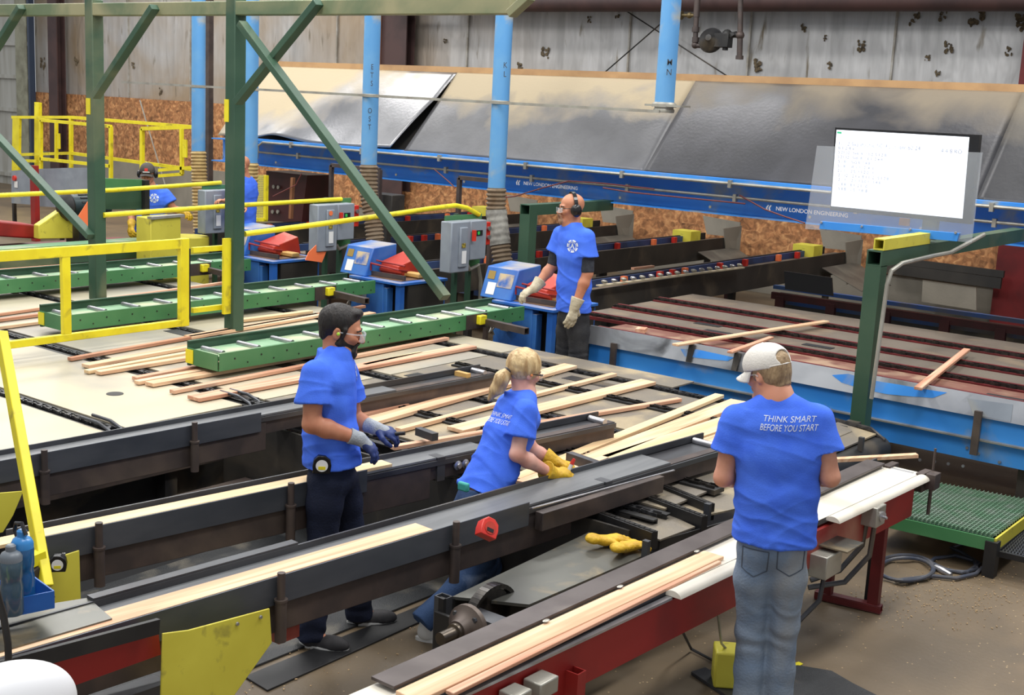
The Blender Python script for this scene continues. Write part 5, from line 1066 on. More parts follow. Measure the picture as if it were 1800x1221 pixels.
# ================================================================ boards
bn = [0]
def board(u0, v0, u1, v1, w, lab, z=.785, th=.026, m=0, g='boards on the chain deck', yaw=True, name='board'):
    a, c = V3(PZ(u0, v0, z)), V3(PZ(u1, v1, z)); o = (a+c)/2; d = c-a; L_ = d.length; ang = math.atan2(-d.x, d.y)
    b = MB().box((0, 0, 0), (w, L_, th)); me = mesh_of(name, b, WOODS[m], (0, 0, 0)); ob = bpy.data.objects.new(name, me); COL.objects.link(ob)
    ob.location = o-Vector((0, 0, th/2)); ob.rotation_euler = (0, 0, ang)
    if abs(c.z-a.z) > 1e-6: pass
    md = ob.modifiers.new('bevel', 'BEVEL'); md.width = .003; md.segments = 2
    tag(ob, lab, 'board', g); return ob
D = [
 # between conveyor two and three
 (122, 628, 640, 536, .05, 'thin pinkish board, leftmost end of those under the front green conveyor', 3),
 (150, 640, 655, 548, .09, 'wide pale board, upper one of the left trio entering under the front conveyor', 0),
 (152, 650, 690, 553, .06, 'narrow pale board, middle one of the left trio entering under the front conveyor', 2),
 (172, 652, 740, 560, .07, 'pale board, lowest of the left trio entering under the front conveyor', 0),
 (236, 662, 760, 567, .06, 'board, upper one of the second group entering under the front conveyor', 1),
 (240, 669, 790, 570, .06, 'board, middle one of the second group entering under the front conveyor', 0),
 (262, 672, 800, 576, .1, 'wide pale board, lowest of the second group under the front conveyor', 0),
 # in front of conveyor three
 (302, 685, 786, 592, .055, 'long narrow board just in front of the front green conveyor, left of two', 1),
 (340, 697, 828, 606, .14, 'long wide board with squared end, between the front conveyor and the leftmost rail', 1),
 (640, 640, 740, 618, .05, 'short loose pale strip beside the bearded man\'s face', 2),
 # between rails one and two
 (560, 745, 880, 667, .05, 'narrow strip just behind the bearded man\'s chest, beside the rail end', 1),
 (560, 762, 1003, 640, .135, 'wide pale board passing behind the woman\'s head', 0),
 (700, 752, 1080, 655, .055, 'narrow board ending right of the woman, second behind her', 0),
 (800, 752, 1140, 668, .15, 'wide pale board ending above the blue table edge, right of the woman', 0),
 (690, 783, 1195, 699, .05, 'slanting reddish thin board crossing behind the woman\'s back', 1),
 # between rail two and three
 (905, 838, 1265, 692, .08, 'narrow board nearest above the wide pair left of the capped man', 2),
 (925, 848, 1300, 703, .15, 'wide pale board ending at the capped man\'s left shoulder', 0),
 (1080, 806, 1330, 722, .2, 'broad yellowish board left of the capped man', 2),
 (1110, 822, 1345, 742, .15, 'broad pale board beside the yellowish one, left of the capped man', 0),
 (1200, 818, 1300, 784, .08, 'short piece of pale board over the rail end left of the capped man', 1),
 (940, 856, 1060, 815, .07, 'short pinkish board end just beside the woman\'s yellow glove', 1),
 (1030, 848, 1075, 828, .1, 'short wide pale board end by the red-tipped marker', 2),
 # behind conveyor two
 (-20, 552, 400, 494, .05, 'long board under the second green conveyor, upper of three at left edge', 1),
 (-20, 562, 470, 500, .05, 'long board under the second green conveyor, middle of three at left edge', 3),
 (-20, 575, 560, 500, .06, 'long board under the second green conveyor, lowest of three at left edge', 0),
 (410, 562, 546, 545, .08, 'pale board right of the middle green post behind the front conveyor, upper', 2),
 (330, 590, 562, 551, .1, 'pale board right of the middle green post behind the front conveyor, lower', 0),
 (-20, 462, 95, 455, .05, 'board at far left under the dark green trough, uppermost of four', 1),
 (-20, 468, 108, 459, .05, 'board at far left under the dark green trough, second of four', 0),
 (-20, 474, 118, 464, .05, 'board at far left under the dark green trough, third of four', 1),
 (-20, 481, 126, 469, .05, 'board at far left under the dark green trough, lowest of four', 0),
]
for (u0, v0, u1, v1, w, lab, m) in D: board(u0, v0, u1, v1, w, lab, .785, .028, m)
# boards on the transfer table
board(1187, 604, 1453, 563, .07, 'long loose board lying across the front red rails of the blue table', 1.0, .02, 0, 'boards on the blue transfer table')
board(1283, 617, 1356, 591, .05, 'short board stub just above the white cap', 1.0, .02, 1, 'boards on the blue transfer table')
board(1614, 680, 1700, 612, .06, 'loose board on the blue table, right of the display post', 1.005, .024, 1, 'boards on the blue transfer table')
board(1112, 470, 1148, 466, .05, 'small offcut lying on the nearest outfeed rail', 1.0, .03, 1, 'boards on the blue transfer table')
board(1125, 578, 1130, 574, .09, 'small square block on the red plates near the bald worker', .985, .04, 1, 'boards on the blue transfer table')
# boards on the rails
def rail_board(P, t0, t1, s, w, m, lab):
    a, c = P(t0, s, -.005), P(t1, s, -.005); o = (a+c)/2; me = mesh_of('board', MB().box((0, 0, 0), (w, (c-a).length, .016)), WOODS[m]); ob = bpy.data.objects.new('board', me); COL.objects.link(ob)
    ob.location = o; ob.rotation_euler = (0, 0, math.atan2(-(c-a).x, (c-a).y)); tag(ob, lab, 'board', 'boards on the infeed rails')
rail_board(P2, -.05, .52, .075, .1, 2, 'long pale board lying on the rail in front of the bearded worker')
part('rear_angle', MB().bar(P3(.12, .27, .0), P3(.33, .27, .0), .05, .05), 'steel', r3)
rail_board(P3, -.05, .462, .085, .125, 0, 'long pale board lying on the long rail at the bottom left')
board(715, 1222, 1255, 972, .115, 'wide pale board on the white belt, left one', .845, .018, 0, 'boards on the white belt')
board(790, 1215, 1262, 984, .04, 'narrow pinkish board on the white belt, right one', .84, .016, 1, 'boards on the white belt')
# board held by the capped man
a, c = V3(PY(1380, 806, 6.3)), V3(PY(1612, 802, 6.75)); 
a = V3(PZ(1395, 812, .79)); c = V3(PZ(1612, 800, .86))
solo('board', MB().bar(a, c, .05, .022), WOODS[0], 'board end sticking out to the right of the capped man, above the white belt', 'board')
# ================================================================ people: signed-distance modelling, one skin per figure
NV = lambda p: np.array([float(p[0]), float(p[1]), float(p[2])])
def unit(v): v = NV(v); return v/np.linalg.norm(v)
class Sdf:
    def __init__(s, res): s.res = res; s.p = []
    def cone(s, a, b, ra, rb, k=.02, ax=None, fa=1.0, fb=None, clips=(), op='add'):
        """tapered capsule; along unit axis ax the radius is multiplied by fa..fb"""
        a, b = NV(a), NV(b); fb = fa if fb is None else fb; R = max(ra*max(1, fa), rb*max(1, fb))
        lo, hi = np.minimum(a, b)-R, np.maximum(a, b)+R
        def fn(X):
            ab = b-a; L2 = max(ab@ab, 1e-9); t = np.clip(((X-a)@ab)/L2, 0, 1)
            q = X-a-t[..., None]*ab; r = ra+(rb-ra)*t
            if ax is None: d = np.sqrt((q*q).sum(-1))-r
            else:
                A = unit(ax); qx = q@A; rest = np.sqrt(np.maximum((q*q).sum(-1)-qx*qx, 0)); f = fa+(fb-fa)*t
                d = (np.sqrt((qx/(r*f))**2+(rest/r)**2+1e-9)-1)*np.minimum(r, r*f)
            for c, n in clips: d = np.maximum(d, (X-NV(c))@unit(n))
            return d
        s.p.append((fn, lo, hi, k, op)); return s
    def ell(s, c, r, M=None, k=.02, clips=(), op='add'):
        c = NV(c); r = np.array(r, float); M = np.eye(3) if M is None else M  # columns of M: local axes
        R = r.max()
        def fn(X):
            q = (X-c)@M; d = (np.sqrt(((q/r)**2).sum(-1)+1e-9)-1)*r.min()
            q0 = np.sqrt(((q/r)**2).sum(-1)+1e-9); q1 = np.sqrt(((q/(r*r))**2).sum(-1)+1e-9); d = q0*(q0-1)/q1
            for cc, n in clips: d = np.maximum(d, (X-NV(cc))@unit(n))
            return d
        s.p.append((fn, c-R, c+R, k, op)); return s
    def mesh(s, cuts=()):
        res = s.res; pad = .03
        adds = [p for p in s.p if p[4] == 'add']
        lo = np.min([p[1] for p in adds], 0)-pad; hi = np.max([p[2] for p in adds], 0)+pad
        n = np.ceil((hi-lo)/res).astype(int)+1
        F = np.full(n, .2, np.float32)
        g = [lo[i]+res*np.arange(n[i]) for i in range(3)]
        for fn, l, h, k, op in s.p:
            i0 = np.clip(np.floor((l-pad-lo)/res).astype(int), 0, n-1); i1 = np.clip(np.ceil((h+pad-lo)/res).astype(int)+1, 1, n)
            if np.any(i1 <= i0): continue
            X = np.stack(np.meshgrid(g[0][i0[0]:i1[0]], g[1][i0[1]:i1[1]], g[2][i0[2]:i1[2]], indexing='ij'), -1)
            d = fn(X).astype(np.float32); sl = tuple(slice(i0[i], i1[i]) for i in range(3)); o = F[sl]
            if op == 'add':
                hh = np.clip(.5+.5*(o-d)/k, 0, 1); F[sl] = o*(1-hh)+d*hh-k*hh*(1-hh)
            else:
                d = -d; hh = np.clip(.5-.5*(o-d)/k, 0, 1); F[sl] = o*(1-hh)+d*hh+k*hh*(1-hh)
        for c, nn in cuts:
            X = np.stack(np.meshgrid(*g, indexing='ij'), -1); F = np.maximum(F, ((X-NV(c))@unit(nn)).astype(np.float32))
        I = F < 0
        A = I[:-1, :-1, :-1]; anyc = A.copy(); allc = A.copy()
        offs = [(i, j, k) for i in (0, 1) for j in (0, 1) for k in (0, 1)]
        m = [nn-1 for nn in n]
        for o in offs[1:]:
            q = I[o[0]:o[0]+m[0], o[1]:o[1]+m[1], o[2]:o[2]+m[2]]; anyc |= q; allc &= q
        act = anyc & ~allc; idx = np.argwhere(act); N = len(idx)
        cid = np.full(act.shape, -1, np.int64); cid[act] = np.arange(N)
        vals = {o: F[idx[:, 0]+o[0], idx[:, 1]+o[1], idx[:, 2]+o[2]].astype(float) for o in offs}
        acc = np.zeros((N, 3)); cnt = np.zeros(N)
        for o in offs:
            for ax in range(3):
                if o[ax]: continue
                o2 = tuple(1 if i == ax else o[i] for i in range(3)); f1, f2 = vals[o], vals[o2]; mk = (f1 < 0) != (f2 < 0)
                t = np.where(mk, f1/np.where(mk, f1-f2, 1), 0); P = np.array(o, float)[None]+np.zeros((N, 3)); P[:, ax] += t
                acc[mk] += P[mk]; cnt[mk] += 1
        V = lo+res*(idx+acc/np.maximum(cnt, 1)[:, None])
        Q = []
        for ax in range(3):
            b_, c_ = (ax+1) % 3, (ax+2) % 3
            s1 = [slice(1, n[i]-1) for i in range(3)]; s1[ax] = slice(0, n[ax]-1); s2 = list(s1); s2[ax] = slice(1, n[ax])
            a1, a2 = I[tuple(s1)], I[tuple(s2)]; cr = np.argwhere(a1 != a2)
            if not len(cr): continue
            base = cr.copy(); st = [1, 1, 1]; st[ax] = 0; base += np.array(st)
            inside = a1[cr[:, 0], cr[:, 1], cr[:, 2]]
            def cell(db, dc):
                q = base.copy(); q[:, b_] += db; q[:, c_] += dc; return cid[q[:, 0], q[:, 1], q[:, 2]]
            quad = np.stack([cell(-1, -1), cell(0, -1), cell(0, 0), cell(-1, 0)], 1)
            quad[~inside] = quad[~inside][:, ::-1]; Q.append(quad)
        Q = np.concatenate(Q); Q = Q[(Q >= 0).all(1)]
        return V, Q
def vnormals(V, Q):
    fn = np.cross(V[Q[:, 2]]-V[Q[:, 0]], V[Q[:, 3]]-V[Q[:, 1]]); Nn = np.zeros_like(V)
    for i in range(4): np.add.at(Nn, Q[:, i], fn)
    return Nn/np.maximum(np.linalg.norm(Nn, axis=1), 1e-9)[:, None]
def sdf_part(name, sd, m, parent, disp=None, cuts=(), smooth=1, label=None, extra=None):
    V, Q = sd.mesh(cuts)
    for _ in range(smooth):
        acc = np.zeros_like(V); c = np.zeros(len(V))
        for i in range(4):
            a, b = Q[:, i], Q[:, (i+1) % 4]; np.add.at(acc, a, V[b]); np.add.at(acc, b, V[a]); np.add.at(c, a, 1); np.add.at(c, b, 1)
        V = V*.5+.5*acc/np.maximum(c, 1)[:, None]
    if disp is not None: Nn = vnormals(V, Q); V = V+Nn*disp(V, Nn)[:, None]
    org = ORG[parent]; me = bpy.data.meshes.new(name); me.from_pydata((V-np.array(org)).tolist(), [], Q.tolist())
    me.materials.append(MT[m] if isinstance(m, str) else m); me.polygons.foreach_set('use_smooth', [True]*len(me.polygons)); me.update()
    o = bpy.data.objects.new(name, me); COL.objects.link(o); o.parent = parent; ORG[o] = org; o['_v'] = 0
    del o['_v']
    if label: o['label'] = label
    if extra is not None: extra.append((V, Q))
    return o
def vnoise(P, sc, seed=0):
    P = P*sc+seed*17.3; s = np.zeros(len(P))
    rs = np.random.RandomState(seed)
    for k in range(7):
        d = rs.normal(size=3); d /= np.linalg.norm(d); f = rs.uniform(.6, 1.7); w = P@d*f; d2 = rs.normal(size=3)
        s += np.sin(w+1.3*np.sin(P@d2*.7+rs.uniform(0, 6)))
    return s/7
class Fig:
    """a figure with a base point; px(u, v, dy) gives the point seen at a pixel, dy metres behind the base plane"""
    def __init__(s, base, lab, cat='person'):
        s.B = NV(base); h = s.B-CO; s.ey = unit((h[0], h[1], 0)); s.ex = np.cross(s.ey, (0, 0, 1)); s.ez = np.array([0, 0, 1.])
        s.root = thing('person', lab, cat, base)
    def px(s, u, v, dy=0): d = ray(u, v); return CO+d*(((s.B-CO)@s.ey+dy)/(d@s.ey))
    def dir(s, x, y, z=0): return unit(s.ex*x+s.ey*y+s.ez*z)
def hand(sd, wr, d, nrm, thumb, curl=.5, s=1.0, fat=0, k=.008, spread=.12):
    """wrist, direction, back-of-hand normal, thumb side (+1/-1 along d x nrm)"""
    d = unit(d); nrm = unit(NV(nrm)-d*(NV(nrm)@d)); lat = np.cross(d, nrm); wr = NV(wr)
    pk = wr+d*.075*s; 
    sd.cone(wr, pk, .024*s+fat, .028*s+fat, .012, ax=nrm, fa=.8, fb=.62)
    for o in (-.02, .02): sd.cone(wr+d*.02*s+lat*o*.6*s, pk+lat*o*s, .016*s+fat, .015*s+fat, .012)
    for i, (o, L) in enumerate(((-.032, .86), (-.011, 1.0), (.011, .95), (.031, .76))):
        o *= thumb*-1; p = pk+lat*o*s*1.05+d*(.004 if i in (1, 2) else -.003)*s; dd = unit(d+lat*o*spread*8); ang = 0
        for j, l in enumerate((.040, .026, .021)):
            ang += curl*(.55, 1.0, .7)[j]*(1+.1*i); di = unit(dd*math.cos(ang)-nrm*math.sin(ang)); q = p+di*l*L*s
            sd.cone(p, q, (.0092, .0084, .0076)[j]*s+fat*.8, (.0084, .0076, .0068)[j]*s+fat*.8, k); p = q
    tb = wr+d*.018*s+lat*thumb*.024*s; t1 = tb+(d*.6+lat*thumb*.75-nrm*.25)*.042*s; t2 = t1+(d*.9+lat*thumb*.2-nrm*.45)*.034*s; t3 = t2+(d*.9-nrm*.4-lat*thumb*.1)*.026*s
    sd.cone(tb, t1, .015*s+fat, .012*s+fat, k*1.5); sd.cone(t1, t2, .011*s+fat, .0095*s+fat, k); sd.cone(t2, t3, .0095*s+fat, .008*s+fat, k)
def head_frame(c, f, up=(0, 0, 1)):
    f = unit(f); up = NV(up); r = unit(np.cross(f, up)); u = np.cross(r, f); return NV(c), np.stack([r, f, u], 1)  # x right, y forward, z up
def head_sdf(sd, c, M, s=1.0, jaw=1.0):
    L = lambda x, y, z: c+M@(np.array([x, y, z])*s)
    E = lambda p, r, k=.015, **kw: sd.ell(L(*p), np.array(r)*s, M, k, **kw)
    E((0, -.014, .036), (.076, .098, .084)); E((0, .03, -.03), (.06*jaw, .06, .07), .03)
    for sx in (-1, 1):
        sd.cone(L(sx*.056*jaw, .0, -.055), L(sx*.022, .072, -.1), .017*s, .016*s, .025)
        sd.cone(L(sx*.05, .06, -.02), L(sx*.035, .078, -.028), .016*s, .014*s, .02)
    sd.cone(L(-.016, .078, -.1), L(.016, .078, -.1), .016*s, .016*s, .018)
    sd.cone(L(-.034, .078, .02), L(.034, .078, .02), .013*s, .013*s, .015)
    for sx in (-1, 1): E((sx*.032, .101, -.0), (.017, .014, .012), .012, op='sub')
    for sx in (-1, 1): E((sx*.031, .08, .0), (.0125, .0125, .011), .004)
    sd.cone(L(0, .088, .012), L(0, .113, -.03), .0075*s, .0125*s, .012)
    for sx in (-1, 1): E((sx*.011, .1, -.034), (.009, .01, .008), .006)
    sd.cone(L(-.018, .09, -.058), L(.018, .09, -.058), .0065*s, .0065*s, .006); sd.cone(L(-.015, .088, -.07), L(.015, .088, -.07), .0075*s, .0075*s, .006)
    for sx in (-1, 1):
        E((sx*.081, -.012, -.008), (.009, .02, .031), .006); E((sx*.089, -.006, -.004), (.006, .011, .018), .004, op='sub')
    return L
def basic_body(F, j, s=1.0, res=.005, skin='skin', jaw=1.0, nr=1.0, bare_hands=(True, True), hands=None, head=None):
    sd = Sdf(res); c, M = head; L = head_sdf(sd, c, M, s, jaw)
    nb = j['neck']; sd.cone(L(0, -.025, -.05), nb, .056*s*nr, .062*s*nr, .03); sd.cone(nb, j['chest'], .065*s, .1*s, .05)
    latv = unit(j['shR']-j['shL'])
    sd.cone(j['chest'], j['waist'], .095, .085, .05, ax=latv, fa=1.45, fb=1.35); sd.cone(j['waist'], j['pelvis'], .085, .095, .05, ax=latv, fa=1.35, fb=1.45)
    for S_ in 'LR':
        sh, el, wr = j['sh'+S_], j['el'+S_], j['wr'+S_]
        sd.cone(nb-np.array([0, 0, .03]), sh, .045, .05, .04)
        sd.cone(sh, el, .053*s, .043*s, .02); md = el+(wr-el)*.3; sd.cone(el, md, .043*s, .045*s, .02); sd.cone(md, wr, .045*s, .027*s, .02)
        sd.ell(el+(el-(sh+wr)/2)*.06, (.03*s,)*3, None, .02)
        hd = hands[S_]
        hand(sd, wr, hd['d'], hd['n'], hd['t'], hd.get('curl', .4), s)
        hp, kn, an = j['hip'+S_], j['kn'+S_], j['an'+S_]
        sd.cone(hp, kn, .078, .05, .03); sd.cone(kn, kn+(an-kn)*.35, .05, .052, .03); sd.cone(kn+(an-kn)*.35, an, .05, .034, .03)
        sd.cone(an, an+NV(j['toe'+S_])*.09-np.array([0, 0, .055]), .036, .02, .02)
    return sdf_part('body', sd, skin, F.root), L
def shirt(F, j, L, s=1.0, res=.0065, st=None, sleeve=.62, sr=(.078, .084), hem=None, m='shirt', wr_amp=.006, lat=None, seed=1, neckr=.066, cup=-.006):
    sd = Sdf(res); lat = unit(j['shR']-j['shL']) if lat is None else unit(lat)
    for i in range(len(st)-1):
        (c0, rx0, ry0), (c1, rx1, ry1) = st[i], st[i+1]
        sd.cone(c0, c1, ry0, ry1, .035, ax=lat, fa=rx0/ry0, fb=rx1/ry1, clips=[hem] if i == len(st)-2 else ())
    nb = j['neck']
    for S_ in 'LR':
        sh, el = j['sh'+S_], j['el'+S_]
        e = sh+(el-sh)*sleeve; d = unit(el-sh)
        sd.cone(nb-np.array([0, 0, .02]), sh-np.array([0, 0, .01]), .066*s, .058*s, .03); sd.cone(sh, e, sr[0], sr[1], .03, clips=[(e, d)])
    sd.cone(L(0, -.03, -.12), nb+(nb-L(0, -.02, -.06))*.15, neckr*s, neckr*s*1.05, .02, clips=[(nb+unit(L(0, 0, 0)-nb)*cup, unit(unit(L(0, 0, 0)-nb)+unit(L(0, 1, 0)-L(0, 0, 0))*.25))])
    ax0 = st[0][0]; ax1 = st[-1][0]; dd = unit(ax1-ax0); hl = np.linalg.norm(ax1-ax0); ex_ = np.cross(dd, lat)
    def disp(V, N):
        t = np.clip(((V-ax0)@dd)/hl, 0, 1); a = (V-ax0)@lat; b = (V-ax0)@ex_
        vert = vnoise(np.stack([a*26, b*26, t*3.0], 1), 1, seed); hor = vnoise(np.stack([a*7, b*7, t*hl*34+2*np.sin(a*9)], 1), 1, seed+3)
        dia = vnoise(np.stack([a*16+t*9, b*14-t*7, t*10], 1), 1, seed+5)
        rg = lambda q: (1-np.clip(np.abs(q)*2.6, 0, 1))**1.5-.3
        dia2 = vnoise(np.stack([a*9-t*14, b*9+t*6, t*7], 1), 1, seed+9)
        w = wr_amp*(vert*(.4+.9*t)+hor*np.clip(t-.3, 0, 1)*1.6+dia*.8+rg(dia2)*(.5+.9*t)+rg(hor)*np.clip(t-.45, 0, 1)*1.6+rg(vert)*.5*np.clip(1.2-t, 0, 1))
        hw = np.zeros(len(V))
        return w+hw
    ex2 = []; o = sdf_part('shirt', sd, m, F.root, disp, smooth=1, extra=ex2); o['_b'] = 0; del o['_b']
    return o, ex2[0]
def hem_ring(F, mesh, c, n, m='shirt'): pass
def trousers(F, j, res=.0065, m='jean', r=(.125, .1, .074, .068), hipw=1.25, low=None, seed=2, amp=.006, lat=None, belt=None, extra=None):
    sd = Sdf(res); lat = unit(j['hipR']-j['hipL']) if lat is None else unit(lat)
    sd.cone(j['belt'], j['pelvis'], r[0]*.92, r[0]*1.0, .03, ax=lat, fa=hipw, fb=hipw, clips=[(j['belt']+unit(j['belt']-j['pelvis'])*.02, unit(j['belt']-j['pelvis']))])
    for S_ in 'LR':
        hp, kn, an = j['hip'+S_], j['kn'+S_], j['an'+S_]; dn = unit(an-kn)
        sd.cone(j['pelvis']+(hp-j['pelvis'])*.8, hp+(kn-hp)*.3, r[1]*1.05, r[1]*.98, .03); sd.cone(hp+(kn-hp)*.3, kn, r[1]*.95, r[2], .03); sd.cone(kn, kn+(an-kn)*.4, r[2], r[2]*.97, .03); sd.cone(kn+(an-kn)*.4, an+dn*.055, r[2]*.97, r[3]+.004, .03, clips=[(an+dn*.055, dn)])
    def disp(V, N):
        w = np.zeros(len(V))
        for S_ in 'LR':
            for P, wid, f in ((j['kn'+S_], .13, 46), (j['an'+S_], .16, 62)):
                d = V-P; q = np.exp(-(d*d).sum(1)/wid**2); w += q*np.sin(d[:, 2]*f+7*vnoise(V, 9, seed)*2)*.6
        return amp*(w+.7*vnoise(V*np.array([1, 1, .35]), 30, seed+1)+.4*vnoise(V, 16, seed+4))
    return sdf_part('trousers', sd, m, F.root, disp, smooth=2, extra=extra)
def shoes(F, j, m='shoe', sole='sole'):
    for S_ in 'LR':
        an = j['an'+S_]; t = unit(NV(j['toe'+S_])*np.array([1, 1, 0])); zf = j['z0']; b = np.array([an[0], an[1], zf]); lt = np.cross(t, (0, 0, 1))
        sd = Sdf(.006); M = np.stack([lt, t, np.array([0, 0, 1.])], 1)
        sd.ell(b+t*.0+np.array([0, 0, .05]), (.042, .06, .055), M, .02, clips=[(b+np.array([0, 0, .012]), (0, 0, -1))]); sd.ell(b+t*.12+np.array([0, 0, .03]), (.05, .102, .05), M, .03, clips=[(b+np.array([0, 0, .012]), (0, 0, -1))]); sd.cone(b+np.array([0, 0, .05]), b+np.array([0, 0, .1]), .046, .05, .02)
        o = sdf_part('shoe', sd, m, F.root)
        q = [(-.75, -.058), (-.2, -.07), (.5, -.05), (.9, -.05)]
        pts = []
        for k in range(24):
            a = 2*math.pi*k/24; y = .075+.145*math.sin(a); x = .05*math.cos(a)*(1.0 if y > .05 else .85); pts.append(b+t*y+lt*x+np.array([0, 0, .001]))
        part('sole', MB().prism(pts, (0, 0, .02)), sole, o)
def lettering_on(F, par, mesh, lines, c, right, up, n, m='lettering', name='lettering', polys=None, lift=.003):
    """print flat lettering onto the cloth by casting it along -n"""
    V, Q = mesh; tree = BVHTree.FromPolygons([Vector(v) for v in V], Q.tolist()); right, up, n = unit(right), unit(up), unit(n); c = NV(c)
    bm = bmesh.new()
    for txt, size, ox, oy, wgt, shear, xs in lines:
        vs, fs = text_mesh(txt, size, wgt, shear); base = [bm.verts.new((x*xs+ox, y+oy, 0)) for x, y, z in vs]
        for f in fs:
            try: bm.faces.new([base[i] for i in f])
            except ValueError: pass
    for P in (polys or []):
        vs = [bm.verts.new((x, y, 0)) for x, y in P]; bm.faces.new(vs)
    bmesh.ops.triangulate(bm, faces=bm.faces[:])
    tris = [[tuple(v.co) for v in fc.verts] for fc in bm.faces]; bm.clear(); out = []; vmap = {}
    while tris:
        t = tris.pop(); ls = [math.dist(t[k], t[(k+1) % 3]) for k in range(3)]; k = ls.index(max(ls))
        if ls[k] > .012:
            a, b, c3_ = t[k], t[(k+1) % 3], t[(k+2) % 3]; m_ = tuple((a[q]+b[q])/2 for q in range(3)); tris += [[a, m_, c3_], [m_, b, c3_]]
        else: out.append(t)
    for t in out:
        vs = []
        for p in t:
            key = (round(p[0], 6), round(p[1], 6))
            if key not in vmap: vmap[key] = bm.verts.new(p)
            vs.append(vmap[key])
        if len(set(vs)) == 3:
            try: bm.faces.new(vs)
            except ValueError: pass
    bad = []
    for v in bm.verts:
        p = c+right*v.co.x+up*v.co.y+n*.25; hit = tree.ray_cast(Vector(p), Vector(-n), 1.0)
        if hit[0] is None: bad.append(v); continue
        v.co = hit[0]+Vector(n)*lift
    bmesh.ops.delete(bm, geom=bad, context='VERTS')
    org = Vector(ORG[par]); 
    for v in bm.verts: v.co -= org
    me = bpy.data.meshes.new(name); bm.to_mesh(me); bm.free(); me.materials.append(MT[m] if isinstance(m, str) else m)
    o = bpy.data.objects.new(name, me); COL.objects.link(o); o.parent = par; ORG[o] = tuple(org); return o
def emblem(F, par, mesh, c, right, up, n, r):
    ring = []; N_ = 28; P = []
    for k in range(N_):
        a, b = 2*math.pi*k/N_, 2*math.pi*(k+1)/N_
        if k % 4 != 3: P.append([(r*math.cos(a), r*math.sin(a)), (r*math.cos(b), r*math.sin(b)), (.72*r*math.cos(b), .72*r*math.sin(b)), (.72*r*math.cos(a), .72*r*math.sin(a))])
        P.append([(.64*r*math.cos(a), .64*r*math.sin(a)), (.64*r*math.cos(b), .64*r*math.sin(b)), (.55*r*math.cos(b), .55*r*math.sin(b)), (.55*r*math.cos(a), .55*r*math.sin(a))])
    P += [[(-.1*r, .42*r), (.12*r, .42*r), (.16*r, .05*r), (-.12*r, .05*r)], [(-.42*r, -.35*r), (-.2*r, -.38*r), (.02*r, .05*r), (-.14*r, .1*r)], [(.38*r, -.35*r), (.18*r, -.4*r), (.0*r, .05*r), (.16*r, .1*r)]]
    return lettering_on(F, par, mesh, [], c, right, up, n, polys=P, name='emblem')
def glove_part(F, wr, hd, s, m, el, fat=.003, cuff=.05, flare=1.15, res=.0045, name='glove', label=None, cm=None):
    sd = Sdf(res); hand(sd, wr, hd['d'], hd['n'], hd['t'], hd.get('curl', .4), s, fat=fat, k=.006)
    if cm is None: sd.cone(NV(wr), wr+unit(NV(el)-wr)*cuff, .031*s+fat, .034*s*flare+fat, .012, clips=[(wr+unit(NV(el)-wr)*cuff, unit(NV(el)-wr))])
    o = sdf_part(name, sd, m, F.root, (lambda V, N: .0012*vnoise(V, 90, 4)), label=label)
    if cm is not None:
        sd = Sdf(res); sd.cone(NV(wr)+unit(hd['d'])*.05, NV(wr), .03*s+fat+.001, .03*s+fat, .01, ax=unit(hd['n']), fa=.75, fb=1.0); sd.cone(NV(wr), wr+unit(NV(el)-wr)*cuff, .03*s+fat, .034*s*flare+fat, .012, clips=[(wr+unit(NV(el)-wr)*cuff, unit(NV(el)-wr))])
        sdf_part('cuff', sd, cm, o)
    return o
def glasses(F, L, M, s=1.0, m='gloss'):
    g = MB()
    for sx in (-1, 1):
        g.tube([L(sx*.012, .116, .004), L(sx*.04, .11, .01), L(sx*.06, .092, .008), L(sx*.07, .07, .006), L(sx*.086, .0, .004), L(sx*.086, -.012, -.006)], .0032*s, 8)
    g.tube([L(-.014, .116, .003), L(0, .12, .006), L(.014, .116, .003)], .003*s, 8)
    o = part('safety_glasses', g, m, F.root)
    l = MB()
    for sx in (-1, 1):
        def fn(a, b, sx=sx): x = .008+.058*a; return L(sx*x, .117-.55*max(0, x-.02)**1.0*.9+.004, .012-.042*b+(.006 if a > .7 and b > .7 else 0))
        l.grid(fn, 6, 4)
    part('lens', l, 'lens', o, solid=.0015)
    return o
def muffs(F, L, M, s=1.0, band='gloss', up=(0, 0)):
    b = MB(); pts = []
    for k in range(17):
        a = math.pi*k/16; pts.append(L(.092*math.cos(a), -.012, -.0+.132*math.sin(a)))
    bb = MB()
    for i in range(16): bb.bar(pts[i], pts[i+1], .026*s, .006*s, unit(np.array(pts[i])-L(0, -.012, 0)))
    o = part('ear_muffs', bb, band, F.root, label='black ear muffs')
    for sx in (-1, 1):
        c = L(sx*.083, -.01, -.008); ax = M@np.array([sx, 0, 0.]); part('ear_cup', MB().ball(L(sx*.1, -.01, -.01), (.026*s, .038*s, .046*s), 20, Matrix([list(r) for r in M])), 'gloss', o)
        part('cushion', MB().lathe([(.036*s, 0), (.042*s, .006*s), (.036*s, .014*s)], c, ax, 20), 'rubber', o)
    return o
def eyes(F, L, M, s=1.0):
    for sx in (-1, 1):
        part('eye', MB().ball(L(sx*.031, .0875, .0), (.0085*s, .006*s, .0042*s), 12, Matrix([list(r) for r in M])), mat('eyeball', lin(70, 52, 44), None, .3), F.root)
        part('eyebrow', MB().tube([L(sx*.014, .094, .02), L(sx*.032, .093, .025), L(sx*.05, .078, .019)], .0035*s, 6), 'hairdark', F.root)
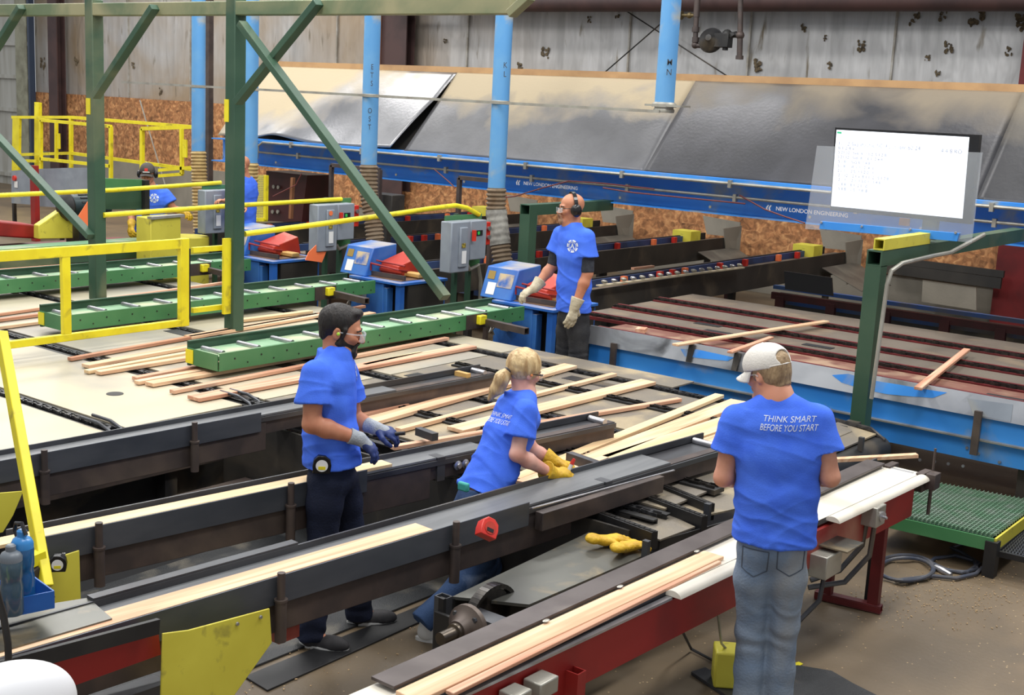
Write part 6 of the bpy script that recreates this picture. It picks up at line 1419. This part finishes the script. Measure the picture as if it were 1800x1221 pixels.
# ---------------------------------------------------------------- the capped man with his back to us
b0 = PD(1356, 955, 5.88); F = Fig((b0[0], b0[1], 0), 'man in white mesh cap, blue printed shirt and washed jeans, seen from behind'); f = F.px
j = dict(pelvis=f(1356, 955), waist=f(1362, 880), chest=f(1367, 782), neck=f(1366, 703, .03), belt=f(1358, 915), shL=f(1294, 737, .02), shR=f(1440, 737, .02), elL=f(1272, 838, .0), elR=f(1459, 838, .0), wrL=f(1322, 838, .24), wrR=f(1420, 832, .24),
         hipL=f(1327, 975), hipR=f(1386, 975), knL=f(1320, 1105, .03), knR=f(1377, 1100, .04), anL=f(1316, 1212, .0), anR=f(1369, 1208, .04), toeL=F.dir(-.2, 1), toeR=F.dir(.1, 1), z0=0)
j['anL'][2] = j['anR'][2] = .1
c, M = head_frame(f(1349, 655, .07), F.dir(-.78, .58, -.32), (F.ex*-.08+F.ez))
H = {S_: dict(d=F.dir(.3 if S_ == 'L' else -.3, .9, .1), n=F.dir(0, 0, 1), t=1 if S_ == 'L' else -1, curl=.7) for S_ in 'LR'}
bd, L = basic_body(F, j, 1.0, .0048, 'skin', hands=H, head=(c, M), nr=1.2)
hem = (f(1358, 948), (0, 0, -1))
so, sm_ = shirt(F, j, L, 1.0, .006, st=[(f(1366, 716, .02), .11, .075), (f(1367, 745, .01), .171, .106), (f(1368, 800), .184, .123), (f(1366, 870), .182, .124), (f(1358, 965), .193, .136)], sleeve=.56, sr=(.068, .086), hem=hem, wr_amp=.0068, seed=11)
part('neck_seam', MB().tube([L(.075*math.cos(a), -.03+.072*math.sin(a), -.125) for a in [2*math.pi*k/24 for k in range(24)]], .004, 6, closed=True), 'shirt', so) if False else None
lettering_on(F, so, sm_, [('THINK SMART', .037, .0, .019, .0, .15, .98), ('BEFORE YOU START', .041, .0, -.019, .0002, .2, .68)], f(1386, 755, -.2), F.dir(1, .0, .05), (0, 0, 1), -F.ey, lift=.0035)
tx = []; tr_ = trousers(F, j, .006, 'jean', (.124, .092, .070, .068), 1.28, amp=.008, extra=tx)
MT['stitch'] = mat('dark_denim_seam', lin(78, 88, 102), lin(64, 72, 86), .9)
def frame(pts, w=.005):
    out = []
    for i in range(len(pts)):
        (x0, y0), (x1, y1) = pts[i], pts[(i+1) % len(pts)]; L_ = math.hypot(x1-x0, y1-y0); nx, ny = -(y1-y0)/L_*w/2, (x1-x0)/L_*w/2; out.append([(x0+nx, y0+ny), (x1+nx, y1+ny), (x1-nx, y1-ny), (x0-nx, y0-ny)])
    return out
PK = [(-.06, .06), (.06, .06), (.058, -.045), (0, -.075), (-.058, -.045)]
for u in (1325, 1389): lettering_on(F, tr_, tx[0], [], f(u, 1000, -.2), F.dir(1, 0), (0, 0, 1), -F.ey, m='stitch', name='pocket_seam', polys=frame(PK), lift=.002)
pk = MB()
shoes(F, j)
# hair and cap
sd = Sdf(.005); LM = lambda x, y, z: L(x, y, z)
sd.ell(L(0, -.016, .03), np.array([.082, .1, .088])*1.08, M, .01, clips=[(L(0, .025, 0), M@np.array([0, 1, .35])), (L(0, -.1, -.06), M@np.array([0, -.25, -1.0]))]); sd.cone(L(0, -.05, -.03), L(0, -.055, -.062), .06, .05, .03, ax=M[:, 0], fa=1.15, clips=[(L(0, -.1, -.068), M@np.array([0, -.2, -1.0])), (L(0, -.02, 0), M@np.array([0, 1, 0]))])
sdf_part('hair', sd, 'hairsand', F.root, lambda V, N: .0025*vnoise(V*np.array([1, 1, .4]), 120, 7))
sd = Sdf(.0042)
sd.ell(L(0, -.006, .045), np.array([.088, .110, .088])*1.08, M, .01, clips=[(L(0, 0, .022), M@np.array([0, .03, -1.0]))])
sd.ell(L(0, -.118, .062), np.array([.044, .05, .03])*1.08, M, .006, op='sub')
cp = sdf_part('cap', sd, 'capwhite', F.root, lambda V, N: .0012*vnoise(V, 60, 3), label='white mesh cap')
def brim(a, b):
    an = math.pi*(.5-(a-.5)*.86); r0 = .105; x = .088*math.cos(an)*1.0; y = .095*math.sin(an)+.0
    y2 = y+b*.075*max(0.1, math.sin(an))**.6; return L(x*(1-.04*b), y2, .028-.026*b-.04*(x/.088)**2*(.2+.6*b)-.0)
part('brim', MB().grid(brim, 22, 8), 'capwhite', cp, solid=.004)
st_ = MB().tube([L(.09*math.sin(a)*1.0, -.006-.113*math.cos(a), .03) for a in [(-.9+1.8*k/14) for k in range(15)]], .006, 6); part('rear_strap', st_, 'capwhite', cp)
sm2 = MB()
for a0 in (.0, 1.05, 2.1):
    sm2.tube([L(.0895*math.sin(t_)*math.cos(a0), -.006+.1115*math.sin(t_)*math.sin(a0), .045+.0895*math.cos(t_)) for t_ in [(-1.35+2.7*k/20) for k in range(21)]], .0022, 5)
part('seam', sm2, 'capwhite', cp); part('button', MB().ball(L(0, -.006, .135), .007, 8), 'capwhite', cp)
glasses(F, L, M, 1.0, 'lens'); eyes(F, L, M, 1.0)
part('necklace', MB().tube([L(.066*math.cos(a), -.03+.066*math.sin(a)-.008, -.098) for a in [2*math.pi*k/24 for k in range(24)]], .0018, 5, closed=True), 'bright', F.root)
# pocket stitching and slits
# ---------------------------------------------------------------- the bearded man
b0 = PZ(585, 1122, 0); F = Fig((b0[0], b0[1], 0), 'bearded dark-haired man in blue shirt and grey-blue gloves, standing between two rails'); f = F.px
j = dict(pelvis=f(583, 835), waist=f(584, 772), chest=f(582, 680), neck=f(594, 624, 0), belt=f(583, 800), shR=f(553, 655, -.17), shL=f(606, 648, .17), elR=f(548, 745, -.22), elL=f(622, 738, .22), wrR=f(632, 771, -.16), wrL=f(660, 752, .12),
         hipR=f(572, 850, -.08), hipL=f(600, 848, .09), knR=f(566, 965, -.08), knL=f(618, 960, .14), anR=f(548, 1070, -.1), anL=f(632, 1030, .2), toeR=F.dir(1, -.35), toeL=F.dir(1, .1), z0=0)
j['anR'][2] = j['anL'][2] = .1
c, M = head_frame(f(600, 580, 0), F.dir(.98, -.1, -.2), F.ex*.05+F.ez)
hs = 1.12
H = dict(R=dict(d=F.dir(.75, .1, -.62), n=F.dir(.5, -.3, .8), t=-1, curl=.45), L=dict(d=F.dir(.95, .0, -.28), n=F.dir(.1, -.35, .9), t=1, curl=.6))
bd, L = basic_body(F, j, 1.1, .0048, 'skint', hands=H, head=(c, M), jaw=1.05)
hemc = f(585, 812)
so, sm_ = shirt(F, j, L, 1.0, .006, st=[(f(594, 624, 0), .12, .085), (f(586, 655, 0), .185, .115), (f(582, 700), .19, .13), (f(582, 760), .175, .14), (f(586, 826), .19, .165)], sleeve=.6, sr=(.068, .092), hem=(hemc, F.dir(.1, 0, -1)), wr_amp=.007, lat=F.ey, seed=21)
emblem(F, so, sm_, f(628, 655, .0), F.dir(.0, 1), (0, 0, 1), F.dir(1, -.35), .05)
trousers(F, j, .0065, 'navy', (.13, .1, .082, .075), 1.2, amp=.007, lat=F.ey); shoes(F, j)
# hair, beard
sd = Sdf(.005)
sd.ell(L(0, -.019, .044), np.array([.0825, .102, .086])*1.1, M, .01, clips=[(L(0, .05, .05), M@np.array([0, 1, -.75])), (L(0, -.08, -.05), M@np.array([0, .2, -1.0]))]); sd.cone(L(0, -.055, .0), L(0, -.062, -.03), .06, .045, .03, ax=M[:, 0], fa=1.15)
sd.ell(L(0, .055, .1), np.array([.05, .03, .022])*1.1, M, .02)
for sx in (-1, 1): sd.cone(L(sx*.078, .025, .02), L(sx*.078, .02, -.02), .012, .008, .015)
sdf_part('hair', sd, 'hairdark', F.root, lambda V, N: .003*vnoise(V*np.array([1, 1, .4]), 110, 7))
sd = Sdf(.0045)
sd.ell(L(0, .03, -.03), np.array([.0675, .064, .0755])*1.1, M, .01, clips=[(L(0, .03, -.036), M@np.array([0, .35, 1.0]))])
for sx in (-1, 1): sd.cone(L(sx*.073, .012, -.005), L(sx*.062, .012, -.05), .008, .014, .02); sd.cone(L(sx*.057, .0, -.058), L(sx*.024, .072, -.1), .019*1.1, .0205*1.1, .02); sd.cone(L(sx*.026, .09, -.048), L(sx*.034, .084, -.085), .006, .012, .012)
sd.cone(L(-.018, .08, -.104), L(.018, .08, -.104), .022, .022, .015); sd.cone(L(-.024, .098, -.046), L(.024, .098, -.046), .006, .006, .008)
sdf_part('beard', sd, 'hairdark', F.root, lambda V, N: .0015*vnoise(V, 160, 7))
glasses(F, L, M, 1.1, 'lens'); eyes(F, L, M, 1.1)
part('ear_plug', MB().lathe([(.006, 0), (.009, .004), (.006, .012)], L(.088, -.004, -.004), M[:, 0], 12), 'limeplug', F.root, label='lime green foam ear plug')
for S_, cf in (('R', 1), ('L', 1)): glove_part(F, j['wr'+S_], H[S_], 1.1, 'blueglove', j['el'+S_], .003, .06, 1.1, cm='greyglove', label='blue-palmed grey knit glove')
tp = f(566, 816, -.17); bx = MB(); tl_ = MB()
c0 = V3(tp); RR = Matrix.Rotation(math.atan2(-F.ey[1], -F.ey[0])+math.pi/2, 3, 'Z')
pouch = part('belt', MB().tube([j['belt']+np.array([0, 0, -.01])+F.ex*.12*math.cos(a)+F.ey*.13*math.sin(a) for a in [2*math.pi*k/28 for k in range(28)]], .014, 8, closed=True), 'gloss', F.root)
tape(c0, RR, ('gloss', 'white', 'yellow'), 'black and white tape measure on the belt of the bearded man', 1.45)
a = V3(j['wrL'])+V3(H['L']['d'])*.09; d_ = V3(F.dir(.95, -.25, .18))
solo('marking_stick', MB().tube([a-d_*.1+Vector((0, 0, -.01)), a+d_*.08+Vector((0, 0, -.01))], .011, 10), 'black', 'short black marking stick held in the bearded man\'s gloved hand', 'tool')
# ---------------------------------------------------------------- the woman
b0 = PZ(760, 1125, 0); F = Fig((b0[0], b0[1], 0), 'blonde woman with ponytail and yellow leather gloves leaning over the long rail'); f = F.px
fw_ = unit(F.ex*.86+F.ey*.5)
j = dict(pelvis=f(838, 892, .1), waist=f(862, 830, .18), chest=f(896, 752, .28), neck=f(921, 694, .34), belt=f(843, 872, .12), shR=f(923, 722, .14), shL=f(893, 708, .46), elR=f(909, 798, .07), elL=f(936, 792, .45), wrR=f(972, 834, .24), wrL=f(976, 812, .42),
         hipR=f(848, 902, .04), hipL=f(826, 898, .2), knR=f(850, 990, .2), knL=f(858, 992, .38), anR=f(752, 1118, .0), anL=f(800, 1085, .3), toeR=unit(F.ex*.2+F.ey*-.2+fw_*.3), toeL=fw_, z0=0)
j['anR'][2] = .14; j['anL'][2] = .1
c, M = head_frame(f(922, 652, .36), F.dir(.86, .5, -.3), F.ex*.1+F.ez)
H = dict(R=dict(d=F.dir(.85, .45, .05), n=F.dir(.1, -.3, 1), t=-1, curl=.75), L=dict(d=F.dir(.85, .1, -.2), n=F.dir(0, .2, 1), t=1, curl=.8))
bd, L = basic_body(F, j, .94, .0048, 'skinp', hands=H, head=(c, M), jaw=.92, nr=.9)
so, sm_ = shirt(F, j, L, .95, .006, st=[(f(917, 704, .33), .11, .08), (f(908, 728, .3), .165, .105), (f(893, 765, .26), .17, .118), (f(870, 822, .2), .155, .12), (f(842, 885, .12), .19, .155)], sleeve=.6, sr=(.064, .084), hem=(f(845, 866, .12), F.dir(-.38, -.3, -1)), wr_amp=.008, lat=np.cross(fw_, (0, 0, 1)), seed=31)
lettering_on(F, so, sm_, [('THINK SMART', .037, .0, .019, .0, .15, .98), ('BEFORE YOU START', .041, .0, -.019, .0002, .2, .68)], f(826, 722, .1), unit(F.ex*.5-F.ey*.86+F.ez*.1), unit(F.ez+F.ex*.35), unit(-F.ex*.8-F.ey*.52+F.ez*.3), lift=.0035)
trousers(F, j, .0065, 'jeanb', (.128, .098, .075, .07), 1.22, amp=.008, lat=np.cross(fw_, (0, 0, 1)), seed=8); shoes(F, j, 'sole')
sd = Sdf(.005)
sd.ell(L(0, -.022, .036), np.array([.09, .108, .1]), M, .02, clips=[(L(0, .06, .0), M@np.array([0, 1, -.3])), (L(0, 0, -.075), M@np.array([0, .4, -1.0]))])
pt = L(0, -.115, -.02); p2 = pt+NV(-F.ex*.035-F.ez*.045-F.ey*.01); p3 = p2+NV(-F.ex*.035-F.ez*.07); p4 = p3+NV(-F.ex*.03-F.ez*.055)
hr = sdf_part('hair', sd, 'hairblond', F.root, lambda V, N: .0035*vnoise(V, 70, 9), label='blonde hair pulled back')
sd = Sdf(.005); sd.cone(pt, p2, .022, .04, .02); sd.cone(p2, p3, .04, .032, .02); sd.cone(p3, p4, .03, .012, .02); sd.cone(p2+F.ex*.02, p3+F.ex*.035, .026, .02, .02)
part('hair_tie', MB().lathe([(.02, -.008), (.026, 0), (.02, .008)], pt, unit(p2-pt), 14), 'steel', hr); sdf_part('ponytail', sd, 'hairblond', hr, lambda V, N: .005*vnoise(V*np.array([1, 1, .35]), 75, 5))
glasses(F, L, M, 1.0, 'gloss'); eyes(F, L, M, 1.0)
for k in range(3):
    q = L(.05, .05, .05-.014*k); hs_ = MB().tube([q+NV(F.ex*.11*t_-F.ez*(.035+.008*k)*math.sin(2.6*t_)*(1-.25*t_)+F.ez*.01*t_*t_) for t_ in [z_/10 for z_ in range(11)]], .0008, 4); part('loose_strand', hs_, 'hairblond', hr)
part('ear_plug', MB().lathe([(.006, 0), (.009, .004), (.006, .012)], L(.082, -.004, -.004), M[:, 0], 12), mat('orange_foam', lin(240, 150, 90), None, .6), F.root)
for S_ in 'RL': glove_part(F, j['wr'+S_], H[S_], 1.1, 'leather', j['el'+S_], .005, .07, 1.45, label='yellow leather glove')
part('pocket_rag', MB().box(f(815, 855, -.08), (.07, .03, .05)), mat('teal_cloth', lin(60, 160, 150), None, .7), F.root, bevel=.01)
a = V3(j['wrR'])+V3(H['R']['d'])*.1; d_ = V3(F.dir(.4, .1, .9)); t = thing('marker_pen', 'white marker with a red cap held in the woman\'s yellow glove', 'marker', a)
part('barrel', MB().tube([a-d_*.03, a+d_*.05], .011, 10), 'white', t); part('cap', MB().tube([a+d_*.05, a+d_*.085], [.013, .009], 10), 'redplastic', t)
# ---------------------------------------------------------------- the bald man with ear muffs
b0 = PD(1003, 700, 11.85); b0 = (b0[0], b0[1], .27); F = Fig(b0, 'bald man with ear muffs, goatee and cream gloves, one hand on the blue saw'); f = F.px
j = dict(pelvis=f(1008, 556), waist=f(1009, 505), chest=f(1010, 435), neck=f(1004, 396), belt=f(1008, 532), shL=f(1032, 416, -.14), shR=f(987, 411, .12), elL=f(1033, 480, -.16), elR=f(972, 466, .14), wrL=f(1010, 540, -.2), wrR=f(940, 506, .02),
         hipL=f(1017, 562, -.06), hipR=f(999, 562, .06), knL=f(1016, 628, -.08), knR=f(993, 628, .06), anL=f(1020, 690, -.04), anR=f(992, 694, .04), toeL=F.dir(-.7, -.7), toeR=F.dir(-.9, -.3), z0=.27)
j['anL'][2] = j['anR'][2] = .37
c, M = head_frame(f(1004, 366), F.dir(-.93, -.36, -.06), F.ez); s_ = 1.13
H = dict(L=dict(d=F.dir(-.2, -.05, -1), n=F.dir(.55, -.8, 0), t=-1, curl=.28), R=dict(d=F.dir(-.85, -.1, -.5), n=F.dir(-.35, -.3, .9), t=1, curl=.5))
bd, L = basic_body(F, j, 1.12, .006, 'skint', hands=H, head=(c, M))
so, sm_ = shirt(F, j, L, 1.0, .0075, st=[(f(1005, 402), .12, .085), (f(1009, 420), .185, .12), (f(1010, 450), .195, .14), (f(1009, 500), .175, .14), (f(1008, 556), .195, .155)], sleeve=.55, sr=(.074, .1), hem=(f(1008, 546), (0, 0, -1)), wr_amp=.008, seed=41, lat=F.dir(.5, -.86))
emblem(F, so, sm_, f(1003, 433, -.2), F.dir(.75, -.55), (0, 0, 1), F.dir(-.45, -.9), .058)
trousers(F, j, .0075, 'charcoal', (.135, .105, .085, .085), 1.2, amp=.007, lat=F.dir(.5, -.86)); shoes(F, j)
for S_ in 'LR':
    sh, el = j['sh'+S_], j['el'+S_]; sd = Sdf(.007); e0, e1 = sh+(el-sh)*.45, sh+(el-sh)*.98; sd.cone(e0, e1, .066, .058, .02, clips=[(e1, unit(el-sh))]); sdf_part('undersleeve', sd, 'shirtd', F.root, label='dark grey undershirt sleeve')
sd = Sdf(.005)
sd.cone(L(-.02, .086, -.1), L(.02, .086, -.1), .019, .019, .012); sd.cone(L(0, .088, -.09), L(0, .088, -.118), .018, .016, .012)
for sx in (-1, 1): sd.cone(L(sx*.026, .1, -.05), L(sx*.03, .09, -.095), .007, .011, .01)
sd.cone(L(-.024, .106, -.048), L(.024, .106, -.048), .008, .008, .008)
sdf_part('goatee', sd, 'goatee', F.root); glasses(F, L, M, 1.13, 'gloss'); muffs(F, L, M, 1.3); eyes(F, L, M, 1.13)
for S_ in 'LR': glove_part(F, j['wr'+S_], H[S_], 1.25, 'cream', j['el'+S_], .007, .09, 1.35, res=.006, label='cream leather work glove')
b = MB(); b.box((F.B[0], F.B[1], .132), (1.0, 1.0, .264)); b.box((F.B[0], F.B[1], .266), (1.02, 1.02, .006)); solo('operator_platform', MB().box((F.B[0]+.0, F.B[1]-.1, .132), (.62, .7, .264)), 'soot', 'dark steel platform under the bald man\'s feet', 'platform', bevel=.01)
# ---------------------------------------------------------------- the capped worker far left
def far_worker(base, lab, J, hd, Hh, shirt_w=1.0, cap=True, skin='skint', tro='jeanb', mf=True, gl='leather'):
    F = Fig(base, lab); f = F.px; j = {k: (f(*v) if isinstance(v, tuple) and len(v) == 3 else v) for k, v in J.items()}
    j['toeL'] = F.dir(0, -1); j['toeR'] = F.dir(-.3, -1); j['z0'] = base[2]; j['anL'][2] = j['anR'][2] = base[2]+.1
    c, M = head_frame(f(*hd[0]), F.dir(*hd[1]), F.ez); H = {k: dict(d=F.dir(*v[0]), n=F.dir(*v[1]), t=v[2], curl=.6) for k, v in Hh.items()}
    bd, L = basic_body(F, j, 1.08, .007, skin, hands=H, head=(c, M)); nk, ch, ws, pv = j['neck'], j['chest'], j['waist'], j['pelvis']
    so, sm_ = shirt(F, j, L, 1.0, .009, st=[(nk-np.array([0, 0, .03]), .12, .085), (nk+(ch-nk)*.4, .18, .12), (ch, .19, .135), (ws, .17, .135), (pv, .185, .15)], sleeve=.6, sr=(.085, .1), hem=(ws+(pv-ws)*.8, (0, 0, -1)), wr_amp=.008, seed=51)
    trousers(F, j, .009, tro, amp=.006); shoes(F, j); eyes(F, L, M, 1.08)
    if cap:
        sd = Sdf(.006); sd.ell(L(0, -.006, .045), np.array([.089, .112, .09])*1.08, M, .01, clips=[(L(0, 0, .022), M@np.array([0, .03, -1.0]))]); cp = sdf_part('cap', sd, 'capdark', F.root)
        part('brim', MB().grid(lambda a, b: L(.08*(a-.5)*2, .09*math.sqrt(max(0.02, 1-((a-.5)*1.9)**2))+b*.07, .028-.015*b-.03*((a-.5)*2)**2), 12, 4), 'capdark', cp, solid=.004)
        part('cap_patch', MB().prism([L(-.02, .104, .06), L(.02, .104, .06), L(.018, .095, .09), L(-.018, .095, .09)], M[:, 1]*.006), 'redplastic', cp)
        part('cap_band', MB().prism([L(-.04, .108, .043), L(.04, .108, .043), L(.04, .107, .052), L(-.04, .107, .052)], M[:, 1]*.006), 'white', cp)
    if mf: muffs(F, L, M, 1.1)
    if gl:
        for S_ in 'LR': glove_part(F, j['wr'+S_], H[S_], 1.2, gl, j['el'+S_], .006, .08, 1.3, res=.007)
    return F, so, sm_, j, f
bz = PX(262, 350, -14.25); bz = (bz[0], bz[1], 0)
F, so, sm_, j, f = far_worker((bz[0], bz[1], max(0, bz[2])), 'worker in dark cap, ear muffs and blue shirt behind the green guard panel at left',
    dict(pelvis=(260, 412, 0), waist=(264, 385, 0), chest=(268, 352, 0), neck=(266, 332, 0), belt=(261, 402, 0), shR=(247, 344, 0), shL=(289, 342, 0), elR=(232, 378, .05), elL=(306, 368, -.05), wrR=(231, 396, -.16), wrL=(322, 372, -.22),
         hipR=(252, 420, 0), hipL=(268, 420, 0), knR=(248, 475, -.03), knL=(268, 475, -.03), anR=(244, 530, 0), anL=(266, 530, 0)),
    ((259, 305, -.05), (-.12, -1, -.2)), dict(R=((0, -.6, -.8), (-.6, -.5, .2), 1), L=((.6, -.8, -.2), (0, .2, 1), -1)))
emblem(F, so, sm_, f(271, 349, -.2), F.dir(1, 0), (0, 0, 1), F.dir(0, -1), .06)
bz = PD(432, 330, 16.6); bz = (bz[0], bz[1], 0)
far_worker((bz[0], bz[1], max(0, bz[2])), 'worker in blue almost hidden behind the middle green post, reaching to the control box',
    dict(pelvis=(428, 408, 0), waist=(429, 375, 0), chest=(430, 338, 0), neck=(430, 314, 0), belt=(428, 396, 0), shR=(418, 322, -.05), shL=(440, 324, .12), elR=(408, 345, -.1), elL=(440, 352, .1), wrR=(396, 353, -.3), wrL=(430, 365, -.15),
         hipR=(421, 414, 0), hipL=(435, 414, 0), knR=(420, 470, -.03), knL=(436, 470, -.03), anR=(420, 500, 0), anL=(436, 500, 0)),
    ((424, 291, -.03), (-.9, -.4, -.1)), dict(R=((-.9, -.5, .1), (0, .2, 1), 1), L=((-.6, -.8, -.2), (0, .2, 1), -1)), cap=False, mf=False, gl=None)
# ---------------------------------------------------------------- the pair of yellow gloves lying on the slide
gp_ = PZ(1085, 958, .72)
t = thing('work_glove', 'pair of worn yellow leather gloves lying on the grey slide', 'gloves', gp_)
ORG[t] = tuple(gp_)
class G0: pass
for k, (u, v, dx, dy, th) in enumerate(((1062, 950, .5, .85, 1), (1095, 962, -.2, .95, -1))):
    sd = Sdf(.005); w = PZ(u, v, .735); hand(sd, w, (dx*.6+.35*k, dy, .02), (0, 0, 1), th, .3, 1.2, fat=.001, spread=.35, k=.004); sd.cone(w, w-np.array([dx*.06, dy*.07, -.02]), .034, .045, .02, ax=(0, 0, 1), fa=.6)
    sdf_part('glove', sd, 'leather', t, lambda V, N: .004*vnoise(V, 60, 4))
